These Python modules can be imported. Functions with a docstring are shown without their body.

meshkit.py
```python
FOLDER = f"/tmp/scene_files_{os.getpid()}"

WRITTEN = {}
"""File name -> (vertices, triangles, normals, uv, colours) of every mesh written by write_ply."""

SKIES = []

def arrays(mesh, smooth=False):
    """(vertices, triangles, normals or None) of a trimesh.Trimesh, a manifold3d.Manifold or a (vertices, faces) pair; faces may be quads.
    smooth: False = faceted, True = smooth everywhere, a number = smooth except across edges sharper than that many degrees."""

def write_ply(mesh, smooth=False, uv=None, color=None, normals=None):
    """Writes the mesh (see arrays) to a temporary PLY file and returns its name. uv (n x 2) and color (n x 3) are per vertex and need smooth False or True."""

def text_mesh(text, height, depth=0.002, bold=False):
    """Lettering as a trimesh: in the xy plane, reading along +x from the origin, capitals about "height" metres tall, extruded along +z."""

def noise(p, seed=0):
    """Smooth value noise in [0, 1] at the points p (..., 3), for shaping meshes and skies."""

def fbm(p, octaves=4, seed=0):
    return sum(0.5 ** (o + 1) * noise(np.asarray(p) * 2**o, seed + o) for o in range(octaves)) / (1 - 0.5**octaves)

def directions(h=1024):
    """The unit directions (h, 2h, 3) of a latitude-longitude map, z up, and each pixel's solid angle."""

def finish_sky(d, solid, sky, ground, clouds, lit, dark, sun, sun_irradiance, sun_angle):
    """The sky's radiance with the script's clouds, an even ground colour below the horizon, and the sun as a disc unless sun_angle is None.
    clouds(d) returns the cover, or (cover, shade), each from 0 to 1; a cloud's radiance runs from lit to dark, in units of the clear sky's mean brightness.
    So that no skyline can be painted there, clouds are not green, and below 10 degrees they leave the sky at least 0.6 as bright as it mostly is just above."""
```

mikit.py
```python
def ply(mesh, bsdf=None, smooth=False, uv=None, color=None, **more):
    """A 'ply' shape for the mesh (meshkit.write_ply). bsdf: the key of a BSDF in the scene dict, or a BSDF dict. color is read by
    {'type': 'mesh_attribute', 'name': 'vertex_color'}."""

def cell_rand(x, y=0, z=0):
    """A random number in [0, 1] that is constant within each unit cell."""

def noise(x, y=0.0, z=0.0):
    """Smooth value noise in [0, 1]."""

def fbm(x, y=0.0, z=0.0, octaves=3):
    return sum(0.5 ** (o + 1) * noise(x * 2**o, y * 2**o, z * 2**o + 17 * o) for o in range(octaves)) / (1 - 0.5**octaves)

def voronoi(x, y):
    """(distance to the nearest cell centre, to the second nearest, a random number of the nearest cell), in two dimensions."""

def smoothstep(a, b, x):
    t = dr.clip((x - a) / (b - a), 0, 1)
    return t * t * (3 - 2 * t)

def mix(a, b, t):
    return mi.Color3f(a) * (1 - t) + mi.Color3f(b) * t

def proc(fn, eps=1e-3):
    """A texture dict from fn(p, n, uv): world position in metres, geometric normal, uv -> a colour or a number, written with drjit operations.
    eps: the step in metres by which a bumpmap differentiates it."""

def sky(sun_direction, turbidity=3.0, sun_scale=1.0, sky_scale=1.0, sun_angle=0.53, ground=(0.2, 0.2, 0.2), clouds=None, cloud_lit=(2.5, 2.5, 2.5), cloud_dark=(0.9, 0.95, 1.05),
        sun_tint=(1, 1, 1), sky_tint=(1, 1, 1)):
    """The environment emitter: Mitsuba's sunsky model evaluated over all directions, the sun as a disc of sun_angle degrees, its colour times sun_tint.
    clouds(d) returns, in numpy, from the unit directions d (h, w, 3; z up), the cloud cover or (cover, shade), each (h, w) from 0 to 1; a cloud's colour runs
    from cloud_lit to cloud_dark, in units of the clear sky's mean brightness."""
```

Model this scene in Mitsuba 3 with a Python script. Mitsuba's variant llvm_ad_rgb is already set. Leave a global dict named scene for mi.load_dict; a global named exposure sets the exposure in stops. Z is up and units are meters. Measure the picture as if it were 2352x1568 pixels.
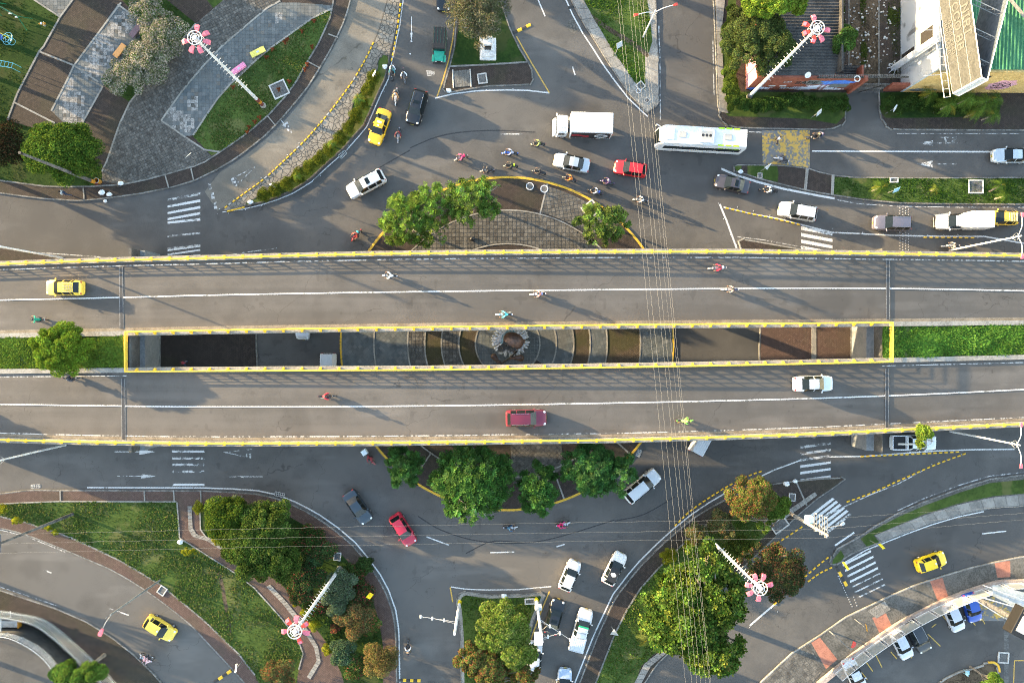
import math, numpy as np, trimesh, drjit as dr, mitsuba as mi, mikit, meshkit
import manifold3d as m3
import shapely
from shapely.geometry import Polygon, LineString, Point, box as sbox
from shapely.ops import unary_union
from shapely import affinity

T = mi.ScalarTransform4f
scene, labels = {'type': 'scene'}, {}
# ---------------------------------------------------------------- camera, sky, exposure
EYE = 83.0                       # a drone hovering straight above the viaduct
FOC, TILT = 1568.0, math.atan2(24, 1568)
FWD = np.array([math.sin(TILT), 0, -math.cos(TILT)])
RGT = np.array([math.cos(TILT), 0, math.sin(TILT)])
scene['camera'] = {'type': 'perspective', 'fov': math.degrees(2 * math.atan(1176 / FOC)), 'near_clip': 1.0, 'far_clip': 3000.0,
                   'to_world': T().look_at(origin=[0, 0, EYE], target=(np.array([0, 0, EYE]) + FWD).tolist(), up=[0, 1, 0])}
SUN_EL = math.radians(9.5)
SUN = np.array([-0.933 * math.cos(SUN_EL), 0.359 * math.cos(SUN_EL), math.sin(SUN_EL)])
scene['sky'] = mikit.sky(SUN.tolist(), turbidity=3.0, sun_tint=(.54, .67, 1.08), sky_tint=(1.15, 1.0, .93))
exposure = 5.42

# ---------------------------------------------------------------- survey: plan drawing units -> metres
def P(x, y, z=0.0):
    """Plan units of the aerial survey (2352 x 1568 sheet) to a point at height z."""
    d = FWD + (x - 1176) / FOC * RGT + np.array([0, -(y - 784) / FOC, 0])
    t = (z - EYE) / d[2]
    return np.array([d[0] * t, d[1] * t, z])
def pp(pts, z=0.0): return np.array([P(x, y, z)[:2] for x, y in pts])
def poly(pts, z=0.0): return Polygon(pp(pts, z)).buffer(0)
def smooth(pts, n=8, closed=False):
    """Catmull-Rom through the points."""
    p = np.array(pts, float)
    if len(p) < 3: return p
    q = np.vstack([2 * p[0] - p[1], p, 2 * p[-1] - p[-2]]) if not closed else np.vstack([p[-1], p, p[:2]])
    out = []
    for i in range(1, len(q) - 2):
        t = np.linspace(0, 1, n, endpoint=False)[:, None]
        a, b, c, d = q[i - 1:i + 3]
        out.append(.5 * (2 * b + (c - a) * t + (2 * a - 5 * b + 4 * c - d) * t**2 + (3 * b - a - 3 * c + d) * t**3))
    return np.vstack(out + ([p[-1:]] if not closed else []))
def curve(pts):
    p = np.array(pts, float)
    from scipy.interpolate import PchipInterpolator
    f = PchipInterpolator(p[:, 0], p[:, 1], extrapolate=False)
    def g(x):
        x = np.asarray(x, float)
        lo, hi = p[0], p[-1]
        sl, sh = (p[1, 1] - p[0, 1]) / (p[1, 0] - p[0, 0]), (p[-1, 1] - p[-2, 1]) / (p[-1, 0] - p[-2, 0])
        return np.where(x < lo[0], lo[1] + (x - lo[0]) * sl, np.where(x > hi[0], hi[1] + (x - hi[0]) * sh, np.nan_to_num(f(np.clip(x, lo[0], hi[0])))))
    return g

# ---------------------------------------------------------------- scene writing helpers
count = {}
def uniq(key):
    n = count.get(key, -1) + 1
    count[key] = n
    return key if n == 0 else f'{key}_{n:03d}'
def put(key, mesh, mat, sm=False, to=None, color=None, uv=None):
    """One mesh under a fresh key."""
    key = uniq(key)
    s = mesh if isinstance(mesh, dict) else mikit.ply(mesh, None, smooth=sm, color=color, uv=uv)
    s = {**s, 'bsdf': {'type': 'ref', 'id': 'm_' + mat}}
    if to is not None: s['to_world'] = to
    scene[key] = s
    return key
def part(root, name, mesh, mat, sm=False, to=None, **k): return put(f'{root}__{name}', mesh, mat, sm, to, **k)
def thing(name, label, cat, group=None):
    key = uniq(name)
    labels[key] = {'label': label, 'category': cat}
    if group: labels[key]['group'] = group
    return key
def solo(name, mesh, mat, label, cat, group=None, sm=False, to=None, **k):
    key = put(name, mesh, mat, sm, to, **k)
    labels[key] = {'label': label, 'category': cat}
    if group: labels[key]['group'] = group
    return key
def struct(name, mesh, mat, sm=False, **k):
    key = put(name, mesh, mat, sm, **k)
    labels[key] = {'kind': 'structure'}
    return key
def stuff(name, mesh, mat, label, cat, **k):
    key = put(name, mesh, mat, **k)
    labels[key] = {'label': label, 'category': cat, 'kind': 'stuff'}
    return key
def stuffpart(root, name, mesh, mat, **k):
    key = part(root, name, mesh, mat, **k)
    labels[key] = {'kind': 'stuff'}
    return key
def cat(ms): return trimesh.util.concatenate([m for m in ms if m is not None and len(m.faces)])

# ---------------------------------------------------------------- mesh helpers
def polys(g):
    if g.is_empty: return []
    return [q for q in getattr(g, 'geoms', [g]) if q.geom_type == 'Polygon' and q.area > 1e-4]
def sheet(g, z):
    out = []
    for q in polys(g):
        v, f = trimesh.creation.triangulate_polygon(q, engine='earcut')
        m = trimesh.Trimesh(np.c_[v, np.full(len(v), z)], f, process=False)
        if len(m.faces) and m.face_normals[:, 2].sum() < 0: m.invert()
        out.append(m)
    return cat(out)
def prism(g, z0, z1):
    out = []
    for q in polys(g):
        m = trimesh.creation.extrude_polygon(q, z1 - z0, engine='earcut'); m.apply_translation([0, 0, z0]); out.append(m)
    return cat(out)
def box(x0, x1, y0, y1, z0, z1):
    m = trimesh.creation.box([x1 - x0, y1 - y0, z1 - z0]); m.apply_translation([(x0 + x1) / 2, (y0 + y1) / 2, (z0 + z1) / 2]); return m
def bevel(x0, x1, y0, y1, z0, z1, b=.03):
    """Box with chamfered edges."""
    p = [[x, y, z] for x in (x0, x1) for y in (y0, y1) for z in (z0, z1)]
    c = np.array([(x0 + x1) / 2, (y0 + y1) / 2, (z0 + z1) / 2]); q = []
    for v in np.array(p):
        s = np.sign(v - c)
        for k in range(3):
            o = v.copy(); o -= s * b; o[k] += s[k] * b; q.append(o)
    return trimesh.convex.convex_hull(np.array(q))
def tube(pts, r, n=6, cap=True):
    p = np.asarray(pts, float); r = np.broadcast_to(np.asarray(r, float), (len(p),))
    t = np.gradient(p, axis=0); t /= np.linalg.norm(t, axis=1, keepdims=True) + 1e-12
    ref = np.array([0, 0, 1.]) if abs(t[:, 2]).mean() < .9 else np.array([1., 0, 0])
    a = np.cross(t, ref); a /= np.linalg.norm(a, axis=1, keepdims=True) + 1e-12
    b = np.cross(t, a); ang = np.arange(n) * 2 * np.pi / n
    v = p[:, None] + r[:, None, None] * (np.cos(ang)[None, :, None] * a[:, None] + np.sin(ang)[None, :, None] * b[:, None])
    f = []
    m = len(p)
    i, j = np.meshgrid(np.arange(m - 1), np.arange(n), indexing='ij')
    q = np.stack([i * n + j, i * n + (j + 1) % n, (i + 1) * n + (j + 1) % n, (i + 1) * n + j], -1).reshape(-1, 4)
    f = np.vstack([q[:, [0, 1, 2]], q[:, [0, 2, 3]]])
    v = v.reshape(-1, 3)
    if cap:
        v = np.vstack([v, p[0], p[-1]]); k = np.arange(n)
        f = np.vstack([f, np.c_[(k + 1) % n, k, np.full(n, m * n)], np.c_[(m - 1) * n + k, (m - 1) * n + (k + 1) % n, np.full(n, m * n + 1)]])
    mm = trimesh.Trimesh(v, f, process=False); mm.invert() if mm.volume < 0 else None
    return mm
def grid(a):
    """Quad grid (n, m, 3) -> mesh."""
    n, m = a.shape[:2]
    i, j = np.meshgrid(np.arange(n - 1), np.arange(m - 1), indexing='ij')
    q = np.stack([i * m + j, (i + 1) * m + j, (i + 1) * m + j + 1, i * m + j + 1], -1).reshape(-1, 4)
    return trimesh.Trimesh(a.reshape(-1, 3), np.vstack([q[:, [0, 1, 2]], q[:, [0, 2, 3]]]), process=False)
def lathe(prof, n=16):
    ang = np.linspace(0, 2 * np.pi, n + 1)
    a = np.array([[[r * math.cos(t), r * math.sin(t), z] for r, z in prof] for t in ang])
    m = grid(a); m.merge_vertices()
    m.invert() if m.volume < 0 else None
    return m
def ball(c, r, sub=2):
    m = trimesh.creation.icosphere(sub, 1.0); m.apply_scale(r) if np.isscalar(r) else m.apply_transform(np.diag([*r, 1.0])); m.apply_translation(c); return m
def ribbon(line, w, z, dash=None):
    """A flat painted band along a world polyline (n,2)."""
    ls = LineString(line)
    if dash is None: return sheet(ls.buffer(w / 2, cap_style=2, join_style=2), z)
    out, s = [], 0.0
    while s < ls.length:
        out.append(shapely.ops.substring(ls, s, min(s + dash[0], ls.length)).buffer(w / 2, cap_style=2)); s += dash[0] + dash[1]
    return sheet(unary_union(out), z)
def hull(pts_r, seg=10):
    return m3.Manifold.batch_hull([m3.Manifold.sphere(r, seg).translate(list(map(float, p))) for p, r in pts_r])
def bones(chains, seg=10, length=.04, it=4):
    """Chains of (point, radius) joined into one smooth surface."""
    ms = []
    for ch in chains:
        for a, b in zip(ch[:-1], ch[1:]): ms.append(hull([a, b], seg))
    m = m3.Manifold.batch_boolean(ms, m3.OpType.Add).refine_to_length(length)
    t = m.to_mesh(); tm = trimesh.Trimesh(t.vert_properties[:, :3], t.tri_verts)
    trimesh.smoothing.filter_taubin(tm, iterations=it)
    return tm
def place(x, y, z, rot=0.0, s=1.0): return T().translate([float(x), float(y), float(z)]).rotate([0, 0, 1], float(rot)).scale(float(s))

# ---------------------------------------------------------------- materials
def rgb(c): return {'type': 'rgb', 'value': [float(v) for v in c]}
def mat(name, c, rough=.7, metal=0.0, coat=0.0, spec=.5, two=True, bump=None):
    tex = c if isinstance(c, dict) else rgb(c)
    b = {'type': 'principled', 'base_color': tex, 'roughness': rough, 'metallic': metal, 'specular': spec}
    if coat: b['clearcoat'] = coat; b['clearcoat_gloss'] = .95
    if bump is not None: b = {'type': 'bumpmap', 'nested_texture': bump[0], 'scale': bump[1], 'nested_bsdf': b}
    scene['m_' + name] = {'type': 'twosided', 'bsdf': b} if two else b
    return name
def diff(name, c):
    scene['m_' + name] = {'type': 'twosided', 'bsdf': {'type': 'diffuse', 'reflectance': c if isinstance(c, dict) else rgb(c)}}
    return name
nz, fb, vor, cr, ss, mx = mikit.noise, mikit.fbm, mikit.voronoi, mikit.cell_rand, mikit.smoothstep, mikit.mix
def asphalt_fn(lo, hi, streak=0.0):
    def f(p, n, uv):
        big = fb(p.x * .09, p.y * .09, 3.0, 3); mid = fb(p.x * .7, p.y * .7, 7.0, 3); fine = nz(p.x * 14, p.y * 14, 1.0)
        t = .55 * big + .3 * mid + .15 * fine + .5 * (fb(p.x * .035 + 7, p.y * .035, 11.0, 2) - .5)
        if streak: t = t + streak * (fb(p.x * .05, p.y * 1.3, 5.0, 3) - .5)
        c = mx(lo, hi, ss(.25, .75, t))
        spots = ss(.80, .86, nz(p.x * 1.9, p.y * 1.9, 9.0)) * ss(.55, .7, nz(p.x * .4, p.y * .4, 2.0))
        d1, d2, r = vor(p.x * .16 + .6 * mid, p.y * .16 + .6 * mid)
        crack = (1 - ss(.0, .012, d2 - d1)) * ss(.5, .62, nz(p.x * .11, p.y * .11, 21.0))
        oil = ss(.60, .78, fb(p.x * .22 + 40, p.y * .22, 14.0, 4)); pale = ss(.62, .8, fb(p.x * .13 + 9, p.y * .5 + 3, 25.0, 4))
        return c * (1 - .15 * spots) * (1 - .4 * crack) * (1 - .16 * oil) * (1 + .22 * pale)
    return mikit.proc(f)
def rough_fn(scale, lo, hi, grain=8.0):
    def f(p, n, uv):
        t = .6 * fb(p.x * scale, p.y * scale, p.z * scale, 4) + .4 * nz(p.x * grain, p.y * grain, p.z * grain)
        return mx(lo, hi, ss(.25, .75, t))
    return mikit.proc(f)
def herring_fn(lo, hi, joint, moss, mossy):
    def f(p, n, uv):
        a = .7071
        u, v = (p.x * a + p.y * a) * 5.0, (p.y * a - p.x * a) * 5.0
        i, j = dr.floor(u), dr.floor(v)
        k = i - j; m = k - 4 * dr.floor(k / 4)
        horiz = m < 2
        u0 = dr.select(m < .5, i, dr.select(m < 1.5, i - 1, i)); v0 = dr.select(m < 1.5, j, dr.select(m < 2.5, j, j))
        v0 = dr.select((m > 1.5) & (m < 2.5), j - 1, v0)
        w, h = dr.select(horiz, 2.0, 1.0), dr.select(horiz, 1.0, 2.0)
        du, dv = u - u0, v - v0
        e = dr.minimum(dr.minimum(du, w - du), dr.minimum(dv, h - dv))
        r = cr(u0, v0, 4)
        c = mx(lo, hi, .65 * r + .35 * fb(p.x * .6, p.y * .6, 1.0, 3))
        c = mx(joint, c, ss(.02, .14, e))
        return mx(c, moss, mossy * ss(.45, .7, fb(p.x * .35, p.y * .35, 12.0, 4)))
    return mikit.proc(f)
def grass_fn(a, b, c):
    def f(p, n, uv):
        t = fb(p.x * .25, p.y * .25, 2.0, 3); u = fb(p.x * 2.2, p.y * 2.2, 5.0, 3); w = nz(p.x * 9, p.y * 9, 3.0)
        col = mx(a, b, ss(.3, .7, .5 * t + .3 * u + .2 * w))
        return mx(col, c, .7 * ss(.56, .72, fb(p.x * .5 + 31, p.y * .5, 8.0, 4)))
    return mikit.proc(f)
def slate_fn(base, var, warm):
    def f(p, n, uv):
        i, j = dr.floor(p.x * .5), dr.floor(p.y * .5)
        t = fb(p.x * 1.6, p.y * 1.6, p.z, 4)
        c = mx(base, var, ss(.3, .7, t))
        return mx(c, warm, .35 * ss(.55, .75, fb(p.x * .3 + 9, p.y * .3, 4.0, 3)))
    return mikit.proc(f)
mat('asphalt', asphalt_fn((.069, .067, .065), (.106, .101, .095)), .85, spec=.35)
mat('asphalt_deck', asphalt_fn((.078, .073, .068), (.108, .100, .093), .5), .85, spec=.35)
mat('asphalt_dust', asphalt_fn((.13, .118, .10), (.21, .19, .16)), .9, spec=.2)
mat('concrete', rough_fn(.8, (.17, .165, .15), (.30, .29, .265)), .85, spec=.25)
mat('concrete_dark', rough_fn(.8, (.06, .06, .055), (.13, .125, .115)), .85, spec=.25)
mat('kerb', rough_fn(1.2, (.09, .09, .085), (.24, .235, .22)), .85, spec=.25)
mat('brick', herring_fn((.030, .024, .021), (.066, .050, .042), (.022, .02, .018), (.04, .045, .022), .25), .85, spec=.25)
mat('brick_red', herring_fn((.075, .048, .040), (.13, .085, .07), (.05, .04, .035), (.05, .055, .03), .2), .85, spec=.25)
mat('brick_moss', herring_fn((.055, .041, .030), (.105, .080, .056), (.03, .026, .02), (.045, .048, .018), .6), .9, spec=.2)
mat('lawn', grass_fn((.032, .056, .014), (.064, .10, .024), (.11, .115, .045)), .95, spec=.1)
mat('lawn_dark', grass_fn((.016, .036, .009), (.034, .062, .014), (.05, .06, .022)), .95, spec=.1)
mat('soil', rough_fn(.9, (.035, .028, .02), (.11, .085, .06)), .95, spec=.1)
for k, (b, v) in enumerate([((.088, .101, .105), (.118, .131, .134)), ((.074, .087, .094), (.104, .118, .123)), ((.11, .12, .124), (.148, .158, .16)), ((.10, .098, .09), (.135, .13, .12))]):
    mat(f'slate_{k}', slate_fn(b, v, (.11, .10, .085)), .8, spec=.3)
mat('tile_white', rough_fn(3.0, (.10, .097, .092), (.36, .35, .335), 14), .85, spec=.25)
for k, c in enumerate([(.085, .082, .075), (.115, .11, .10), (.07, .066, .06)]):
    mat(f'paver_{k}', rough_fn(2.0, tuple(v * .7 for v in c), tuple(v * 1.4 for v in c), 12), .9, spec=.2)
def worn_fn(c, under, amount):
    def f(p, n, uv):
        t = .5 * fb(p.x * .9, p.y * .9, 3.0, 4) + .5 * fb(p.x * 5, p.y * 5, 6.0, 3)
        return mx(c, under, ss(amount - .08, amount + .08, t))
    return mikit.proc(f)
mat('paint_white', worn_fn((.54, .54, .53), (.2, .2, .19), .66), .7)
mat('paint_worn', worn_fn((.46, .46, .45), (.095, .093, .09), .50), .75)
mat('paint_yellow', worn_fn((.55, .33, .06), (.25, .18, .07), .64), .7)
mat('paint_zone', worn_fn((.48, .30, .06), (.15, .15, .15), .47), .75)
# ---------------------------------------------------------------- ground, road sheet, raised islands
rng = np.random.default_rng(7)
ZP = 0.14                                        # top of kerbs and pavements
struct('ground', cat([box(-1000, -110, -1000, 1000, -1, -.05), box(110, 1000, -1000, 1000, -1, -.05), box(-110, 110, 80, 1000, -1, -.05), box(-110, 110, -1000, -80, -1, -.05)]), 'soil')
trench = poly(smooth([(-60, 1404), (0, 1408), (60, 1414), (110, 1440), (160, 1495), (215, 1568), (330, 1700)]).tolist() +
              smooth([(190, 1700), (150, 1568), (130, 1520), (90, 1482), (40, 1458), (0, 1452), (-60, 1450)]).tolist())
road_poly = sbox(-110, -80, 110, 80).difference(trench)
struct('road', sheet(road_poly, 0.0), 'asphalt')
struct('ramp', cat([sheet(trench.buffer(.2), -2.6), prism(trench.buffer(.25).difference(trench), -2.6, .02)]), 'concrete_dark')

def kerb_ring(g, w=.16, z0=-.02, z1=ZP + .012, stone=1.0, gap=.03):
    out = []
    for q in polys(g):
        ls = LineString(q.exterior.coords); s = 0.0
        keep = sbox(-78, -56, 78, 56)
        while s < ls.length:
            a, b = ls.interpolate(s), ls.interpolate(min(s + stone - gap, ls.length)); s += stone
            if not keep.contains(a): continue
            pa, pb = np.array(a.coords[0]), np.array(b.coords[0]); d = pb - pa; L = np.linalg.norm(d)
            if L < .05: continue
            d /= L; nrm = np.array([-d[1], d[0]])
            if not q.contains(Point(*(pa + pb) / 2 + nrm * .08)): nrm = -nrm
            e = rng.uniform(-.006, .006)
            v = [pa, pb, pb + nrm * w, pa + nrm * w]; bb = .02
            vt = [pa + nrm * bb, pb + nrm * bb, pb + nrm * (w - bb), pa + nrm * (w - bb)]
            V = np.array([[*x, z0] for x in v] + [[*x, z1 - .02 + e] for x in v] + [[*x, z1 + e] for x in vt])
            F = [[0, 1, 5], [0, 5, 4], [1, 2, 6], [1, 6, 5], [2, 3, 7], [2, 7, 6], [3, 0, 4], [3, 4, 7], [4, 5, 9], [4, 9, 8], [5, 6, 10], [5, 10, 9], [6, 7, 11], [6, 11, 10], [7, 4, 8], [7, 8, 11], [8, 9, 10], [8, 10, 11]]
            out.append(trimesh.Trimesh(V, F, process=False))
    return cat(out)
def island(name, g, mat_top, kerb_mat='kerb', kerb=True):
    k = struct(name, prism(g.buffer(-.08), -.05, ZP), mat_top)
    if kerb: stuffpart(k, 'kerb', kerb_ring(g), kerb_mat)
    return k
layer = {}
def lay(name, g, m, holder, dz=1):
    """A flush sheet dz * 4 mm above the island top, inside it."""
    return struct(name, sheet(g.intersection(holder), ZP + .004 * dz), m)
BIG = sbox(-105, -78, 105, 78)

# A: park block, top left
A_out = [(830, -150), (815, -60), (807, 0), (799, 30), (789, 58), (771, 96), (755, 126), (731, 166), (707, 204), (681, 236), (645, 278), (612, 312), (571, 345), (541, 367), (501, 391), (471, 405), (447, 417), (393, 433), (320, 447), (240, 458), (180, 463), (100, 458), (50, 452), (0, 445), (-150, 425)]
A = poly(A_out + [(-700, 400), (-700, -500), (830, -500)]).intersection(BIG)
A_in = [(772, -60), (767, 0), (763, 22), (759, 42), (745, 74), (731, 104), (715, 130), (699, 156), (683, 186), (657, 222), (621, 262), (583, 296), (559, 314), (507, 350), (471, 373), (447, 383), (340, 413), (280, 425), (210, 429), (140, 430), (100, 428), (0, 415), (-150, 395)]
A_park = poly(A_in + [(-700, 380), (-700, -500), (772, -500)]).intersection(BIG)
pave_A = island('pavement', A, 'brick')
lay('brick_path', A_park, 'brick', A, 1)
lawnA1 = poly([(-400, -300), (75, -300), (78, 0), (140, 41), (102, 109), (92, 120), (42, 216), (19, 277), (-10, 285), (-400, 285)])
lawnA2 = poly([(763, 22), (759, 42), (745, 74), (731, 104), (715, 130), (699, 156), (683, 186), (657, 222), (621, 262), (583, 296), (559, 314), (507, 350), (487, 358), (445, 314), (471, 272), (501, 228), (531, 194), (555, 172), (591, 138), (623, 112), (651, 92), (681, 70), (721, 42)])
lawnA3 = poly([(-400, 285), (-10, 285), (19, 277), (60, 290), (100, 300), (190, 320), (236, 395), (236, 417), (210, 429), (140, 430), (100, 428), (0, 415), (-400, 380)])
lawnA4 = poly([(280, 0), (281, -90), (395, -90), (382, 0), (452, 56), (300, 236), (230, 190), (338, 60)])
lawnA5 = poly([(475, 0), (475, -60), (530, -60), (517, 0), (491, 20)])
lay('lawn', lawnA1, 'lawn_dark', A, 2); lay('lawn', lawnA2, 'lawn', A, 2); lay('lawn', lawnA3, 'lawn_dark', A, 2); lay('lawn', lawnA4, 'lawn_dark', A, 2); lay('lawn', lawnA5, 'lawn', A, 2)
slateA1 = poly([(78, 0), (40, -60), (210, -60), (170, 0), (140, 40)])
slateA2 = poly([(272, 12), (338, 60), (300, 130), (238, 200), (184, 296), (150, 285), (120, 256), (156, 186), (172, 152)])
slateA5 = poly([(645, 8), (681, 8), (761, 14), (763, 22), (721, 42), (681, 70), (651, 92), (623, 112), (591, 138), (555, 172), (531, 194), (501, 228), (471, 272), (445, 312), (424, 314), (372, 278), (420, 210), (471, 150), (511, 108), (551, 74), (615, 20)])
gridA4 = poly([(517, 0), (530, -70), (660, -70), (645, 4), (615, 20), (551, 74), (511, 108), (471, 150), (420, 210), (372, 278), (424, 314), (471, 345), (487, 360), (447, 383), (340, 413), (280, 425), (236, 417), (236, 395), (248, 369), (276, 287), (300, 236), (396, 120), (451, 56)])
def tile_field(name, g, ang, size, gap, mats, limit, piece, base, z=ZP, th=.02, holes=None, hole_mat=None, jitter=.004, stag=0.0, minfrac=.25):
    """A bed with real paving pieces laid on it: up to `limit` of them parts of their own, the others one mesh."""
    root = struct(name, sheet(g, z + .008), base)
    gr = affinity.rotate(g, -ang, origin=(0, 0)); x0, y0, x1, y1 = gr.bounds
    pieces = []
    sx, sy = size if isinstance(size, tuple) else (size, size)
    for j in range(int((y1 - y0) / sy) + 1):
        for i in range(-1, int((x1 - x0) / sx) + 1):
            c = sbox(x0 + (i + stag * (j % 2)) * sx + gap / 2, y0 + j * sy + gap / 2, x0 + (i + 1 + stag * (j % 2)) * sx - gap / 2, y0 + (j + 1) * sy - gap / 2)
            if not gr.intersects(c): continue
            q = c if gr.contains(c) else gr.intersection(c)
            if q.area < minfrac * sx * sy: continue
            pieces.append(affinity.rotate(q, ang, origin=(0, 0)))
    rest = {}
    for n, q in enumerate(pieces):
        c = q.centroid; m = mats[int(rng.choice(len(mats), p=[.5, .3, .15, .05][:len(mats)] / np.sum([.5, .3, .15, .05][:len(mats)])))]
        if holes is not None and any(h.contains(c) for h in holes):
            if rng.random() < .12: continue
            if rng.random() < .8: m = hole_mat
        mesh = prism(q, z + .004, z + th + rng.uniform(0, jitter))
        if n < limit: part(root, piece, mesh, m)
        else: rest.setdefault(m, []).append(mesh)
    for m, ms in rest.items(): stuffpart(root, piece + 's', cat(ms), m)
    return root
SL = ['slate_0', 'slate_1', 'slate_2', 'slate_3']
def blob(x, y, rx, ry, rot=0): return affinity.rotate(affinity.scale(Point(*P(x, y)[:2]).buffer(1), rx * .0529, ry * .0529), rot)
holes2 = [blob(282, 58, 22, 30, -40), blob(262, 75, 22, 20), blob(240, 110, 32, 22, -50), blob(226, 140, 26, 22), blob(212, 165, 20, 18), blob(160, 195, 14, 14), blob(165, 235, 30, 28), blob(170, 268, 26, 20)]
holes5 = [blob(400, 265, 22, 16), blob(430, 285, 22, 18), blob(445, 240, 14, 18), blob(410, 290, 18, 12), blob(644, 42, 12, 12)]
tile_field('slate_paving', slateA5.intersection(A), 0, .44, .025, SL, 290, 'tile', 'concrete_dark', holes=holes5, hole_mat='tile_white')
tile_field('slate_paving', slateA2.intersection(A), 0, .44, .025, SL, 290, 'tile', 'concrete_dark', holes=holes2, hole_mat='tile_white')
tile_field('slate_paving', slateA1.intersection(sbox(-75, -56, 75, 56)), 0, .44, .025, SL, 0, 'tile', 'concrete_dark')
GP = ['paver_0', 'paver_1', 'paver_2']
tile_field('block_paving', gridA4.intersection(sbox(-75, -56, 75, 56)), 26, .36, .05, GP, 0, 'block', 'concrete_dark', th=.035, jitter=.02)
def edging(root, lines, w=.2, m='concrete'):
    for l in lines: part(root, 'edging', prism(LineString(pp(l)).buffer(w / 2, cap_style=2), ZP, ZP + .05), m)
edging(pave_A, [[(140, 41), (102, 109), (92, 120), (42, 216), (19, 277)], [(92, 120), (172, 152)], [(172, 152), (228, 190)], [(280, 8), (172, 152), (156, 186), (120, 256)], [(34, 236), (128, 284)], [(338, 60), (272, 12)],
  [(238, 200), (184, 296)], [(451, 56), (396, 120), (300, 236), (276, 287), (248, 369), (236, 395)], [(645, 4), (615, 20), (551, 74), (511, 108), (471, 150), (420, 210), (372, 278)], [(372, 278), (424, 314), (471, 345), (507, 350)],
  [(763, 22), (721, 42), (681, 70), (651, 92), (623, 112), (591, 138), (555, 172), (531, 194), (501, 228), (471, 272), (445, 312)], [(78, 0), (140, 41), (170, 0)]] )
edging(pave_A, [A_in], .18, 'kerb')
for a, b in [((193, 432), (195, 458)), ((381, 404), (389, 432)), ((440, 388), (446, 414)), ((616, 268), (634, 290)), ((706, 142), (736, 158)), ((755, 80), (777, 88))]:
    edging(pave_A, [[a, b]], .14)

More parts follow.
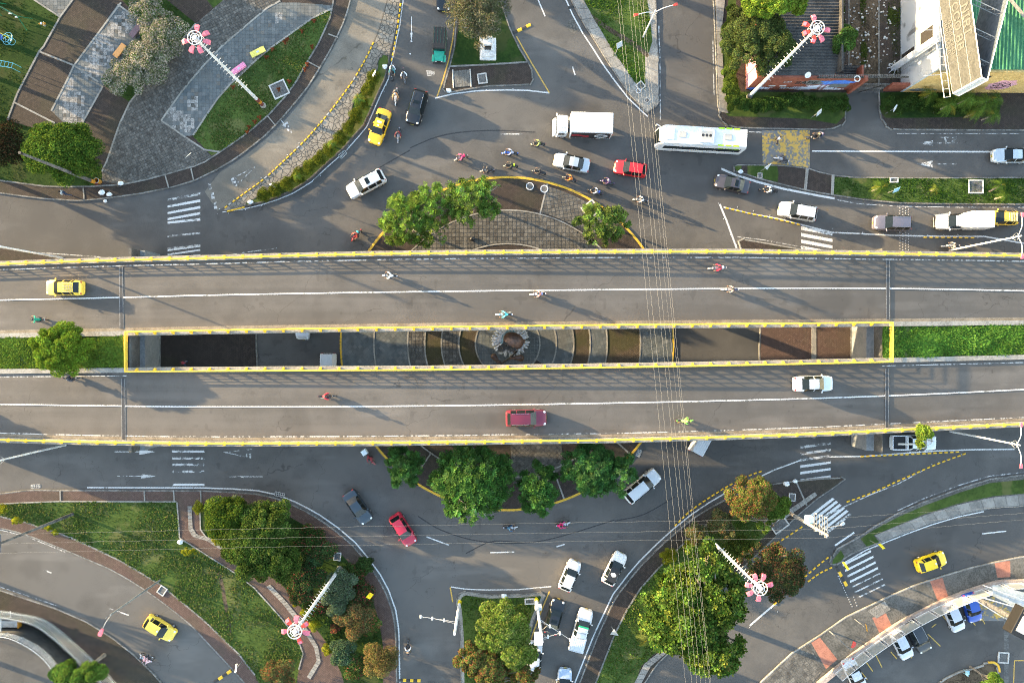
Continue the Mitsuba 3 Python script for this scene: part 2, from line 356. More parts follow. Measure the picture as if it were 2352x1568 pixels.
# B: crazy paving strip with its planted edge
B_left = [(892, -60), (889, 0), (884, 20), (871, 66), (859, 96), (843, 130), (825, 166), (811, 186), (791, 214), (767, 246), (739, 280), (711, 314), (671, 353), (647, 375), (625, 395), (605, 413), (583, 429), (561, 445), (539, 461), (517, 477), (508, 484)]
B_right = [(521, 486), (547, 481), (563, 475), (599, 467), (635, 455), (671, 440), (711, 415), (751, 377), (791, 341), (815, 313), (837, 289), (851, 258), (871, 212), (887, 180), (894, 140), (898, 122), (904, 100), (913, 60), (921, 6), (924, -60)]
Bp = poly(B_left + B_right)
mat('crazy_joint', (.085, .078, .066), .9)
def crazy_field(name, g, n, base, m, z=.05):
    root = struct(name, prism(g, -.03, z), base)
    x0, y0, x1, y1 = g.bounds; pts = []
    while len(pts) < n:
        c = Point(rng.uniform(x0, x1), rng.uniform(y0, y1))
        if g.contains(c): pts.append(c)
    cells = shapely.voronoi_polygons(shapely.MultiPoint(pts), extend_to=g)
    qs = sorted([c.intersection(g.buffer(-.1)).buffer(-.035) for c in cells.geoms], key=lambda q: -q.area)
    rest = []
    k = 0
    for q in qs:
        for s in polys(q):
            mesh = prism(s, z - .01, z + .025 + rng.uniform(0, .015))
            if k < 280: part(root, 'stone', mesh, m[k % len(m)])
            else: rest.append(mesh)
            k += 1
    if rest: stuffpart(root, 'stones', cat(rest), m[0])
    return root
mat('crazy_0', rough_fn(1.5, (.13, .118, .098), (.22, .20, .17), 10), .9); mat('crazy_1', rough_fn(1.5, (.15, .138, .117), (.25, .228, .195), 10), .9)
crazy = crazy_field('crazy_paving', Bp.intersection(sbox(-75, -56, 75, 56)), 420, 'crazy_joint', ['crazy_0', 'crazy_1'])
bed_pts = [(877, 128), (869, 140), (863, 170), (845, 190), (811, 230), (803, 270), (771, 314), (723, 357), (669, 403), (611, 441), (565, 465), (565, 474), (599, 467), (635, 455), (671, 440), (711, 415), (751, 377), (791, 341), (815, 313), (837, 289), (851, 258), (871, 212), (887, 180), (894, 140), (891, 128), (885, 124)]
bedB = poly(bed_pts)
k = struct('planting_bed', prism(bedB.buffer(-.1), 0, .2), 'lawn'); stuffpart(k, 'kerb', kerb_ring(bedB, z1=.24), 'concrete_dark')

# C: triangle island with the monument
C = poly([(1050, -60), (1050, 30), (1046, 60), (1042, 112), (1030, 160), (1020, 194), (1017, 206), (1022, 214), (1032, 216), (1062, 209), (1122, 200), (1182, 198), (1214, 197), (1221, 193), (1224, 184), (1224, 164), (1212, 140), (1194, 112), (1172, 66), (1130, -60)])
islC = island('traffic_island', C, 'brick')
lay('lawn', poly([(1056, -55), (1054, 60), (1046, 112), (1035, 153), (1120, 149), (1208, 143), (1190, 112), (1168, 66), (1128, -55)]), 'lawn_dark', C)
edging(islC, [[(1033, 154), (1120, 150), (1211, 144)]], .2, 'kerb')
# D: tapering median of the upper approach
Dp = poly([(1290, -60), (1310, 0), (1322, 24), (1342, 60), (1366, 96), (1390, 136), (1412, 170), (1443, 216), (1481, 256), (1489, 259), (1511, 240), (1513, 234), (1513, 140), (1509, 100), (1507, 0), (1505, -60)])
islD = island('traffic_island', Dp, 'concrete')
grassD = poly([(1310, -60), (1340, 0), (1366, 48), (1390, 88), (1413, 132), (1425, 142), (1459, 192), (1481, 206), (1481, 128), (1490, 122), (1498, 96), (1492, 40), (1486, 0), (1484, -60)])
lay('lawn', grassD, 'lawn', Dp)
lay('footpath', LineString(pp([(1340, 24), (1362, 44), (1413, 78), (1455, 102), (1485, 128)])).buffer(.28), 'soil', Dp, 2)
# E: block with buildings, top right
E_line = [(1637, 0), (1641, 80), (1645, 180), (1647, 240), (1653, 270), (1667, 288), (1691, 295), (1753, 297), (1861, 299), (1881, 300), (1911, 298), (1929, 291), (1941, 282)]
E1 = poly([(1634, -150)] + E_line + [(1945, 220), (1950, 205), (1950, -400), (1634, -400)]).intersection(BIG)
E2 = poly([(2016, 205), (2019, 264), (2025, 280), (2041, 296), (2057, 300), (2352, 301), (2800, 301), (2800, -400), (2016, -400)]).intersection(BIG)
Eyard = poly([(1950, 212), (2016, 212), (2016, -400), (1950, -400)]).intersection(BIG)
pave_E = island('pavement', E1, 'brick'); pave_E2 = island('pavement', E2, 'brick')
struct('yard', prism(Eyard, -.05, ZP - .02), 'concrete_dark')
lay('lawn', poly([(1672, -400), (1672, 0), (1660, 120), (1663, 258), (1672, 268), (1740, 270), (1850, 274), (1920, 286), (1944, 262), (1944, 214), (1700, 212), (1690, 175), (1690, -400)]), 'lawn', E1)
lay('lawn', poly([(2020, 214), (2022, 258), (2032, 272), (2100, 272), (2290, 268), (2300, 235), (2200, 212), (2060, 212)]), 'lawn_dark', E2)
def slabs(root, a, b, wa, wb, n, m=('concrete', 'concrete'), z=ZP, gap=.04, t=.045):
    """n concrete slabs, each a part, along a strip between two plan polylines."""
    la, lb = LineString(pp(a)), LineString(pp(b))
    for i in range(n):
        u0, u1 = i / n, (i + 1) / n
        q = [la.interpolate(u0, normalized=True), la.interpolate(u1, normalized=True), lb.interpolate(u1, normalized=True), lb.interpolate(u0, normalized=True)]
        g = Polygon([(p.x, p.y) for p in q]).buffer(-gap / 2)
        if g.is_empty: continue
        part(root, 'slab', prism(g, z, z + t + rng.uniform(0, .015)), m[i % 2])
mat('slab_a', rough_fn(1.0, (.13, .125, .115), (.24, .23, .21)), .85); mat('slab_b', rough_fn(1.0, (.16, .15, .14), (.28, .27, .245)), .85)
SLB = ('slab_a', 'slab_b')
slabs(pave_E, [(1641, -30), (1645, 80), (1648, 180), (1651, 258)], [(1668, -30), (1656, 80), (1662, 180), (1672, 262)], 0, 0, 11, SLB)
slabs(islD, [(1312, 0), (1345, 60), (1369, 96), (1415, 170), (1438, 204)], [(1338, 0), (1370, 56), (1390, 90), (1427, 146), (1456, 192)], 0, 0, 9, SLB)
slabs(islD, [(1482, 132), (1482, 200)], [(1511, 142), (1511, 230)], 0, 0, 3, SLB)
# F: long grass median on the right, G: wedge at the viaduct
Fp = poly([(1682, 383), (1687, 395), (1721, 405), (1753, 415), (1793, 425), (1843, 437), (1883, 445), (1911, 449), (1971, 459), (2061, 468), (2161, 470), (2352, 471), (2800, 471), (2800, 407), (2352, 407), (2181, 408), (2061, 408), (1961, 407), (1915, 402), (1881, 395), (1859, 387), (1813, 381), (1787, 379), (1693, 378)]).intersection(BIG)
islF = island('traffic_island', Fp, 'brick')
lay('lawn', poly([(1686, 381), (1690, 392), (1702, 396), (1702, 381)]), 'lawn', Fp); lay('lawn', poly([(1716, 381), (1716, 402), (1753, 411), (1785, 419), (1787, 400), (1784, 381)]), 'lawn', Fp)
lay('lawn', poly([(1913, 407), (1911, 446), (1971, 455), (2061, 464), (2161, 467), (2800, 468), (2800, 411), (2061, 411), (1961, 410)]), 'lawn', Fp)
edging(islF, [[(1912, 402), (1910, 449)], [(1853, 387), (1848, 438)]], .35)
Gp = poly([(1695, 556), (1699, 550), (1706, 549), (1753, 557), (1839, 572), (2000, 600), (2000, 640), (1720, 640), (1704, 585)])
island('traffic_island', Gp, 'brick', 'concrete')
# left wedge where the ramp begins
G2 = poly([(-200, 555), (0, 567), (60, 577), (140, 588), (160, 600), (-200, 640)])
island('traffic_island', G2, 'brick', 'concrete')
# I: garden block, lower left
I_top = [(-150, 1138), (0, 1132), (70, 1123), (140, 1124), (260, 1124), (471, 1125), (531, 1128), (591, 1132), (631, 1141), (671, 1156), (701, 1171), (731, 1188), (771, 1216), (811, 1250), (841, 1286), (867, 1322), (887, 1358), (903, 1402), (909, 1438), (911, 1470), (913, 1568), (915, 1700)]
I_low = [(640, 1700), (560, 1565), (517, 1518), (467, 1465), (440, 1436), (410, 1411), (370, 1380), (330, 1352), (290, 1327), (250, 1305), (200, 1284), (160, 1267), (110, 1247), (70, 1231), (30, 1219), (0, 1213), (-150, 1195)]
I_ = poly(I_top + I_low); islI = island('pavement', I_, 'brick_red')
I_lawn = poly([(-150, 1160), (0, 1156), (60, 1154), (140, 1151), (260, 1151), (407, 1152), (414, 1234), (440, 1250), (471, 1270), (537, 1312), (585, 1348), (621, 1388), (651, 1422), (687, 1472), (697, 1498), (687, 1535), (683, 1558), (690, 1700), (660, 1700), (587, 1548), (550, 1500), (471, 1424), (421, 1382), (370, 1341), (320, 1311), (276, 1285), (210, 1254), (160, 1231), (110, 1214), (60, 1198), (0, 1184), (-150, 1168)])
I_garden = poly([(462, 1158), (500, 1152), (560, 1156), (620, 1166), (660, 1182), (700, 1205), (740, 1232), (780, 1266), (810, 1300), (838, 1340), (858, 1382), (872, 1430), (880, 1480), (880, 1600), (800, 1600), (784, 1542), (747, 1468), (731, 1448), (700, 1405), (671, 1366), (647, 1340), (600, 1310), (540, 1270), (500, 1250), (478, 1236), (460, 1215)])
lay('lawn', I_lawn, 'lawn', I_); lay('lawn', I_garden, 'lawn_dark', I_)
lay('footpath', LineString(pp([(503, 1310), (512, 1345), (518, 1380), (526, 1420), (528, 1450)])).buffer(.22), 'soil', I_, 2)
edging(islI, [[(0, 1156), (60, 1153), (140, 1150), (407, 1151)], [(408, 1152), (414, 1234), (440, 1250), (471, 1270), (537, 1312), (585, 1348), (621, 1388), (651, 1422), (687, 1472), (697, 1498), (687, 1535)], [(460, 1156), (462, 1215), (478, 1236)], [(140, 1126), (141, 1150)], [(333, 1126), (334, 1150)], [(400, 1124), (402, 1152)], [(462, 1126), (463, 1152)]], .15, 'concrete')
edging(islI, [[(0, 1184), (60, 1198), (110, 1214), (160, 1231), (210, 1254), (276, 1285), (320, 1311), (370, 1341), (421, 1382), (471, 1424), (550, 1500), (587, 1548)]], .18, 'kerb')
slabs(islI, [(432, 1160), (434, 1215), (444, 1232), (475, 1240), (530, 1275)], [(442, 1160), (444, 1210), (454, 1226), (480, 1231), (536, 1266)], 0, 0, 22, SLB)
slabs(islI, [(612, 1345), (650, 1385), (690, 1435), (722, 1485), (728, 1515), (705, 1552)], [(622, 1340), (660, 1380), (700, 1430), (732, 1482), (738, 1518), (714, 1558)], 0, 0, 34, SLB)
# J: bottom triangle
J = poly([(1054, 1365), (1062, 1359), (1072, 1357), (1122, 1364), (1202, 1362), (1240, 1358), (1248, 1360), (1252, 1368), (1248, 1379), (1240, 1393), (1228, 1421), (1220, 1449), (1210, 1500), (1206, 1700), (1060, 1700), (1057, 1461), (1052, 1399), (1048, 1379)])
islJ = island('traffic_island', J, 'concrete'); lay('lawn', J.buffer(-.45), 'lawn', J)
# K: long island lower right
K_left = [(1310, 1640), (1329, 1568), (1373, 1455), (1413, 1370), (1449, 1323), (1473, 1295), (1513, 1255), (1553, 1219), (1593, 1187), (1633, 1162), (1680, 1138), (1720, 1122), (1763, 1111), (1800, 1106), (1835, 1102), (1883, 1097), (1935, 1095), (1943, 1099)]
K_right = [(1903, 1128), (1881, 1142), (1845, 1172), (1800, 1214), (1765, 1248), (1720, 1290), (1660, 1350), (1600, 1420), (1550, 1485), (1507, 1527), (1481, 1568), (1440, 1640)]
K = poly(K_left + K_right); islK = island('pavement', K, 'brick')
K_in = [(1335, 1640), (1367, 1568), (1411, 1455), (1440, 1398), (1470, 1350), (1510, 1305), (1560, 1255), (1610, 1212), (1660, 1180)]
lay('lawn', poly(K_in + [(1700, 1172), (1740, 1180), (1772, 1200), (1760, 1225), (1700, 1285), (1640, 1350), (1580, 1425), (1530, 1490), (1500, 1500), (1470, 1530), (1440, 1640)]), 'lawn', K)
edging(islK, [K_in, [(1826, 1102), (1852, 1160)], [(1774, 1112), (1776, 1112)]], .18, 'kerb')
slabs(islK, [(1870, 1128), (1838, 1150), (1805, 1172), (1768, 1210)], [(1876, 1136), (1844, 1160), (1812, 1182), (1775, 1218)], 0, 0, 14, SLB)
slabs(islK, [(1455, 1568), (1480, 1520), (1520, 1490)], [(1472, 1568), (1494, 1528), (1530, 1498)], 0, 0, 8, SLB)
# L: grass strip with slabs, right
Lp = poly([(2800, 1075), (2352, 1088), (2272, 1098), (2202, 1120), (2121, 1150), (2061, 1176), (2001, 1210), (1977, 1228), (1921, 1258), (1905, 1285), (1907, 1297), (1931, 1291), (1941, 1279), (1989, 1257), (2021, 1246), (2081, 1222), (2141, 1200), (2202, 1182), (2282, 1166), (2352, 1162), (2800, 1158)]).intersection(BIG)
islL = island('traffic_island', Lp, 'concrete_dark')
lay('lawn', poly([(2352, 1100), (2272, 1108), (2202, 1130), (2121, 1160), (2061, 1186), (2001, 1218), (1975, 1236), (1990, 1254), (2018, 1243), (2005, 1228), (2060, 1205), (2120, 1180), (2200, 1155), (2280, 1138), (2352, 1132)]), 'lawn', Lp)
lay('lawn', poly([(1912, 1284), (1910, 1294), (1929, 1289), (1938, 1276), (1930, 1262)]), 'lawn', Lp)
slabs(islL, [(2007, 1228), (2060, 1206), (2120, 1182), (2200, 1157), (2280, 1140), (2352, 1134), (2420, 1130)], [(2024, 1242), (2081, 1220), (2141, 1198), (2202, 1180), (2282, 1163), (2352, 1159), (2420, 1155)], 0, 0, 15, SLB)
# M: pavement and car park, bottom right
M_road = [(2800, 1262), (2352, 1275), (2282, 1289), (2222, 1303), (2162, 1321), (2101, 1341), (2041, 1367), (1991, 1391), (1941, 1415), (1881, 1457), (1818, 1497), (1742, 1568), (1680, 1640)]
M_wall = [(2800, 1322), (2352, 1333), (2294, 1335), (2242, 1349), (2182, 1371), (2121, 1399), (2061, 1431), (2013, 1463), (1950, 1508), (1877, 1568), (1800, 1640)]
Mp = poly(M_road + M_wall[::-1]).intersection(BIG)
islM = island('pavement', Mp, 'concrete_dark', 'concrete')
for q in [[(2282, 1290), (2318, 1286), (2319, 1323), (2289, 1325)], [(2134, 1333), (2163, 1325), (2176, 1368), (2152, 1378)], [(2002, 1417), (2033, 1406), (2046, 1434), (2018, 1451)], [(1862, 1474), (1882, 1462), (1922, 1512), (1896, 1534)]]:
    lay('red_paving', poly(q), 'red_pave', Mp)
mat('red_pave', rough_fn(2, (.24, .10, .07), (.36, .16, .11), 12), .85)
for p1, p2 in [((2000, 1388), (2042, 1382))]:
    tile_field('block_paving', poly([(1990, 1400), (2030, 1378), (2044, 1398), (2012, 1418)]).intersection(Mp), 30, .45, .03, ['slab_a', 'slab_b'], 40, 'block', 'concrete_dark')
tile_field('block_paving', poly([(1750, 1568), (1855, 1478), (1890, 1535), (1862, 1568)]).intersection(sbox(-75, -56, 75, 56)), 38, .5, .04, GP, 0, 'block', 'concrete_dark')
# N: pavement outside the picket fence, bottom left
Np = poly([(-150, 1345), (0, 1352), (60, 1372), (130, 1395), (200, 1425), (260, 1462), (310, 1502), (350, 1540), (375, 1568), (420, 1640), (330, 1700), (215, 1568), (160, 1495), (110, 1440), (60, 1414), (0, 1408), (-150, 1400)])
island('pavement', Np, 'brick')
# H: the roundabout, rings of paving about the statue
HC = P(1166, 789)[:2]; HR = 384 * .0529
def ring(r0, r1, a0=0, a1=360):
    t = np.radians(np.linspace(a0, a1, max(8, int((a1 - a0) / 4))))
    o = np.c_[np.cos(t), np.sin(t)]
    return Polygon(np.vstack([HC + r1 * .0529 * o, (HC + r0 * .0529 * o)[::-1]])).buffer(0)
H = Point(*HC).buffer(HR, 64)
islH = struct('roundabout', prism(H.buffer(-.1), -.05, ZP), 'brick')
mat('kerb_yellow', worn_fn((.60, .36, .03), (.30, .24, .10), .72), .7)
stuffpart(islH, 'kerb', kerb_ring(H, .28), 'kerb_yellow')
R = [74, 112, 152, 190, 229, 306, 380]
left = [None, 'brick_moss', 'grid', 'brick_moss', 'grid', 'slate', 'slate']; right = [None, 'slate', 'slate', 'brick_moss', 'slate', 'brick_moss', 'slate']
for sec, (a0, a1) in ((left, (150, 210)), (right, (-30, 30))):
    for i in range(1, 7):
        g = ring(R[i - 1], R[i], a0, a1)
        if sec[i] == 'slate': tile_field('slate_paving', g, 45 if sec is left else 15, .42, .02, SL[:3], 0, 'tile', 'concrete_dark')
        elif sec[i] == 'grid': tile_field('block_paving', g, 0, .46, .06, GP, 0, 'block', 'concrete_dark', th=.035)
        else: lay('brick_path', g, sec[i], H, 1)
g = ring(0.5, 74)
tile_field('slate_paving', Point(*HC).buffer(74 * .0529), 0, .42, .03, SL[:3], 0, 'tile', 'concrete')
for r in R[:-1]: part(islH, 'edging', prism(ring(r - 1.6, r + 1.6, 0, 359.9), ZP, ZP + .05), 'concrete')
tile_field('block_paving', ring(232, 303, 40, 140), 0, .46, .06, GP, 0, 'block', 'concrete_dark', th=.035)
tile_field('block_paving', ring(310, 372, 52, 76), 8, .46, .06, GP, 0, 'block', 'concrete_dark', th=.035)
tile_field('block_paving', poly([(1172, 1018), (1290, 1010), (1292, 1075), (1240, 1110), (1178, 1110)]), 45, .46, .06, GP, 0, 'block', 'concrete_dark', th=.035)
for a in (52, 76, 100, 128, 235, 262, 290, 318): 
    part(islH, 'edging', prism(ring(306, 378, a - .3, a + .3), ZP, ZP + .045), 'concrete')

for g, mm in ((poly([(368, 640), (560, 640), (588, 680), (591, 800), (593, 850), (590, 960), (570, 985), (368, 985)]), 'brick'), (poly([(1745, 753), (1747, 700), (1760, 600), (1955, 590), (1955, 1000), (1780, 1000), (1744, 860), (1742, 800)]), 'brick_red')):
    u = island('pavement', g, mm)
    for yy in (765, 812): pass
part(u, 'edging', prism(LineString(pp([(1868, 600), (1868, 1000)])).buffer(.3), ZP, ZP + .03), 'concrete')
# ---------------------------------------------------------------- painted markings, all parts of the road
def mark(name, g, m='paint_white', z=.006): return part('road', name, sheet(g, z), m)
def stripe(name, pts, w=.13, m='paint_white', dash=None, z=.006):
    return part('road', name, ribbon(pp(pts), w, z, dash), m)
for x0, x1, ys in ((385, 460, [(457, 443), (472, 459), (487, 474), (501, 488), (509, 502)]),):
    for a, b in ys: mark('crossing_stripe', poly([(x0, a), (x1, b - 1), (x1, b + 5), (x0, a + 5)]), 'paint_worn' if a < 460 else 'paint_white')
for a, b, m in [(573, 563, 'paint_white'), (583, 572, 'paint_white'), (569, 561, 'paint_worn'), (592, 584, 'paint_white'), (541, 533, 'paint_worn')]:
    mark('crossing_stripe', poly([(385, a), (460, b), (460, b + 4), (385, a + 4)]), m)
for y, m in [(1034, 0), (1050, 1), (1064, 1), (1080, 1), (1110, 0)]:
    mark('crossing_stripe', poly([(394 + (y - 1034) * .07, y), (469, y), (470, y + 5), (396, y + 5)]), 'paint_worn' if m else 'paint_white')
for y, s in [(520, 0), (535, 0), (550, 0), (564, 0)]:
    mark('crossing_stripe', poly([(1840, y), (1912, y + 14), (1912, y + 21), (1840, y + 8)]))
for y in (1018, 1033, 1047, 1062, 1077, 1094):
    mark('crossing_stripe', poly([(1838, y + 6), (1908, y - 3), (1908, y + 2), (1838, y + 12)]), 'paint_worn' if y < 1060 else 'paint_white')
for i in range(6):
    x, y = 1868 + i * 8, 1180 + i * 7
    mark('crossing_stripe', poly([(x - 10, y + 4), (x + 44, y - 38), (x + 49, y - 34), (x - 6, y + 9)]), 'paint_white' if i < 5 else 'paint_worn')
for i, (w, m) in enumerate([(5, 0), (5, 0), (5, 0), (5, 0), (3, 1), (3, 1), (3, 1)]):
    a, b = np.array([1935 + i * 5.6, 1295 + i * 12.6]), np.array([2000 + i * 5.4, 1262 + i * 13.0])
    mark('crossing_stripe', poly([a, b, b + [1, w], a + [1, w]]), 'paint_worn' if m else 'paint_white')
for x, y in [(477, 421), (484, 443), (490, 465)]: mark('lane_dash', poly([(x, y), (x + 7, y - 1), (x + 9, y + 14), (x + 2, y + 15)]), 'paint_worn')
def tri(pts, w=1.6):
    g = poly(pts); mark('yield_triangle', g.difference(g.buffer(-w * .0529)).union(poly([pts[1], pts[2], tuple(np.array(pts[2]) * .8 + np.array(pts[0]) * .2), tuple(np.array(pts[1]) * .8 + np.array(pts[0]) * .2)])), 'paint_worn')
tri([(588, 382), (527, 412), (541, 430)]); tri([(512, 1038), (578, 1030), (577, 1052)])
def arrow(x, y, ang, L=62, w=13, m='paint_white', head=36, shaft=.13):
    h, s = np.array([[0, 0], [head, w / 2], [head, -w / 2]]), np.array([[head, .9], [L, .9], [L, -.9], [head, -.9]])
    t = math.radians(ang); Rm = np.array([[math.cos(t), math.sin(t)], [-math.sin(t), math.cos(t)]])
    g = unary_union([poly((q @ Rm.T * [1, 1] + [x, y]).tolist()) for q in (h, s)]); mark('lane_arrow', g, m)
arrow(356, 1037, 180, 93, 14); arrow(360, 1093, 180, 92, 10, 'paint_worn'); arrow(523, 1094, 0, 80, 5, 'paint_worn')
arrow(2106, 377, 0, 92, 16, 'paint_worn'); arrow(2107, 329, 0, 92, 13, 'paint_worn'); arrow(2143, 494, 0, 50, 10, 'paint_worn')
arrow(672, 308, 130, 88, 18, 'paint_worn', 30); arrow(945, 98, 90, 60, 5, 'paint_white', 22)
mark('lettering', poly([(2158, 315), (2198, 314), (2198, 316), (2192, 328), (2198, 328), (2198, 331), (2185, 329), (2187, 317), (2172, 317), (2176, 329), (2172, 329), (2168, 317), (2158, 317)]), 'paint_worn')
for k in range(5): stripe('lettering', [(979 + k * .5, 163 + k * 2.6), (998 + k * .3, 165 + k * 2.4)], .07, 'paint_worn')
stripe('edge_line', [(511, 487), (560, 480), (599, 471), (637, 459), (673, 444), (714, 419), (755, 381), (796, 345), (821, 317), (842, 292), (856, 260), (876, 214), (892, 182), (900, 142), (918, 60), (926, 0), (930, -50)], .12)
stripe('edge_line', [(999, 226), (1040, 216), (1094, 209), (1162, 207), (1212, 208), (1262, 214)], .16)
stripe('edge_line', [(1049, -30), (1045, 40), (1040, 90), (1030, 140), (1017, 185), (1004, 222)], .16, 'paint_yellow'); stripe('edge_line', [(1186, 84), (1212, 130), (1262, 214)], .14, 'paint_yellow')
stripe('edge_line', [(1300, 0), (1315, 34), (1338, 76), (1362, 112), (1386, 150), (1412, 186), (1443, 226), (1481, 262), (1488, 268)], .16)
stripe('edge_line', [(1513, 60), (1516, 140), (1517, 275)], .14, 'paint_worn'); stripe('edge_line', [(1637, 80), (1640, 218)], .1, 'paint_worn')
stripe('edge_line', [(1657, 388), (1690, 402), (1740, 418), (1800, 434), (1883, 450), (1917, 456)], .26); stripe('edge_line', [(1917, 458), (1971, 468), (2060, 474), (2200, 476), (2400, 476)], .1, 'paint_worn')
stripe('lane_line', [(1865, 347), (2000, 348), (2150, 348.5), (2300, 349)], .18); stripe('edge_line', [(1720, 303), (1750, 304)], .1); stripe('edge_line', [(2060, 307), (2400, 307)], .08, 'paint_worn')
stripe('give_way_line', [(1653, 469), (1668, 505), (1692, 570)], .22)
stripe('lane_line', [(1662, 476), (1720, 490), (1790, 503), (1840, 516), (1912, 534), (1960, 536), (2060, 541), (2180, 543), (2260, 543), (2352, 559)], .16)
stripe('edge_line', [(1694, 544), (1753, 551), (1840, 567)], .08, 'paint_worn')
for l in [[(943, 95), (947, 96)], [(940, 124), (944, 124)], [(1236, 0), (1252, 38)], [(1315, 154), (1321, 173)], [(980, 1232), (1031, 1251)], [(1126, 1268), (1181, 1267)], [(1278, 1255), (1297, 1249)], [(2256, 1225), (2311, 1219)], [(1150, 308), (1200, 308)], [(100, 1308), (118, 1315)], [(250, 1396), (296, 1412)]]:
    stripe('lane_dash', l, .15, 'paint_worn' if l[0][0] < 300 or l[0][0] == 1150 else 'paint_white')
stripe('edge_line', [(0, 573), (60, 578), (200, 588), (260, 592)], .1, 'paint_worn'); stripe('edge_line', [(520, 587), (560, 580), (636, 570)], .1, 'paint_worn')
stripe('edge_line', [(200, 1119), (471, 1120), (531, 1122), (591, 1126), (634, 1135), (676, 1151), (706, 1166), (736, 1183), (776, 1211), (816, 1245), (846, 1281), (873, 1318), (893, 1355), (909, 1400), (915, 1438), (917, 1470), (918, 1568), (919, 1640)], .16)
stripe('edge_line', [(1036, 1347), (1070, 1352), (1122, 1354), (1190, 1353), (1266, 1346)], .14); stripe('edge_line', [(1034, 1348), (1040, 1382)], .14, 'paint_yellow'); stripe('edge_line', [(1262, 1357), (1240, 1410), (1222, 1460), (1210, 1500)], .16, 'paint_yellow')
stripe('edge_line', [(1320, 1568), (1365, 1455), (1408, 1364), (1444, 1317), (1468, 1289), (1508, 1249), (1548, 1213), (1588, 1181), (1628, 1154), (1672, 1128), (1720, 1106), (1780, 1078), (1840, 1056), (1900, 1049), (1990, 1047), (2150, 1035), (2240, 1032), (2330, 1031)], .16)
stripe('edge_line', [(1882, 1192), (1935, 1165), (2000, 1135), (2060, 1112), (2120, 1080)], .12, 'paint_worn'); stripe('edge_line', [(2062, 1172), (2120, 1145), (2202, 1114), (2272, 1093), (2352, 1084)], .12, 'paint_worn')
stripe('edge_line', [(1918, 1252), (1962, 1222)], .22); stripe('edge_line', [(1924, 1260), (1975, 1230)], .2, 'paint_worn')
stripe('edge_line', [(1935, 1294), (1990, 1262), (2021, 1250), (2081, 1226), (2141, 1204), (2202, 1186), (2260, 1174)], .14); stripe('edge_line', [(1722, 1436), (1760, 1403), (1800, 1370)], .22); 
stripe('edge_line', [(0, 1347), (60, 1366), (130, 1390)], .1, 'paint_worn'); stripe('edge_line', [(0, 1216), (60, 1231), (150, 1267)], .08, 'paint_worn')
mark('crossing_zone', poly([(1750, 300), (1860, 299), (1860, 386), (1820, 380), (1752, 376)]), 'paint_zone')
mark('dusty_lane', poly([(925, -60), (889, 0), (871, 66), (843, 130), (811, 186), (767, 246), (711, 314), (671, 353), (605, 413), (561, 445), (500, 485), (470, 440), (505, 396), (560, 360), (615, 316), (650, 282), (690, 236), (731, 172), (771, 100), (795, 50), (812, -60)]), 'asphalt_dust', .003)
for x, y, r in [(912, 1214, 15), (1318, 60, 16)]: mark('patch', Point(*P(x, y)[:2]).buffer(r * .0529), 'concrete_dark', .005)
for pts in [[(1070, 1270), (1130, 1243), (1200, 1245)], [(960, 1185), (1010, 1215), (1080, 1238), (1160, 1247), (1240, 1242), (1320, 1222), (1412, 1193)], [(1412, 1196), (1480, 1180), (1550, 1140)], [(942, 340), (1000, 316), (1060, 304), (1140, 300), (1230, 304)], [(872, 385), (942, 345)]]:
    stripe('tar_seam', smooth(pts), .14, 'tar', None, .0045)
mat('tar', (.03, .03, .031), .7)
# ---------------------------------------------------------------- the twin viaduct and its ramps
def zd(x):
    """Height of the roadway along the viaduct (plan x)."""
    x = np.asarray(x, float); u = (x - 1152) / 880.0
    mid = 6.7 - 1.35 * u**2
    lo, hi = 5.35 + (x - 272) * (2 * 1.35 / 880), 5.35 - (x - 2032) * (2 * 1.6 / 880)
    return np.maximum(np.where(x < 272, lo, np.where(x > 2032, hi, mid)), .25)
XL, XR = -230, 2600
XS = np.unique(np.r_[np.linspace(XL, XR, 95), 279, 2038])
rail_n = curve([(0, 606), (280, 597), (471, 592.5), (671, 587), (942, 582), (1182, 579.5), (1412, 578.3), (1653, 578), (1883, 580.5), (2121, 583.5), (2348, 587)])
rail_ni = curve([(286, 762), (471, 758.5), (942, 751.5), (1412, 746), (1883, 742), (2049, 740.5)])
rail_si = curve([(286, 853.6), (471, 852), (942, 849.6), (1412, 843.5), (1883, 834.6), (2049, 830.6)])
rail_s = curve([(0, 1010), (280, 1016.5), (471, 1018.5), (700, 1018), (942, 1016.5), (1182, 1013.5), (1412, 1010.5), (1653, 1004), (1883, 996), (2081, 986.5), (2352, 973.5)])
mid_n = curve([(0, 689), (276, 683), (471, 678), (942, 670), (1412, 665), (1883, 661.5), (2352, 668)])
mid_s = curve([(0, 928), (280, 932), (471, 934), (631, 934), (942, 932), (1412, 925), (1883, 914), (2352, 894)])
RH = 1.05                                         # top rail above the roadway
def rail_line(f, xs, h=RH): return np.array([P(x, float(f(x)), float(zd(x)) + h) for x in xs])
def ground_line(f, xs, off=0.0):
    """The rail line brought down to the roadway, shifted off metres to the north."""
    r = rail_line(f, xs); r[:, 2] -= RH; r[:, 1] += off; return r
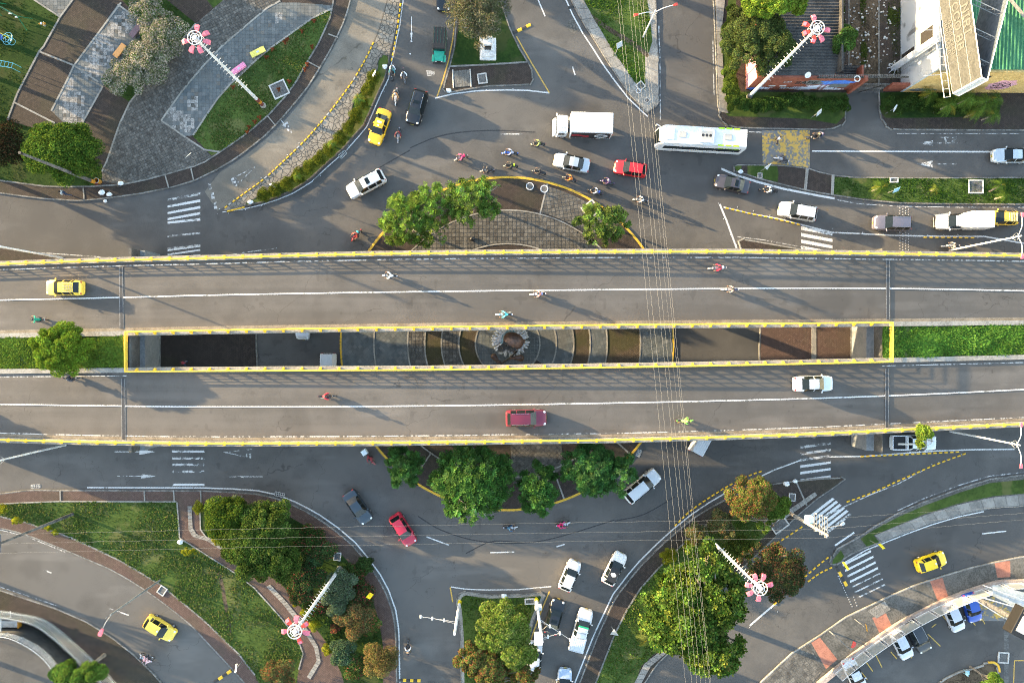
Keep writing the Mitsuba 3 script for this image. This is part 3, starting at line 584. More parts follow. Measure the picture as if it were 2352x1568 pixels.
def slab(name, top_n, top_s, thick, m, m_side=None):
    n = len(top_n)
    dn, ds = top_n.copy(), top_s.copy()
    dn[:, 2] = np.maximum(dn[:, 2] - thick, -.3) if thick < 50 else -.3; ds[:, 2] = np.maximum(ds[:, 2] - thick, -.3) if thick < 50 else -.3
    top = grid(np.stack([top_n, top_s], 1)); 
    rest = cat([grid(np.stack([top_s, ds], 1)), grid(np.stack([ds, dn], 1)), grid(np.stack([dn, top_n], 1)),
                trimesh.Trimesh([top_n[0], top_s[0], ds[0], dn[0]], [[0, 1, 2], [0, 2, 3]], process=False), trimesh.Trimesh([top_n[-1], top_s[-1], ds[-1], dn[-1]], [[0, 2, 1], [0, 3, 2]], process=False)])
    if top.face_normals[:, 2].mean() < 0: top.invert()
    k = struct(name, top, m); part(k, 'side', rest, m_side or 'concrete'); return k
seg = {'west': XS[XS <= 279], 'mid': XS[(XS >= 279) & (XS <= 2038)], 'east': XS[XS >= 2038]}
ext_ni = lambda xs: ground_line(rail_ni, xs, -.42); ext_si = lambda xs: ground_line(rail_si, xs, .42)
decks = {}
for s, xs in seg.items():
    th = .85 if s == 'mid' else 99
    decks[s, 'n'] = slab('viaduct_roadway' if s == 'mid' else 'ramp_roadway', ground_line(rail_n, xs, .45), ext_ni(xs), th, 'asphalt_deck')
    decks[s, 's'] = slab('viaduct_roadway' if s == 'mid' else 'ramp_roadway', ext_si(xs), ground_line(rail_s, xs, -.45), th, 'asphalt_deck')
    if s != 'mid':
        n, q = ext_ni(xs), ext_si(xs); n[:, 2] += .05; q[:, 2] += .05; n[:, 1] -= .01; q[:, 1] += .01
        struct('median_lawn', grid(np.stack([q, n], 1)), 'lawn')
        low_n, low_q = n.copy(), q.copy(); low_n[:, 2] = low_q[:, 2] = -.3
        i = -1 if s == 'west' else 0
def strip_on(holder, name, f, xs, off, w, dz0, dz1, m):
    """A raised strip along the roadway: kerb or parapet base."""
    a, b = ground_line(f, xs, off + w / 2), ground_line(f, xs, off - w / 2)
    a0, b0, a1, b1 = a.copy(), b.copy(), a.copy(), b.copy()
    a0[:, 2] += dz0; b0[:, 2] += dz0; a1[:, 2] += dz1; b1[:, 2] += dz1
    g = cat([grid(np.stack([b1, a1], 1)), grid(np.stack([a1, a0], 1)), grid(np.stack([b0, b1], 1))])
    return part(holder, name, g, m)
def paint_on(holder, f, xs, off, w, m, name='edge_line'):
    a, b = ground_line(f, xs, off + w / 2), ground_line(f, xs, off - w / 2); a[:, 2] += .006; b[:, 2] += .006
    return part(holder, name, grid(np.stack([b, a], 1)), m)
for s, xs in seg.items():
    strip_on(decks[s, 'n'], 'parapet', rail_n, xs, .15, .58, 0, .22, 'concrete'); strip_on(decks[s, 's'], 'parapet', rail_s, xs, -.15, .58, 0, .22, 'concrete')
    strip_on(decks[s, 'n'], 'parapet', rail_ni, xs, -.14, .54, 0, .2, 'concrete'); strip_on(decks[s, 's'], 'parapet', rail_si, xs, .14, .54, 0, .2, 'concrete')
    paint_on(decks[s, 'n'], rail_n, xs, -.52, .13, 'paint_worn'); paint_on(decks[s, 's'], rail_s, xs, .62, .12, 'paint_worn')
    if s != 'mid': paint_on(decks[s, 's'], rail_si, xs, -.5, .1, 'paint_worn'); 
    for f, k in ((mid_n, 'n'), (mid_s, 's')):
        c = np.array([P(x, float(f(x)), float(zd(x)) + .006) for x in xs]); a, b = c + [0, .075, 0], c - [0, .075, 0]
        part(decks[s, k], 'lane_line', grid(np.stack([b, a], 1)), 'paint_white')
for dz, m in ((.12, 'dust_line'),):
    mat('dust_line', rough_fn(1.5, (.14, .12, .09), (.24, .21, .17), 12), .9)
    for s, xs in seg.items(): strip = paint_on(decks[s, 'n'], rail_ni, xs, .3, .34, 'dust_line', 'dust_band'); paint_on(decks[s, 's'], rail_s, xs, .36, .3, 'dust_line', 'dust_band')
mat('joint_rubber', (.035, .038, .042), .6); mat('joint_steel', rough_fn(2, (.12, .12, .12), (.26, .255, .245)), .6)
for xa, xb, fa, fb_, k in ((278, 279.5, rail_n, rail_ni, ('mid', 'n')), (283, 284, rail_si, rail_s, ('mid', 's')), (2039, 2039, rail_n, rail_ni, ('mid', 'n')), (2037, 2037, rail_si, rail_s, ('mid', 's'))):
    p0, p1 = P(xa, float(fa(xa)), float(zd(xa)) + .01), P(xb, float(fb_(xb)), float(zd(xb)) + .01)
    p0 += [0, -.75, 0]; p1 += [0, .35, 0]
    j = uniq('expansion_joint'); labels[j] = {'kind': 'structure'}
    for dx, w, dz, m, nm in ((0, .15, .02, 'joint_rubber', 'rubber'), (-.185, .033, .012, 'joint_steel', 'steel_edge'), (.185, .033, .012, 'joint_steel', 'steel_edge')):
        a, b = p0 + [dx, 0, dz], p1 + [dx, 0, dz]
        part(j, nm, cat([trimesh.Trimesh([b - [w, 0, 0], b + [w, 0, 0], a + [w, 0, 0], a - [w, 0, 0]], [[0, 1, 2], [0, 2, 3]], process=False)]), m)
# abutments, seen through the gap, and the piers below
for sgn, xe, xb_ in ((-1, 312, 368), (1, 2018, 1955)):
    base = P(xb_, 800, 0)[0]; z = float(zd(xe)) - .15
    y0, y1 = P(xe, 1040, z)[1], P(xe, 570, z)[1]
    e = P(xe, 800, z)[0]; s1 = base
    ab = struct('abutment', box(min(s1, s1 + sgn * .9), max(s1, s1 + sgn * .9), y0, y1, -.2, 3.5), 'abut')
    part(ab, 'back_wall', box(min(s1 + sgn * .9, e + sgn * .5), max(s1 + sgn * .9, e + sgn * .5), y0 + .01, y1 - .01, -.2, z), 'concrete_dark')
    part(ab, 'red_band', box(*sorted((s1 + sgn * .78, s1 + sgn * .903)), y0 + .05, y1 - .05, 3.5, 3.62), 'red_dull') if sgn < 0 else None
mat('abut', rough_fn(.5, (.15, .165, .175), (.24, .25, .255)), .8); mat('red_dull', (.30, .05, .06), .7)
for px, yy, lab in ((815, 690, 'left pier under the north deck'), (1520, 690, 'right pier under the north deck'), (815, 930, 'left pier under the south deck'), (1520, 930, 'right pier under the south deck')):
    if 1:
        c = P(px, yy, 0); 
        k = thing('bridge_pier', 'round concrete ' + lab + ' at the roundabout edge', 'pier', 'piers under the viaduct')
        part(k, 'column', tube([[c[0], c[1], 0], [c[0], c[1], 5.0]], .55, 14), 'concrete', 40); part(k, 'cap', bevel(c[0] - .7, c[0] + .7, c[1] - 1.2, c[1] + 1.2, 4.95, 5.5), 'concrete')
# railings: rails and every post a part
mat('yellow', worn_fn((.78, .50, .035), (.50, .36, .09), .74), .45, coat=.3)
def post_mesh(d):
    """A tapering yellow post with its base plate; d = which side the gusset is on (+1 north)."""
    m = [bevel(-.10, .10, -.09, .09, 0, .03, .008)]
    v = np.array([[-.055, -.05, .02], [.055, -.05, .02], [.055, .05, .02], [-.055, .05, .02], [-.04, -.04, .82], [.04, -.04, .82], [.04, .04, .82], [-.04, .04, .82]])
    m.append(trimesh.convex.convex_hull(v))
    w = np.array([[-.13, d * .02, .0], [.13, d * .02, .0], [-.13, d * .36, .0], [.13, d * .36, .0], [-.07, d * .02, .62], [.07, d * .02, .62], [-.1, d * .34, .12], [.1, d * .34, .12]])
    m.append(trimesh.convex.convex_hull(w)); return cat(m)
def railing(f, xs0, xs1, d, label, close=None, base=.2):
    k = thing('railing', label, 'railing', 'yellow railings of the viaduct')
    xs = np.linspace(xs0, xs1, 120)
    ln = rail_line(f, xs); mk = lambda dz, r, n=8: tube(ln + [0, 0, dz], r, n)
    part(k, 'handrail', mk(-.05, .085, 10), 'yellow', 50)
    for dz in (-.30, -.48, -.66): part(k, 'rail', mk(dz, .03), 'yellow', 50)
    pm = mikit.ply(post_mesh(d)); s, L = 0, 0
    dist = np.r_[0, np.cumsum(np.linalg.norm(np.diff(ln, axis=0), axis=1))]
    for t in np.arange(.7, dist[-1], 2.08):
        q = [np.interp(t, dist, ln[:, i]) for i in range(3)]
        part(k, 'post', pm, 'yellow', to=T().translate([q[0], q[1], q[2] - RH + base]))
    return k, ln
railing(rail_n, -170, 2520, 1, 'long yellow pipe railing along the north edge of the flyover')
railing(rail_s, -170, 2520, -1, 'long yellow pipe railing along the south edge of the flyover')
k1, l1 = railing(rail_ni, 292, 2046, -1, 'yellow railing on the north side of the gap between the two decks')
k2, l2 = railing(rail_si, 292, 2046, 1, 'yellow railing on the south side of the gap between the two decks')
for i, xe, lab in ((0, 286, 'short yellow end rail closing the west end of the gap by the tree'), (-1, 2052, 'short yellow end rail closing the east end of the gap by bright grass')):
    k = thing('railing', lab, 'railing', 'yellow railings of the viaduct')
    a, b = l1[i], l2[i]; dx = P(xe, 800, a[2])[0] - a[0]
    pts = smooth([a, a + [dx * .75, -.05, 0], a + [dx, -.35, 0], b + [dx, .35, 0], b + [dx * .75, .05, 0], b], 4)
    part(k, 'handrail', tube(pts - [0, 0, .05], .084, 10), 'yellow', 50)
    for dz in (-.30, -.48, -.66): part(k, 'rail', tube(pts + [0, 0, dz], .03), 'yellow', 50)
# ---------------------------------------------------------------- trees and shrubs
def leafmat(name, trans=.5, rough=.55):
    scene['m_' + name] = {'type': 'principledthin', 'base_color': {'type': 'mesh_attribute', 'name': 'vertex_color'}, 'roughness': rough, 'diff_trans': trans, 'spec_trans': 0.0, 'eta': 1.35}
leafmat('leaf', .7); leafmat('leaf_dark', .45)
mat('bark', rough_fn(2.5, (.11, .09, .07), (.26, .23, .19), 14), .9); mat('bark_pale', rough_fn(2.5, (.22, .20, .175), (.42, .39, .35), 14), .9)
def leaves(pts, nrm, size, cols, r, aspect=2.2, fold=.25):
    """One folded, pointed leaf (4 triangles) at each point, facing about nrm; returns a mesh and its colours."""
    n = len(pts)
    a = r.normal(size=(n, 3)); a -= (a * nrm).sum(1)[:, None] * nrm; a /= np.linalg.norm(a, axis=1)[:, None] + 1e-9
    b = np.cross(nrm, a); s = size * r.uniform(.7, 1.3, n)[:, None]
    L, W = s * .5, s * .5 / aspect
    base, tip = pts - a * L, pts + a * L - nrm * L * .25
    l, rr = pts + b * W + nrm * W * fold, pts - b * W + nrm * W * fold
    v = np.stack([base, l, tip, rr], 1).reshape(-1, 3)
    k = np.arange(n)[:, None] * 4
    f = np.concatenate([k + [0, 2, 1], k + [0, 3, 2]])
    return v, f, np.repeat(cols, 4, 0)
def palette(n, r, base, var, accents=()):
    """Leaf colours: base with a spread, some of them accents (colour, share)."""
    c = np.array(base) * np.exp(r.normal(0, var, (n, 1))) * np.exp(r.normal(0, var * .3, (n, 3)))
    for col, share in accents:
        m = r.random(n) < share; c[m] = np.array(col) * np.exp(r.normal(0, .15, (m.sum(), 1)))
    return np.clip(c * [1.1, .95, 1.0], .003, .8)
def crown(clumps, n, size, base, r, var=.3, accents=(), rosette=0, aspect=2.2, up=.6, shell=.45):
    """Leaves through a set of clumps (centre, radii); denser towards their skins."""
    C = np.array([c for c, _ in clumps]); Rr = np.array([q for _, q in clumps])
    w = (Rr.prod(1)) ** (2 / 3); w /= w.sum()
    m = n // max(rosette, 1)
    idx = r.choice(len(C), m, p=w)
    d = r.normal(size=(m, 3)); d[:, 2] = np.where(d[:, 2] < -.5, -d[:, 2], d[:, 2]); d /= np.linalg.norm(d, axis=1)[:, None]
    rad = (1 - shell * r.random(m) ** 1.5)[:, None]
    pts = C[idx] + d * rad * Rr[idx]
    tone = np.exp(r.normal(0, .16, len(C)))[idx]
    nrm = d * (1 - up) + np.array([0, 0, up]) + r.normal(0, .35, (m, 3)); nrm /= np.linalg.norm(nrm, axis=1)[:, None]
    col = palette(m, r, base, var, accents) * tone[:, None]
    if rosette:
        k = rosette; a = r.normal(size=(m, 3)); a -= (a * nrm).sum(1)[:, None] * nrm; a /= np.linalg.norm(a, axis=1)[:, None]
        b = np.cross(nrm, a); ang = (np.arange(k) * 2 * np.pi / k)[None] + r.uniform(0, 6, (m, 1))
        dirs = np.cos(ang)[..., None] * a[:, None] + np.sin(ang)[..., None] * b[:, None]
        lift = r.uniform(.1, .7, (m, k))[..., None]
        dirs = dirs + nrm[:, None] * lift; dirs /= np.linalg.norm(dirs, axis=-1)[..., None]
        s = size * r.uniform(.7, 1.25, (m, k))[..., None]
        side = np.cross(dirs, nrm[:, None]); side /= np.linalg.norm(side, axis=-1)[..., None] + 1e-9
        p0 = pts[:, None] + dirs * s * .08; p1 = pts[:, None] + dirs * s * .6 + side * s * .5 / aspect; p3 = pts[:, None] + dirs * s * .6 - side * s * .5 / aspect; p2 = pts[:, None] + dirs * s - nrm[:, None] * s * .2
        v = np.stack([p0, p1, p2, p3], 2).reshape(-1, 3); q = np.arange(m * k)[:, None] * 4
        f = np.concatenate([q + [0, 2, 1], q + [0, 3, 2]])
        c = np.repeat(col, k * 4, 0) * np.exp(r.normal(0, .12, (m * k, 1))).repeat(4, 0)
    else:
        v, f, c = leaves(pts, nrm, size, col, r, aspect)
    return trimesh.Trimesh(v, f, process=False), c
def limb(a, b, r0, r1, r, bend=.12, n=4):
    a, b = np.array(a, float), np.array(b, float); t = np.linspace(0, 1, n + 1)[:, None]
    L = np.linalg.norm(b - a); p = a + (b - a) * t + r.normal(0, bend * L, 3) * (t * (1 - t)) + np.array([0, 0, .12 * L]) * (t * (1 - t))
    return tube(p, np.linspace(r0, r1, n + 1), 5, True)
def auto_clumps(cx, cy, rx, ry, h, depth, nc, r, rmin=.28, rmax=.45):
    """Clumps under a lumpy dome; cx, cy, rx, ry in plan units, h = height of its top, depth = how far down it hangs."""
    c = P(cx, cy, h - depth * .45); k = .0529 * (EYE - h + depth * .45) / EYE
    out = []
    for i in range(nc):
        t, q = i * 2.39996 + r.uniform(-.4, .4), math.sqrt((i + .5) / nc) * (1.1 - rmax * .68)
        s = r.uniform(rmin, rmax); m = min(rx, ry) * k * s * 1.25
        z = h - m * .7 - (depth - m) * q**2 * r.uniform(.5, 1.0)
        out.append((c + np.array([q * rx * k * math.cos(t), q * ry * k * math.sin(t), z - c[2]]), np.array([m, m, m * .75]) * r.uniform(.9, 1.1, 3)))
    return out
def tree(name, label, cat_, ell, h, n, size, base, seed, foot=None, group=None, depth=None, nc=18, trunk=.2, leaf='leaf', bark='bark', twigs=0, limbs=True, z0=0.0, rmin=.28, rmax=.45, **kw):
    """ell: one or several (cx, cy, rx, ry[, top]) in plan units."""
    r = np.random.default_rng(seed)
    ell = ell if isinstance(ell[0], (tuple, list)) else [ell]
    k = thing(name, label, cat_, group); cl = []
    area = sum(e[2] * e[3] for e in ell)
    for e in ell:
        hh = e[4] if len(e) > 4 else h
        cl += auto_clumps(e[0], e[1], e[2], e[3], hh, depth or hh * .6, max(4, int(nc * e[2] * e[3] / area)), r, rmin, rmax)
    m, c = crown(cl, n, size, base, r, **kw)
    part(k, 'crown', m, leaf, color=c)
    if limbs:
        f = np.mean([q[0] for q in cl], 0) if foot is None else P(*foot, z0)
        f = np.array([f[0], f[1], z0]); top = f + [0, 0, (min(q[0][2] for q in cl) - z0) * .6]
        if foot is None: top = np.array([f[0], f[1], top[2]])
        part(k, 'trunk', tube([f - [0, 0, .1], f + (top - f) * .5 + [.05, .05, 0], top], [trunk * 1.3, trunk, trunk * .85], 8), bark, 60)
        br = [limb(top - [0, 0, .1], q[0] - [0, 0, q[1][2] * .3], trunk * .5, trunk * .16, r) for q in cl]
        for q in cl:
            for _ in range(twigs):
                d = r.normal(size=3); d[2] = abs(d[2]) * .6; d /= np.linalg.norm(d); br.append(limb(q[0] - [0, 0, q[1][2] * .3], q[0] + d * q[1] * .95, trunk * .16, trunk * .05, r, .2, 3))
        part(k, 'branches', cat(br), bark, 60)
    return k
G_MANGO = (.052, .115, .022); G_YEL = (.13, .20, .025); G_DARK = (.026, .062, .016); G_OLIVE = (.065, .088, .03)
# the roundabout: open crowns of leaf rosettes on pale limbs
ro = dict(rosette=7, bark='bark_pale', twigs=7, aspect=2.6, rmin=.13, rmax=.23, var=.32, shell=.6)
tree('tree', 'open tree with pale forked limbs at the top left of the roundabout', 'tree', [(930, 505, 62, 62), (985, 470, 55, 50), (990, 535, 45, 35)], 6.0, 8200, .36, (.105, .20, .034), 11, (950, 530), 'rosette leaved trees on the roundabout', 3.2, 62, .16, up=.5, **ro)
tree('tree', 'open tree with a pale trunk left of the two white ringed manholes', 'tree', [(1085, 465, 62, 56), (1118, 440, 36, 40), (1050, 440, 40, 30)], 6.2, 5600, .34, (.095, .185, .034), 12, (1098, 470), 'rosette leaved trees on the roundabout', 3.0, 50, .15, up=.5, **ro)
tree('tree', 'small open tree at the right end of the north roundabout edge near the motorcycles', 'tree', [(1385, 510, 66, 46), (1370, 545, 30, 24)], 5.2, 4200, .36, (.105, .185, .038), 13, (1395, 520), 'rosette leaved trees on the roundabout', 2.6, 36, .13, up=.5, **ro)
tree('tree', 'small round tree at the left end of the south roundabout edge', 'tree', [(928, 1072, 46, 46)], 5.5, 4600, .36, (.06, .15, .035), 14, (935, 1075), 'rosette leaved trees on the roundabout', 3.0, 24, .13, up=.6, **ro)
tree('tree', 'largest tree south of the flyover, wide dark rosette crown below the maroon car', 'tree', [(1085, 1105, 92, 82), (1080, 1170, 60, 34)], 6.8, 15500, .42, (.055, .14, .03), 15, (1085, 1110), 'rosette leaved trees on the roundabout', 3.6, 70, .2, up=.6, **ro)
tree('tree', 'middle tree of the south roundabout edge with a round dark crown', 'tree', [(1236, 1122, 46, 64)], 6.4, 6400, .38, (.05, .135, .03), 16, (1232, 1110), 'rosette leaved trees on the roundabout', 3.4, 32, .15, up=.6, **ro)
tree('tree', 'dark tree on the right of the south roundabout edge, overhanging a white car', 'tree', [(1362, 1078, 70, 62), (1425, 1090, 40, 52)], 6.6, 11500, .38, (.048, .135, .034), 17, (1375, 1080), 'rosette leaved trees on the roundabout', 3.6, 54, .17, up=.6, **ro)
# park, top left
tree('hedge', 'big grey green flowering hedge running diagonally through the park by the benches', 'hedge', [(335, 30, 48, 40), (375, 80, 52, 50), (340, 135, 56, 50), (290, 175, 56, 44)], 3.2, 34000, .17, (.10, .135, .06), 21, None, None, 2.6, 90, .1, 'leaf_dark', limbs=False, rmin=.2, rmax=.34, accents=[((.36, .36, .28), .48), ((.05, .12, .02), .12)], up=.6)
tree('tree', 'dense bushy tree in the park corner behind the black leaning pole', 'tree', [(140, 345, 92, 66)], 7.0, 26000, .25, (.05, .11, .018), 22, (150, 350), None, 4.5, 60, .2, rmin=.16, rmax=.3, accents=[((.13, .21, .028), .25)], up=.6)
tree('tree', 'dark reddish shaded tree at the left border above the kerb', 'tree', [(8, 330, 52, 52)], 6.0, 9000, .22, (.022, .028, .012), 23, None, None, 4.0, 16, .18, 'leaf_dark', accents=[((.05, .03, .015), .3)])
# upper approaches
tree('tree', 'airy feathery tree with thin twigs over the monument on the triangular island', 'tree', [(1100, 8, 70, 56), (1062, 55, 40, 36), (1120, 58, 44, 36), (1105, 90, 34, 28, 6.0)], 8.5, 15000, .28, (.085, .105, .05), 24, (1100, 40), None, 4.5, 40, .2, 'leaf_dark', 'bark_pale', twigs=5, aspect=4.5, up=.4, accents=[((.16, .16, .10), .2)])
tree('tree', 'bright yellow green tree at the top border right of the side road', 'tree', [(1780, 8, 88, 36)], 9.5, 17000, .34, (.13, .22, .028), 25, None, None, 4.5, 22, .25, up=.7)
tree('tree', 'broad olive green tree between the side road and the dark tin roof', 'tree', [(1735, 75, 76, 62), (1775, 110, 60, 50), (1712, 130, 40, 34)], 7.5, 32000, .26, (.06, .095, .028), 26, None, None, 5.0, 70, .25, 'leaf_dark', up=.5, aspect=3, rmin=.16, rmax=.3)
tree('tree', 'small bright tree growing beside the dark tin roof', 'tree', [(1938, 92, 30, 32)], 5.5, 4200, .26, (.06, .13, .03), 27, None, None, 3.2, 9, .12)
# the ramp median
tree('tree', 'bright green round tree in the grassy median at the west end of the flyover', 'tree', [(138, 805, 52, 62), (170, 795, 40, 50), (110, 790, 38, 40)], 8.6, 19000, .24, (.11, .20, .022), 28, (148, 808), None, 3.2, 54, .14, rmin=.16, rmax=.3, z0=4.0, up=.65)
# garden, lower left
tree('tree', 'largest dense dark green tree of the lower left garden', 'tree', [(590, 1250, 76, 88), (625, 1200, 62, 50), (640, 1270, 50, 66)], 6.5, 46000, .26, (.04, .082, .016), 31, None, None, 4.2, 80, .25, 'leaf_dark', rmin=.15, rmax=.3, up=.6, accents=[((.09, .13, .03), .15)])
tree('tree', 'bushy tree in the upper left corner of the garden by the brick path', 'tree', [(520, 1195, 52, 50), (545, 1165, 50, 24)], 5.2, 20000, .24, (.05, .10, .016), 32, None, None, 3.4, 26, .15, up=.6, accents=[((.11, .17, .02), .2)])
tree('palm_shrub', 'pale green bushy shrub beside the large dark garden tree', 'shrub', [(661, 1283, 17, 17)], 3.6, 1600, .22, (.12, .20, .075), 33, None, None, 1.6, 7, .06)
for i, (x, y, rx, ry, hh, base, acc, lab) in enumerate([
    (705, 1240, 40, 34, 2.2, (.035, .075, .018), [((.25, .06, .05), .1)], 'dark red flowered shrub right of the largest garden tree'),
    (740, 1262, 30, 30, 2.2, (.045, .085, .026), [((.25, .06, .05), .08)], 'dark shrub with red flowers above the square garden drain'),
    (720, 1285, 24, 20, 2.0, (.04, .085, .03), [], 'green garden shrub left of the square garden drain'),
    (705, 1325, 46, 36, 2.4, (.032, .065, .022), [((.22, .06, .05), .06)], 'dark shrub behind the white lamp mast in the garden'),
    (690, 1362, 30, 26, 2.0, (.03, .055, .018), [((.2, .05, .04), .12)], 'dark reddish shrub left of the white lamp mast'),
    (785, 1345, 34, 42, 3.0, (.07, .11, .06), [], 'grey green broad leaved shrub at the foot of the garden lamp mast'),
    (765, 1380, 30, 36, 2.8, (.065, .105, .055), [], 'grey green shrub right of the garden lamp mast'),
    (820, 1320, 24, 28, 2.0, (.035, .07, .018), [((.2, .05, .04), .1)], 'dark shrub along the curved pavement of the garden'),
    (840, 1300, 20, 26, 1.8, (.032, .065, .018), [], 'low shrub beside the base of the garden lamp mast'),
    (835, 1368, 30, 28, 2.0, (.035, .065, .02), [((.25, .05, .05), .18)], 'red flowered shrub next to the yellow garden sign'),
    (742, 1385, 22, 22, 1.8, (.03, .055, .018), [((.25, .05, .05), .2)], 'small red flowered shrub under the garden mast'),
    (720, 1405, 26, 20, 1.8, (.045, .08, .016), [((.25, .06, .05), .08)], 'dark green shrub at the brick path below the mast'),
    (815, 1425, 50, 38, 2.6, (.09, .11, .04), [((.22, .12, .05), .3)], 'light brown and green shrub in the lower garden'),
    (852, 1435, 22, 32, 2.2, (.05, .09, .02), [((.25, .08, .05), .15)], 'green shrub with red tips at the garden edge beside the road'),
    (770, 1443, 12, 11, 1.2, (.06, .07, .025), [((.28, .08, .05), .4)], 'little red leaved bush on the garden lawn'),
    (785, 1500, 30, 34, 2.4, (.06, .11, .055), [], 'grey green shrub at the bottom of the garden'),
    (872, 1515, 40, 40, 3.4, (.11, .12, .035), [((.18, .13, .05), .4)], 'round yellowish brown bush at the bottom right of the garden'),
    (820, 1530, 30, 36, 2.2, (.045, .085, .022), [((.22, .06, .05), .1)], 'dark green bush left of the round yellowish bush'),
    (640, 1545, 44, 34, 2.6, (.08, .105, .035), [((.22, .08, .04), .2)], 'sparse light bush at the bottom of the lower left lawn')]):
    tree('shrub', lab, 'shrub', [(x, y, rx, ry)], hh, int(90 * rx * ry / 25) + 800, .2, base, 100 + i, None, 'garden shrubs', hh * .8, 10, .05, 'leaf_dark', limbs=False, up=.6, accents=acc)
Y = (.20, .24, .02)
for i, (x, y, rx, ry, lab) in enumerate([(455, 1164, 14, 14, 'round yellow clipped bush at the start of the brick path'), (435, 1266, 24, 10, 'oblong yellow hedge beside the brick path'), (40, 1195, 14, 9, 'yellow bush on the lower left kerb'), (112, 1212, 10, 6, 'first small yellow bush along the lower left pavement'), (128, 1221, 10, 6, 'second small yellow bush along the lower left pavement'), (8, 1168, 14, 11, 'yellow bush at the left border'), (502, 1238, 16, 14, 'bright yellow bush at the bend of the brick path'), (680, 1384, 9, 8, 'small yellow bush at the path under the mast'), (697, 1405, 8, 8, 'yellow bush beside the path left of the mast'), (722, 1432, 14, 16, 'yellow low hedge along the path below the mast'), (752, 1490, 12, 14, 'yellow bush at the bottom of the garden path'), (600, 1170, 40, 10, 'yellow green low hedge at the top of the garden'), (1535, 1275, 26, 18, 'yellow low hedge along the pavement left of the big tree'), (1580, 1252, 16, 12, 'yellow low hedge at the base of the white leaning mast')]):
    tree('clipped_bush', lab, 'bush', [(x, y, rx, ry)], 1.3, int(120 * rx * ry / 25) + 400, .13, Y, 200 + i, None, 'yellow clipped bushes', 1.0, 8, .04, limbs=False, up=.6)
# lower centre triangle and lower right island
tree('tree', 'bright green tree on the lower central triangle between the two camera poles', 'tree', [(1155, 1440, 62, 62), (1185, 1490, 46, 50)], 6.5, 30000, .26, (.10, .175, .03), 41, (1160, 1450), None, 4.2, 60, .18, rmin=.16, rmax=.3, up=.65, accents=[((.22, .28, .08), .2)])
tree('tree', 'reddish brown tree at the bottom of the lower central triangle', 'tree', [(1125, 1530, 48, 44), (1085, 1510, 44, 40), (1200, 1545, 40, 36)], 5.8, 24000, .24, (.075, .115, .03), 42, (1130, 1540), None, 4.0, 52, .16, rmin=.16, rmax=.3, up=.6, accents=[((.18, .085, .04), .3), ((.16, .20, .05), .2)])
tree('tree', 'huge leafy tree with yellow green leaves under the overhead wires at the lower right', 'tree', [(1580, 1420, 96, 100), (1650, 1380, 66, 80), (1620, 1290, 56, 48), (1560, 1360, 50, 44), (1640, 1500, 80, 56)], 9.5, 32000, .44, (.052, .108, .02), 43, (1610, 1410), None, 5.5, 120, .35, up=.55, rosette=4, aspect=1.7, var=.42, accents=[((.15, .21, .035), .12)], twigs=1, rmin=.16, rmax=.3, shell=.6)
tree('tree', 'rusty orange leaved tree beside the leaning utility pole', 'tree', [(1727, 1145, 56, 52)], 7.0, 13000, .22, (.085, .125, .03), 44, (1745, 1185), None, 3.4, 44, .14, accents=[((.23, .10, .05), .3), ((.15, .22, .04), .2)], twigs=4, rmin=.14, rmax=.26)
tree('tree', 'green lower branch crown next to the rusty tree at the pavement', 'tree', [(1785, 1165, 28, 30), (1750, 1208, 26, 16)], 5.5, 6500, .22, (.08, .15, .025), 45, (1752, 1200), None, 2.6, 14, .1)
tree('tree', 'rusty brown tree overhanging the diagonal road below the lamp mast head', 'tree', [(1790, 1318, 66, 62), (1740, 1280, 44, 30)], 7.0, 19000, .22, (.055, .085, .03), 46, (1768, 1262), None, 4.0, 54, .15, rmin=.15, rmax=.28, accents=[((.21, .09, .05), .24), ((.035, .05, .02), .3)], twigs=3)
tree('shrub', 'feathery yellowish shrub at the foot of the white lamp mast', 'shrub', [(1655, 1198, 28, 30), (1600, 1225, 26, 26), (1672, 1222, 24, 14)], 4.0, 9500, .2, (.10, .13, .05), 47, None, None, 2.4, 20, .08, accents=[((.22, .12, .06), .12)])
tree('shrub', 'green round shrub at the lower edge of the rusty tree', 'shrub', [(1700, 1258, 40, 26)], 2.0, 5200, .2, (.075, .12, .025), 48, None, None, 1.6, 12, .06, limbs=False)
tree('tree', 'bright leafy tree at the bottom left beyond the picket fence', 'tree', [(180, 1548, 70, 34), (215, 1540, 30, 26)], 6.5, 15000, .26, (.085, .17, .028), 49, None, None, 4.0, 24, .2, up=.65)
tree('tree', 'green tree at the bottom border inside the car park', 'tree', [(2276, 1566, 26, 22)], 5.0, 3800, .24, (.09, .18, .03), 50, None, None, 3.0, 9, .12)
tree('tree', 'sapling growing in the narrow strip beside the south railing over a silver pickup', 'tree', [(2120, 992, 24, 16), (2108, 1018, 10, 9)], 7.2, 2600, .3, (.13, .22, .03), 51, (2100, 1003), None, 1.8, 10, .06, bark='bark_pale', twigs=2, rosette=5)
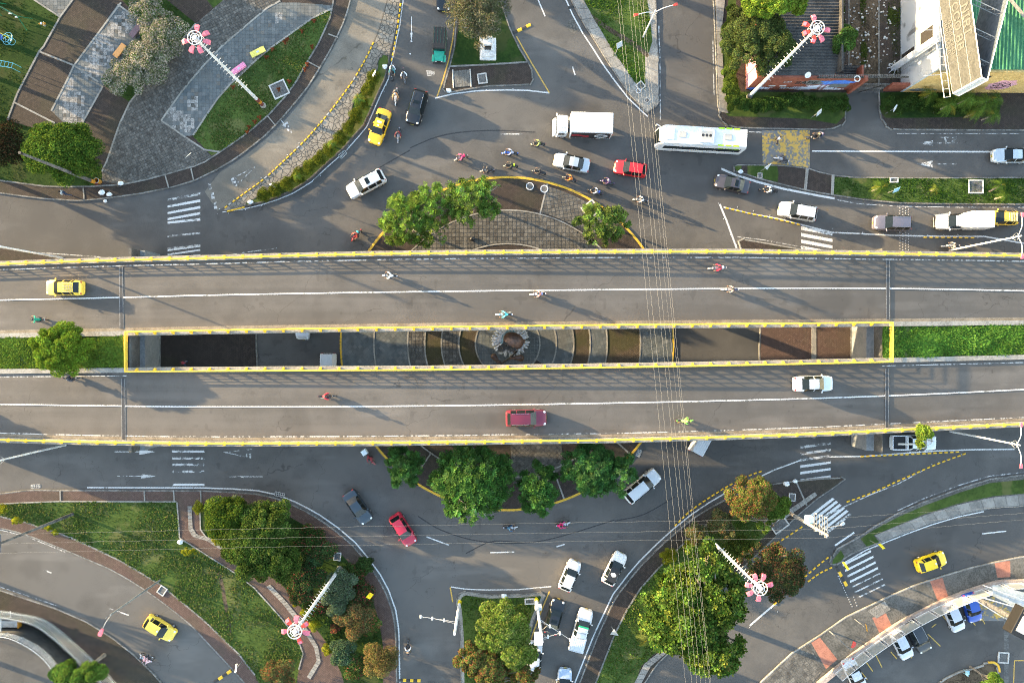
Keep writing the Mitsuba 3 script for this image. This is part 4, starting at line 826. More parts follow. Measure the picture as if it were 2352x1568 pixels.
# hedge rows and edges
tree('hedge', 'tall unkempt grass hedge along the curved tip of the crazy paving island', 'hedge', [(x, y, 15, 18) for x, y in ((858, 178), (846, 205), (832, 235), (818, 265), (802, 292), (782, 318), (758, 342), (734, 364), (710, 384), (684, 404), (658, 422), (632, 436), (606, 448))], 1.2, 46000, .2, (.125, .165, .02), 61, None, None, .9, 170, .05, limbs=False, aspect=6, up=.4, rmin=.34, rmax=.5, accents=[((.05, .09, .015), .25)])
tree('hedge', 'bushy overgrown hedge in front of the graffiti wall', 'hedge', [(1700 + 26 * i, 236 + 6 * math.sin(i), 20, 20) for i in range(10)], 1.6, 20000, .2, (.035, .075, .016), 62, None, None, 1.3, 60, .05, 'leaf_dark', limbs=False)
tree('hedge', 'overgrown green verge between the side road pavement and the olive tree', 'hedge', [(1678, 30 + 34 * i, 16 + (i % 3) * 4, 22) for i in range(7)], 1.4, 20000, .22, (.075, .13, .022), 63, None, None, 1.1, 40, .05, limbs=False, aspect=4)
tree('hedge', 'dark leafy hedge in front of the white building', 'hedge', [(2040 + 27 * i, 240 + 5 * math.sin(i * 2), 19, 22) for i in range(8)], 1.5, 15000, .2, (.032, .07, .016), 64, None, None, 1.2, 44, .05, 'leaf_dark', limbs=False)
for i, (x, y) in enumerate([(720, 48), (692, 72), (660, 92), (654, 98), (625, 114), (612, 132), (535, 200), (640, 206), (596, 270), (584, 280), (572, 292), (568, 303), (700, 160), (705, 148), (716, 108), (663, 188)]):
    lab = ['red leaved bedding plant at the tip of the park lawn', 'pink leaved bedding plant along the slate path', 'rust red bedding plant on the park lawn edge', 'rust red bedding plant beside the yellow bench', 'orange leaved plant next to the yellow bench', 'orange leaved plant above the pink bench'][i] if i < 6 else ['red bedding plant at the lawn edge nearest the slate tip', 'red bedding plant in the row right of the bench', 'red bedding plant second in the row right of the bench', 'red bedding plant third in the row right of the bench', 'red bedding plant right of the square drain cover', 'red bedding plant at the lower lawn end by the mast', 'orange bedding plant at the lower lawn kerb', 'red bedding plant lowest but one on the park lawn', 'red bedding plant lowest on the park lawn', 'small red plant just right of the drain frame'][i - 6]
    tree('bedding_plant', lab, 'plant', [(x, y, 6, 5)], .6, 220, .12, (.16, .06, .025), 300 + i, None, 'red bedding plants on the park lawn', .5, 4, .02, 'leaf_dark', limbs=False)
# palms
def palm(x, y, rad, h, label, seed, n=11, col=(.07, .12, .02), lean=None, group=None):
    r = np.random.default_rng(seed); k = thing('palm', label, 'palm', group)
    c = P(x, y, h); f = np.array([c[0], c[1], ZP]) if lean is None else P(*lean, ZP)
    part(k, 'trunk', tube(smooth([f, (f + c) / 2 + [.05, 0, .1], c], 4), np.linspace(.12, .07, 9)), 'bark')
    for i in range(n):
        a = i * 2 * np.pi / n + r.uniform(-.25, .25); L = rad * .0529 * r.uniform(.8, 1.1); up = r.uniform(.15, .7)
        t = np.linspace(0, 1, 8); sp = np.c_[np.cos(a) * t * L, np.sin(a) * t * L, up * L * t - (up + .55) * L * t**2] + c
        d = np.gradient(sp, axis=0); d /= np.linalg.norm(d, axis=1)[:, None]; s = np.cross(d, [0, 0, 1.]); s /= np.linalg.norm(s, axis=1)[:, None]
        vs, fs = [], []
        for j in range(1, 8):
            for e in (-1, 1):
                for q in (0, .5):
                    b = sp[j - 1] + (sp[j] - sp[j - 1]) * q; w = L * .33 * math.sin(math.pi * min(.95, (j + q) / 8.2) ** .8)
                    tip = b + s[j] * e * w + d[j] * w * .6 - [0, 0, w * .35]; m = len(vs)
                    vs += [b, b + d[j] * L * .055, tip]; fs.append([m, m + 1, m + 2])
        cc = np.array(col) * math.exp(r.normal(0, .25)); cc = cc if r.random() > .1 else np.array([.22, .20, .03])
        part(k, 'frond', trimesh.Trimesh(vs, fs, process=False), 'leaf', color=np.tile(cc, (len(vs), 1)))
palm(2025, 430, 24, 2.2, 'largest palm on the grass median left of the blue white sign', 1, 15); palm(2151, 434, 14, 1.2, 'small yellowish palm in the middle of the grass median', 2, 11, (.13, .17, .03)); palm(2300, 424, 20, 2.4, 'leaning palm beside the square drain on the grass median', 3, 9, lean=(2272, 440)); palm(2310, 450, 20, 2.0, 'second palm at the right end of the grass median', 4, 9)
palm(822, 226, 17, 1.8, 'topmost small palm in the hedge of the crazy paving island', 5, 12, (.09, .16, .03)); palm(761, 330, 12, 1.6, 'middle small palm in the hedge of the crazy paving island', 6, 11, (.11, .18, .03)); palm(682, 404, 13, 1.6, 'lowest small palm in the hedge of the crazy paving island', 7, 11, (.11, .18, .03))
for i, (x, y, rd, hh) in enumerate([(2140, 215, 26, 2.6), (2180, 240, 30, 3.0), (2225, 225, 34, 3.2), (2265, 235, 34, 3.2), (2285, 262, 26, 2.4), (2245, 255, 26, 2.4), (2205, 205, 24, 2.8), (2290, 225, 26, 2.6)]):
    palm(x, y, rd, hh, ['leftmost banana palm under the billboard', 'banana palm with yellow fronds left under the billboard', 'large palm below the middle of the billboard', 'large dark palm right of the billboard foot', 'drooping palm nearest the pavement', 'low palm in front of the big palms', 'palm against the yellow wall', 'palm in front of the pink graffiti wall'][i], 20 + i, 10, (.085, .14, .025))
palm(1487, 1466, 26, 1.6, 'spiky yellow agave like palm on the lawn below the big tree', 40, 24, (.12, .15, .04))
palm(538, 1150, 14, 2.6, 'pale spiky palm at the top of the lower left garden', 41, 16, (.20, .26, .12)); palm(556, 1168, 12, 2.4, 'second pale spiky palm at the top of the garden', 42, 14, (.18, .24, .11))
# grass: tufts standing on the lawns
def tufts(name, label, g, n, size, base, seed, zf=lambda x, y: np.full(len(x), ZP + .01), accents=()):
    r = np.random.default_rng(seed); x0, y0, x1, y1 = g.bounds; p = r.uniform([x0, y0], [x1, y1], (int(n * (x1 - x0) * (y1 - y0) / max(g.area, 1)) + 1, 2))
    p = p[shapely.contains_xy(g, p[:, 0], p[:, 1])]; m = len(p)
    dens = meshkit.fbm(np.c_[p * .45, np.zeros(m)], 3, seed); keep = r.random(m) < np.clip((dens - .25) * 2.2, .15, 1); p = p[keep]; dens = dens[keep]; m = len(p)
    a = r.uniform(0, 2 * np.pi, m); s = size * r.uniform(.5, 1.3, m) * (.5 + dens); z = zf(p[:, 0], p[:, 1])
    c = np.c_[p, z]; d = np.c_[np.cos(a), np.sin(a), np.zeros(m)]; e = np.c_[-np.sin(a), np.cos(a), np.zeros(m)]
    v = np.stack([c - e * s[:, None] * .35, c + e * s[:, None] * .35, c + d * s[:, None] * .8 + np.c_[np.zeros((m, 2)), s * .55]], 1).reshape(-1, 3)
    col = palette(m, r, base, .25, accents) * np.exp((dens - .5) * .8)[:, None]
    return stuff(name, trimesh.Trimesh(v, np.arange(3 * m).reshape(-1, 3), process=False), 'leaf_dark', label, 'grass', color=np.repeat(col, 3, 0))
VIEW = sbox(-68, -46, 68, 46)
GA = [((.13, .14, .05), .12)]
tufts('grass', 'uneven mown grass of the lower left lawn', I_lawn.intersection(VIEW), 26000, .2, (.045, .085, .02), 1, accents=GA)
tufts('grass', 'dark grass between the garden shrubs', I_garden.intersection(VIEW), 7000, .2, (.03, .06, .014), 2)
tufts('grass', 'mown grass of the park lawn with the benches', lawnA2, 12000, .18, (.045, .085, .02), 3, accents=GA)
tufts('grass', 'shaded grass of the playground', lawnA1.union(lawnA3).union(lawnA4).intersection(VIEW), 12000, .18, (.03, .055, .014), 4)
tufts('grass', 'grass of the tapering median beside the side road', grassD.intersection(VIEW), 7000, .22, (.045, .10, .016), 5)
tufts('grass', 'grass of the lower right island under the big tree', K.intersection(poly(K_in + [(1772, 1200), (1640, 1350), (1470, 1530)])).intersection(VIEW), 9000, .2, (.045, .09, .016), 6, accents=GA)
tufts('grass', 'grass of the lower central triangle', J.buffer(-.5).intersection(VIEW), 5000, .18, (.04, .085, .016), 7)
tufts('grass', 'grass of the long right median with small palms', poly([(1913, 407), (1911, 446), (1971, 455), (2061, 464), (2161, 467), (2400, 468), (2400, 411), (2061, 411), (1961, 410)]), 9000, .16, (.028, .07, .012), 8)
for s, xs, lab, base, sd in (('west', seg['west'], 'lush grass of the ramp median around the round tree', (.09, .165, .024), 9), ('east', seg['east'], 'lush tall grass of the ramp median east of the gap', (.065, .165, .026), 10)):
    xs = xs[(xs > -60) & (xs < 2420)]; n, q = ext_ni(xs), ext_si(xs)
    g = Polygon(np.vstack([n[:, :2], q[::-1, :2]])).buffer(-.1); o = np.argsort(n[:, 0])
    tufts('grass', lab, g, 22000, .34, base, sd, zf=lambda x, y, n=n, o=o: np.interp(x, n[o, 0], n[o, 2]) + .05)
# trees and houses standing just outside the picture, whose long shadows cross it
def far_tree(x, y, rad, h, seed):
    lab = 'broad roadside tree outside the picture on its sunny side'
    tree('roadside_tree', lab, 'tree', [(x, y, rad, rad)], h, 2600, .75, (.04, .08, .02), seed, None, 'roadside trees outside the picture', h * .75, 14, .3, 'leaf_dark', z0=0.0)
# ---------------------------------------------------------------- vehicles
mat('glass_dark', (.007, .011, .012), .06, spec=.45); mat('tyre', (.018, .018, .019), .8); mat('rim', (.42, .42, .43), .3, metal=.8)
mat('plastic_black', (.022, .022, .024), .5); mat('lamp_clear', (.75, .76, .76), .15, coat=1.0); mat('lamp_red', (.42, .025, .02), .2, coat=1.0); mat('lamp_amber', (.75, .30, .03), .3)
mat('chrome', (.65, .65, .66), .15, metal=1.0); mat('plate', (.72, .55, .06), .5); mat('white_paint', (.58, .59, .60), .3, coat=.6); mat('grey_metal', (.28, .29, .30), .45, metal=.5)
paints = {}
def paint(c, metallic=.0):
    key = 'paint_' + '_'.join(str(int(v * 999)) for v in c) + ('m' if metallic else '')
    if key not in paints: paints[key] = mat(key, c, .32, metal=metallic, coat=.8)
    return key
def loft(st, glass, shield, rear, pillars, z0=.24):
    """st: rows (x, half width, belt z, top z, top half width). Returns meshes by part."""
    st = np.array(st, float); xs = set(st[:, 0].round(3))
    for p in list(glass) + [v for q in pillars for v in q]: xs.add(round(p, 3))
    xs = np.array(sorted(xs)); S = np.array([[x] + [np.interp(x, st[::-1, 0], st[::-1, k]) for k in range(1, 5)] for x in xs])
    rings = []
    for x, hw, zb, zt, wt in S:
        cr_ = .03 if zt - zb > .2 else .025
        h = [(-hw * .9, z0), (-hw, z0 + .16), (-hw, z0 + (zb - z0) * .62), (-hw * .965, zb), (-wt, zt), (-wt * .55, zt + cr_), (0, zt + cr_ * 1.3)]
        rings.append([(x, y, z) for y, z in h] + [(x, -y, z) for y, z in h[-2::-1]])
    A = np.array(rings); n, m = A.shape[:2]
    out = {'body': [], 'windshield': [], 'rear_window': [], 'side_window_left': [], 'side_window_right': []}
    V = A.reshape(-1, 3)
    for i in range(n - 1):
        xm = (xs[i] + xs[i + 1]) / 2
        for j in range(m - 1):
            q = [i * m + j, i * m + j + 1, (i + 1) * m + j + 1, (i + 1) * m + j]; k = 'body'
            if 4 <= j <= 7 and shield[1] < xm < shield[0]: k = 'windshield'
            elif 4 <= j <= 7 and rear[1] < xm < rear[0]: k = 'rear_window'
            elif j in (3, 8) and glass[1] < xm < glass[0] and not any(b < xm < a for a, b in pillars): k = 'side_window_left' if j == 8 else 'side_window_right'
            out[k] += [[q[0], q[1], q[2]], [q[0], q[2], q[3]]]
    for i, flip in ((0, True), (n - 1, False)):
        c = len(V); V = np.vstack([V, A[i].mean(0)])
        for j in range(m):
            t = [c, i * m + j, i * m + (j + 1) % m]; out['body'].append(t[::-1] if flip else t)
    for i in range(n - 1): q = [i * m, (i + 1) * m, (i + 1) * m + m - 1, i * m + m - 1]; out['body'] += [[q[0], q[1], q[2]], [q[0], q[2], q[3]]]
    res = {}
    for k, f in out.items():
        if f:
            t = trimesh.Trimesh(V, f, process=False); t.remove_unreferenced_vertices(); res[k] = t
    return res
def wheel_meshes(r=.31, w=.2):
    ty = lathe([(r * .62, -w / 2), (r * .9, -w / 2), (r, -w * .36), (r, w * .36), (r * .9, w / 2), (r * .62, w / 2), (r * .62, -w / 2)], 18)
    rm = lathe([(0, w * .34), (r * .2, w * .36), (r * .58, w * .42), (r * .62, w * .5)], 12)
    hubs = [bevel(-.03, r * .6, -.025, .025, w * .36, w * .44, .008) for _ in range(5)]
    for i, h in enumerate(hubs): h.apply_transform(trimesh.transformations.rotation_matrix(i * 2 * np.pi / 5, [0, 0, 1]))
    rm = cat([rm] + hubs); R = trimesh.transformations.rotation_matrix(np.pi / 2, [1, 0, 0]); ty.apply_transform(R); rm.apply_transform(R)  # axis along -y
    return ty, rm
def extras(L, W, hood, tail, wb, r=.31, mirror=(.85, .98), belt=.75):
    """Wheels, lamps, mirrors, bumpers: (name, mesh, material, smooth)."""
    out = []; ty, rm = wheel_meshes(r)
    for x in (wb / 2, -wb / 2):
        for s in (-1, 1):
            t, q = ty.copy(), rm.copy()
            if s > 0: t.apply_transform(np.diag([1, -1, 1, 1])); q.apply_transform(np.diag([1, -1, 1, 1])); t.invert(); q.invert()
            o = [x, s * (W / 2 - .09), r]; t.apply_translation(o); q.apply_translation(o)
            out.append(('wheel', t, 'tyre', 40)); out.append(('wheel>rim', q, 'rim', 30))
    for s in (-1, 1):
        h = ball([L / 2 - .27, s * (W / 2 - .27), hood], (.20, .14, .075)); out.append(('headlight', h, 'lamp_clear', True))
        t = bevel(-L / 2 + .04, -L / 2 + .17, s * (W / 2 - .24) - .12, s * (W / 2 - .24) + .12, tail - .12, tail + .06, .02); out.append(('taillight', t, 'lamp_red', False))
        m = cat([bevel(mirror[0] - .07, mirror[0] + .07, s * (W / 2 + .10) - .09, s * (W / 2 + .10) + .09, mirror[1] - .06, mirror[1] + .07, .03), tube([[mirror[0], s * (W / 2 - .08), mirror[1] - .03], [mirror[0], s * (W / 2 + .05), mirror[1]]], .03, 5)]); out.append(('mirror', m, 'PAINT', False))
    out.append(('bumper', bevel(L / 2 - .16, L / 2 + .02, -W / 2 * .74, W / 2 * .74, .26, .48, .04), 'PLASTIC', False)); out.append(('bumper', bevel(-L / 2 - .02, -L / 2 + .14, -W / 2 * .76, W / 2 * .76, .28, .52, .04), 'PLASTIC', False))
    out.append(('grille', bevel(L / 2 - .1, L / 2 + .012, -.3, .3, .5, .6, .01), 'plastic_black', False)); out.append(('number_plate', bevel(L / 2 + .005, L / 2 + .03, -.17, .17, .38, .48, .004), 'plate', False))
    out.append(('wiper', cat([tube([[mirror[0] + .18, -.5, hood + .26], [mirror[0] - .02, .05, hood + .36]], .012, 4), tube([[mirror[0] + .18, .05, hood + .26], [mirror[0] - .02, .6, hood + .36]], .012, 4)]), 'plastic_black', False))
    return out
def car_kind(kind):
    W = 1.74
    if kind == 'sedan':
        L = 4.4; st = [(2.2, .60, .60, .63, .46), (2.1, .74, .68, .72, .60), (1.75, .84, .80, .85, .67), (1.05, .87, .93, .97, .68), (.35, .87, .97, 1.40, .55), (-.2, .87, .98, 1.43, .56), (-.75, .87, .98, 1.40, .54), (-1.4, .87, .97, 1.02, .65), (-1.95, .84, .93, .98, .63), (-2.14, .74, .84, .88, .56), (-2.2, .60, .70, .74, .48)]
        P_ = loft(st, (.86, -1.2), (1.05, .35), (-.75, -1.4), [(-.08, -.18)]); ex = extras(L, W, .74, .86, 2.55, mirror=(.82, 1.0))
    elif kind == 'hatch':
        L = 3.9; st = [(1.95, .60, .62, .65, .46), (1.85, .75, .72, .76, .60), (1.5, .83, .84, .89, .66), (.95, .85, .95, 1.0, .67), (.25, .85, 1.0, 1.45, .56), (-.5, .85, 1.01, 1.49, .57), (-1.35, .85, 1.02, 1.45, .55), (-1.75, .81, .98, 1.08, .60), (-1.9, .74, .85, .9, .58), (-1.95, .62, .7, .74, .5)]
        P_ = loft(st, (.76, -1.3), (.95, .25), (-1.35, -1.75), [(-.1, -.2), (-.98, -1.05)]); ex = extras(L, 1.7, .76, .9, 2.4, mirror=(.72, 1.03)); W = 1.7
    elif kind == 'suv':
        L = 4.5; W = 1.84; st = [(2.25, .66, .74, .78, .52), (2.13, .82, .88, .93, .66), (1.7, .90, 1.0, 1.05, .74), (1.1, .92, 1.08, 1.13, .74), (.45, .92, 1.12, 1.62, .62), (-.6, .92, 1.13, 1.68, .64), (-1.75, .92, 1.14, 1.63, .62), (-2.1, .88, 1.1, 1.2, .68), (-2.21, .80, .95, 1.0, .64), (-2.25, .68, .8, .84, .56)]
        P_ = loft(st, (.9, -1.72), (1.1, .45), (-1.75, -2.1), [(-.02, -.12), (-1.02, -1.12)]); ex = extras(L, W, .92, 1.02, 2.65, .35, mirror=(.88, 1.16))
        for s in (-1, 1): ex.append(('roof_rail', cat([tube([[.25, s * .6, 1.68], [.15, s * .6, 1.74], [-1.45, s * .6, 1.74], [-1.55, s * .6, 1.68]], .02, 6)]), 'chrome', False))
    elif kind == 'pickup':
        L = 5.2; W = 1.8; st = [(2.6, .66, .76, .8, .52), (2.48, .80, .88, .93, .64), (2.0, .88, .98, 1.03, .72), (1.35, .90, 1.06, 1.1, .72), (.75, .90, 1.08, 1.62, .60), (-.1, .90, 1.08, 1.68, .62), (-.62, .90, 1.08, 1.64, .60), (-.78, .90, 1.06, 1.12, .74)]
        P_ = loft(st, (1.15, -.55), (1.35, .75), (-.62, -.78), [(.16, .06)]); ex = extras(L, W, .92, .92, 3.05, .35, mirror=(1.12, 1.14))
        bed = cat([bevel(-2.58, -.8, s * .83 - .06, s * .83 + .06, .45, 1.06, .02) for s in (-1, 1)] + [bevel(-2.6, -2.5, -.83, .83, .45, 1.04, .02), bevel(-.86, -.79, -.8, .8, .45, 1.08, .01)])
        ex += [('bed', bed, 'PAINT', False), ('bed_floor', box(-2.52, -.82, -.8, .8, .5, .56), 'plastic_black', False)]
    return L, P_, ex
templates = {}
def template(kind):
    if kind not in templates:
        L, P_, ex = car_kind(kind); T_ = []
        for k, m in P_.items():
            T_.append((k.replace('_left', '').replace('_right', ''), mikit.ply(m, None, smooth=38), 'PAINT' if k == 'body' else 'glass_dark'))
        for nm, m, mt, sm in ex: T_.append((nm, mikit.ply(m, None, smooth=sm), mt))
        templates[kind] = (L, T_)
    return templates[kind]
def pose(front, rear, z, h=.8):
    a, b = P(*front, z + h), P(*rear, z + h); d = a - b
    return (a + b) / 2, math.degrees(math.atan2(d[1], d[0])), np.hypot(d[0], d[1])
def stamp(root, T_, tf, paintkey, plastic):
    wl = None
    for nm, pd, mt in T_:
        mt = paintkey if mt == 'PAINT' else plastic if mt == 'PLASTIC' else mt
        if '>' in nm: part(wl, nm.split('>')[1], pd, mt, to=tf)
        else:
            w = part(root, nm, pd, mt, to=tf); wl = w if nm == 'wheel' else wl
def gz(front, rear, h):
    return h if np.isscalar(h) else 0
def car(kind, front, rear, col, label, category='car', z=0.0, name=None, metallic=0, plastic=None, extra=None, slen=None, group=None):
    L, T_ = template(kind); c, ang, ln = pose(front, rear, z); s = float(np.clip((slen or ln) / L, .92, 1.1))
    key = thing(name or {'sedan': 'parked_sedan' if False else 'sedan', 'hatch': 'hatchback', 'suv': 'suv', 'pickup': 'pickup_truck'}[kind], label, category, group)
    tf = T().translate([c[0], c[1], z]).rotate([0, 0, 1], ang).scale([s, 1.0, 1.0])
    pk = paint(col, metallic); stamp(key, T_, tf, pk, plastic or pk)
    for nm, m, mt in (extra or []): part(key, nm, m if isinstance(m, dict) else mikit.ply(m, None, smooth=30), mt, to=tf)
    return key
ZV = lambda x: float(zd(x)) + .006
SIGN = [('roof_sign', bevel(.02, .2, -.12, .12, 1.43, 1.55, .02), 'white_paint'), ('roof_number', cat([meshkit.text_mesh('SXT 062', .1, .004)]).apply_transform(trimesh.transformations.rotation_matrix(-np.pi / 2, [0, 0, 1])).apply_translation([-.37, .24, 1.474]), 'plastic_black'), ('roof_panel', box(-.45, -.2, -.28, .28, 1.455, 1.472), 'white_paint')]
SUNROOF = lambda z: [('sunroof', bevel(-.55, -.1, -.38, .38, z - .02, z + .012, .008), 'glass_dark')]
RACK = [('roof_rack', cat([tube([[x, -.5, 1.58], [x, .5, 1.58]], .015, 5) for x in np.linspace(-.3, -1.3, 6)] + [tube([[-.3, y, 1.58], [-1.3, y, 1.58]], .02, 5) for y in (-.5, -.17, .17, .5)] + [tube([[x, y, 1.44], [x, y, 1.58]], .015, 5) for x in (-.3, -1.3) for y in (-.5, .5)]), 'grey_metal')]
WH, SIL, YEL, BLK, RED = (.58, .59, .60), (.52, .55, .57), (.80, .46, .015), (.008, .009, .011), (.52, .015, .02)
car('suv', (946, 284), (968, 208), BLK, 'black SUV with chrome roof rails waiting behind the yellow taxi at the roundabout', extra=SUNROOF(1.71))
car('sedan', (858, 329), (885, 251), YEL, 'yellow taxi at the roundabout entry beside the planted strip', 'taxi', name='taxi', extra=SIGN)
car('sedan', (1018, 24), (1021, -58), BLK, 'black car half hidden under the feathery tree at the top border')
car('sedan', (1273, 365), (1354, 382), SIL, 'silver sedan below the white box truck on the roundabout', metallic=.4)
car('hatch', (1412, 381), (1485, 393), RED, 'bright red hatchback crossing under the overhead wires')
car('sedan', (1644, 413), (1721, 431), (.06, .055, .065), 'dark purple grey sedan with sunroof beside the tip of the right median', metallic=.3, extra=SUNROOF(1.475))
car('suv', (1791, 478), (1875, 493), WH, 'white SUV below the right median next to the yellow lane dividers')
car('suv', (2008, 511), (2092, 513), (.16, .15, .18), 'grey purple SUV with silver roof rails on the right slip road', metallic=.4)
car('hatch', (2266, 499), (2339, 501), (.78, .52, .06), 'pale yellow taxi with roof rack behind the white box pickup at the right border', 'taxi', name='taxi', extra=RACK)
car('sedan', (2282, 357), (2368, 357), (.5, .56, .6), 'silver blue car entering at the right border on the upper road', metallic=.4)
car('suv', (800, 444), (881, 401), WH, 'white SUV with black sunroof left of the roundabout', extra=SUNROOF(1.71))
car('hatch', (104, 660), (189, 661), (.80, .56, .07), 'pale yellow taxi on the left end of the north carriageway', 'taxi', z=ZV(147), name='taxi', extra=RACK)
car('sedan', (1914, 880), (1824, 882), (.5, .55, .6), 'white sedan on the right part of the south carriageway', z=ZV(1868), metallic=.2)
car('suv', (1255, 959), (1162, 961), (.16, .02, .04), 'maroon station wagon in the middle of the south carriageway', z=ZV(1205), metallic=.3)
car('sedan', (694, 779), (698, 697), SIL, 'silver car emerging from below the north deck in the gap', metallic=.4)
car('suv', (1512, 1085), (1437, 1147), WH, 'white SUV right of the south roundabout trees, going up to the right')
car('sedan', (845, 1199), (798, 1130), (.03, .045, .06), 'dark blue grey sedan on the lower left of the roundabout', metallic=.0)
car('hatch', (946, 1250), (904, 1183), (.40, .015, .04), 'dark red car next to the round road patch below the roundabout')
car('hatch', (1323, 1289), (1295, 1355), WH, 'white hatchback entering the roundabout from the lower centre road')
car('hatch', (1429, 1271), (1394, 1341), (.75, .73, .70), 'white hatchback with a black roof at the lower right entry', extra=[('black_roof', bevel(-1.38, .3, -.56, .56, 1.48, 1.515, .03), 'plastic_black'), ])
car('sedan', (1284, 1377), (1263, 1455), BLK, 'glossy black sedan behind the white hatchback under the camera pole', extra=SUNROOF(1.475))
car('sedan', (1299, 1537), (1290, 1612), (.45, .52, .62), 'silver blue car at the bottom border of the lower road', metallic=.4)
car('hatch', (1231, 1474), (1225, 1545), WH, 'white car mostly hidden behind the lower triangle tree')
car('hatch', (2173, 1279), (2107, 1302), (.80, .55, .015), 'yellow taxi on the right road beyond the grass strip', 'taxi', name='taxi', extra=SIGN)
car('hatch', (398, 1462), (334, 1423), (.80, .58, .08), 'pale yellow taxi on the lower left curved road', 'taxi', name='taxi', extra=SIGN)
car('hatch', (2243, 1428), (2223, 1362), (.02, .07, .34), 'blue car parked nose out at the right end of the car park row', metallic=.3)
car('hatch', (2206, 1449), (2178, 1385), (.46, .49, .54), 'silver white car parked left of the blue car', metallic=.2)
car('suv', (2126, 1492), (2092, 1428), (.02, .024, .03), 'dark black SUV parked in the middle of the car park row')
car('hatch', (2088, 1512), (2056, 1448), (.46, .49, .54), 'silver white car parked left of the black SUV', metallic=.2)
car('sedan', (1980, 1582), (1948, 1518), (.5, .52, .55), 'white car parked at the lowest end of the car park row')
k = car('pickup', (2150, 1016), (2048, 1016), (.66, .70, .74), 'silver pickup carrying a long plank below the south railing and the sapling', 'pickup')
c, ang, _ = pose((2150, 1016), (2048, 1016), 0)
solo('plank', mikit.ply(bevel(-2.5, .2, -.14, .06, 1.72, 1.78, .01)), 'plank_wood', 'long pale plank lying along the bed and roof of the silver pickup', 'plank', to=T().translate([c[0], c[1], 0]).rotate([0, 0, 1], ang)); mat('plank_wood', (.62, .56, .48), .7)
RIBS = cat([box(-2.45 , -.9, -.78, .78, 1.04, 1.09)] + [bevel(-2.44, -.92, y - .05, y + .05, 1.09, 1.13, .015) for y in np.linspace(-.65, .65, 7)])
k = car('pickup', (1348, 1400), (1322, 1495), WH, 'white pickup with a green windshield strip and ribbed bed cover on the lower road', 'pickup', extra=[('bed_cover', RIBS, 'white_ribbed'), ('green_strip', bevel(.66, .86, -.6, .6, 1.56, 1.665, .02), 'green_strip'), ('roof_lettering', cat([meshkit.text_mesh('VTP 401', .14, .004)]).apply_transform(trimesh.transformations.rotation_matrix(-np.pi / 2, [0, 0, 1])).apply_translation([0, .32, 1.725]), 'plastic_black')])
mat('white_ribbed', (.62, .64, .66), .4); mat('green_strip', (.02, .35, .17), .3)
# boxy vehicles
def boxy(name, label, category, front, rear, z, parts_, h=1.6):
    key = thing(name, label, category); c, ang, ln = pose(front, rear, z, h); tf = T().translate([c[0], c[1], z]).rotate([0, 0, 1], ang)
    wl = None
    for nm, m, mt in parts_:
        pd = mikit.ply(m, None, smooth=30)
        if '>' in nm: part(wl, nm.split('>')[1], pd, mt, to=tf)
        else: w = part(key, nm, pd, mt, to=tf); wl = w if nm == 'wheel' else wl
    return key
def wheels_at(xs, W, r, w=.25):
    out = []; ty, rm = wheel_meshes(r, w)
    for x in xs:
        for s in (-1, 1):
            t, q = ty.copy(), rm.copy()
            if s > 0: t.apply_transform(np.diag([1, -1, 1, 1])); q.apply_transform(np.diag([1, -1, 1, 1])); t.invert(); q.invert()
            o = [x, s * (W / 2 - w / 2), r]; t.apply_translation(o); q.apply_translation(o); out += [('wheel', t, 'tyre'), ('wheel>rim', q, 'rim')]
    return out
def xform(m, rot, off):
    for ax, a in rot: m.apply_transform(trimesh.transformations.rotation_matrix(math.radians(a), ax))
    m.apply_translation(off); return m
def side_text(t, h, x, z, y, flip=False):
    """Lettering on the side wall at y (facing +y unless flip)."""
    m = meshkit.text_mesh(t, h, .01); m.apply_translation([-m.bounds[1][0] / 2, 0, 0])
    return xform(m, [([1, 0, 0], 90)] + ([] if flip else [([0, 0, 1], 180)]), [x, y, z])
mat('truck_red', (.30, .02, .03), .45); mat('truck_black', (.02, .02, .022), .45); mat('bus_lime', (.35, .60, .02), .4); mat('bus_grey', (.36, .36, .34), .6); mat('white_body', (.60, .61, .61), .35, coat=.5)
swoop = lambda w_, x0, x1, z0, z1, y: trimesh.Trimesh([[x, y, z] for x in np.linspace(x0, x1, 14) for z in (z0 + (z1 - z0) * .5 + .18 * math.sin(x * 2.2) - w_ / 2, z0 + (z1 - z0) * .5 + .18 * math.sin(x * 2.2) + w_ / 2)], np.vstack([[[2 * i, 2 * i + 1, 2 * i + 3], [2 * i, 2 * i + 3, 2 * i + 2]] for i in range(13)]), process=False)
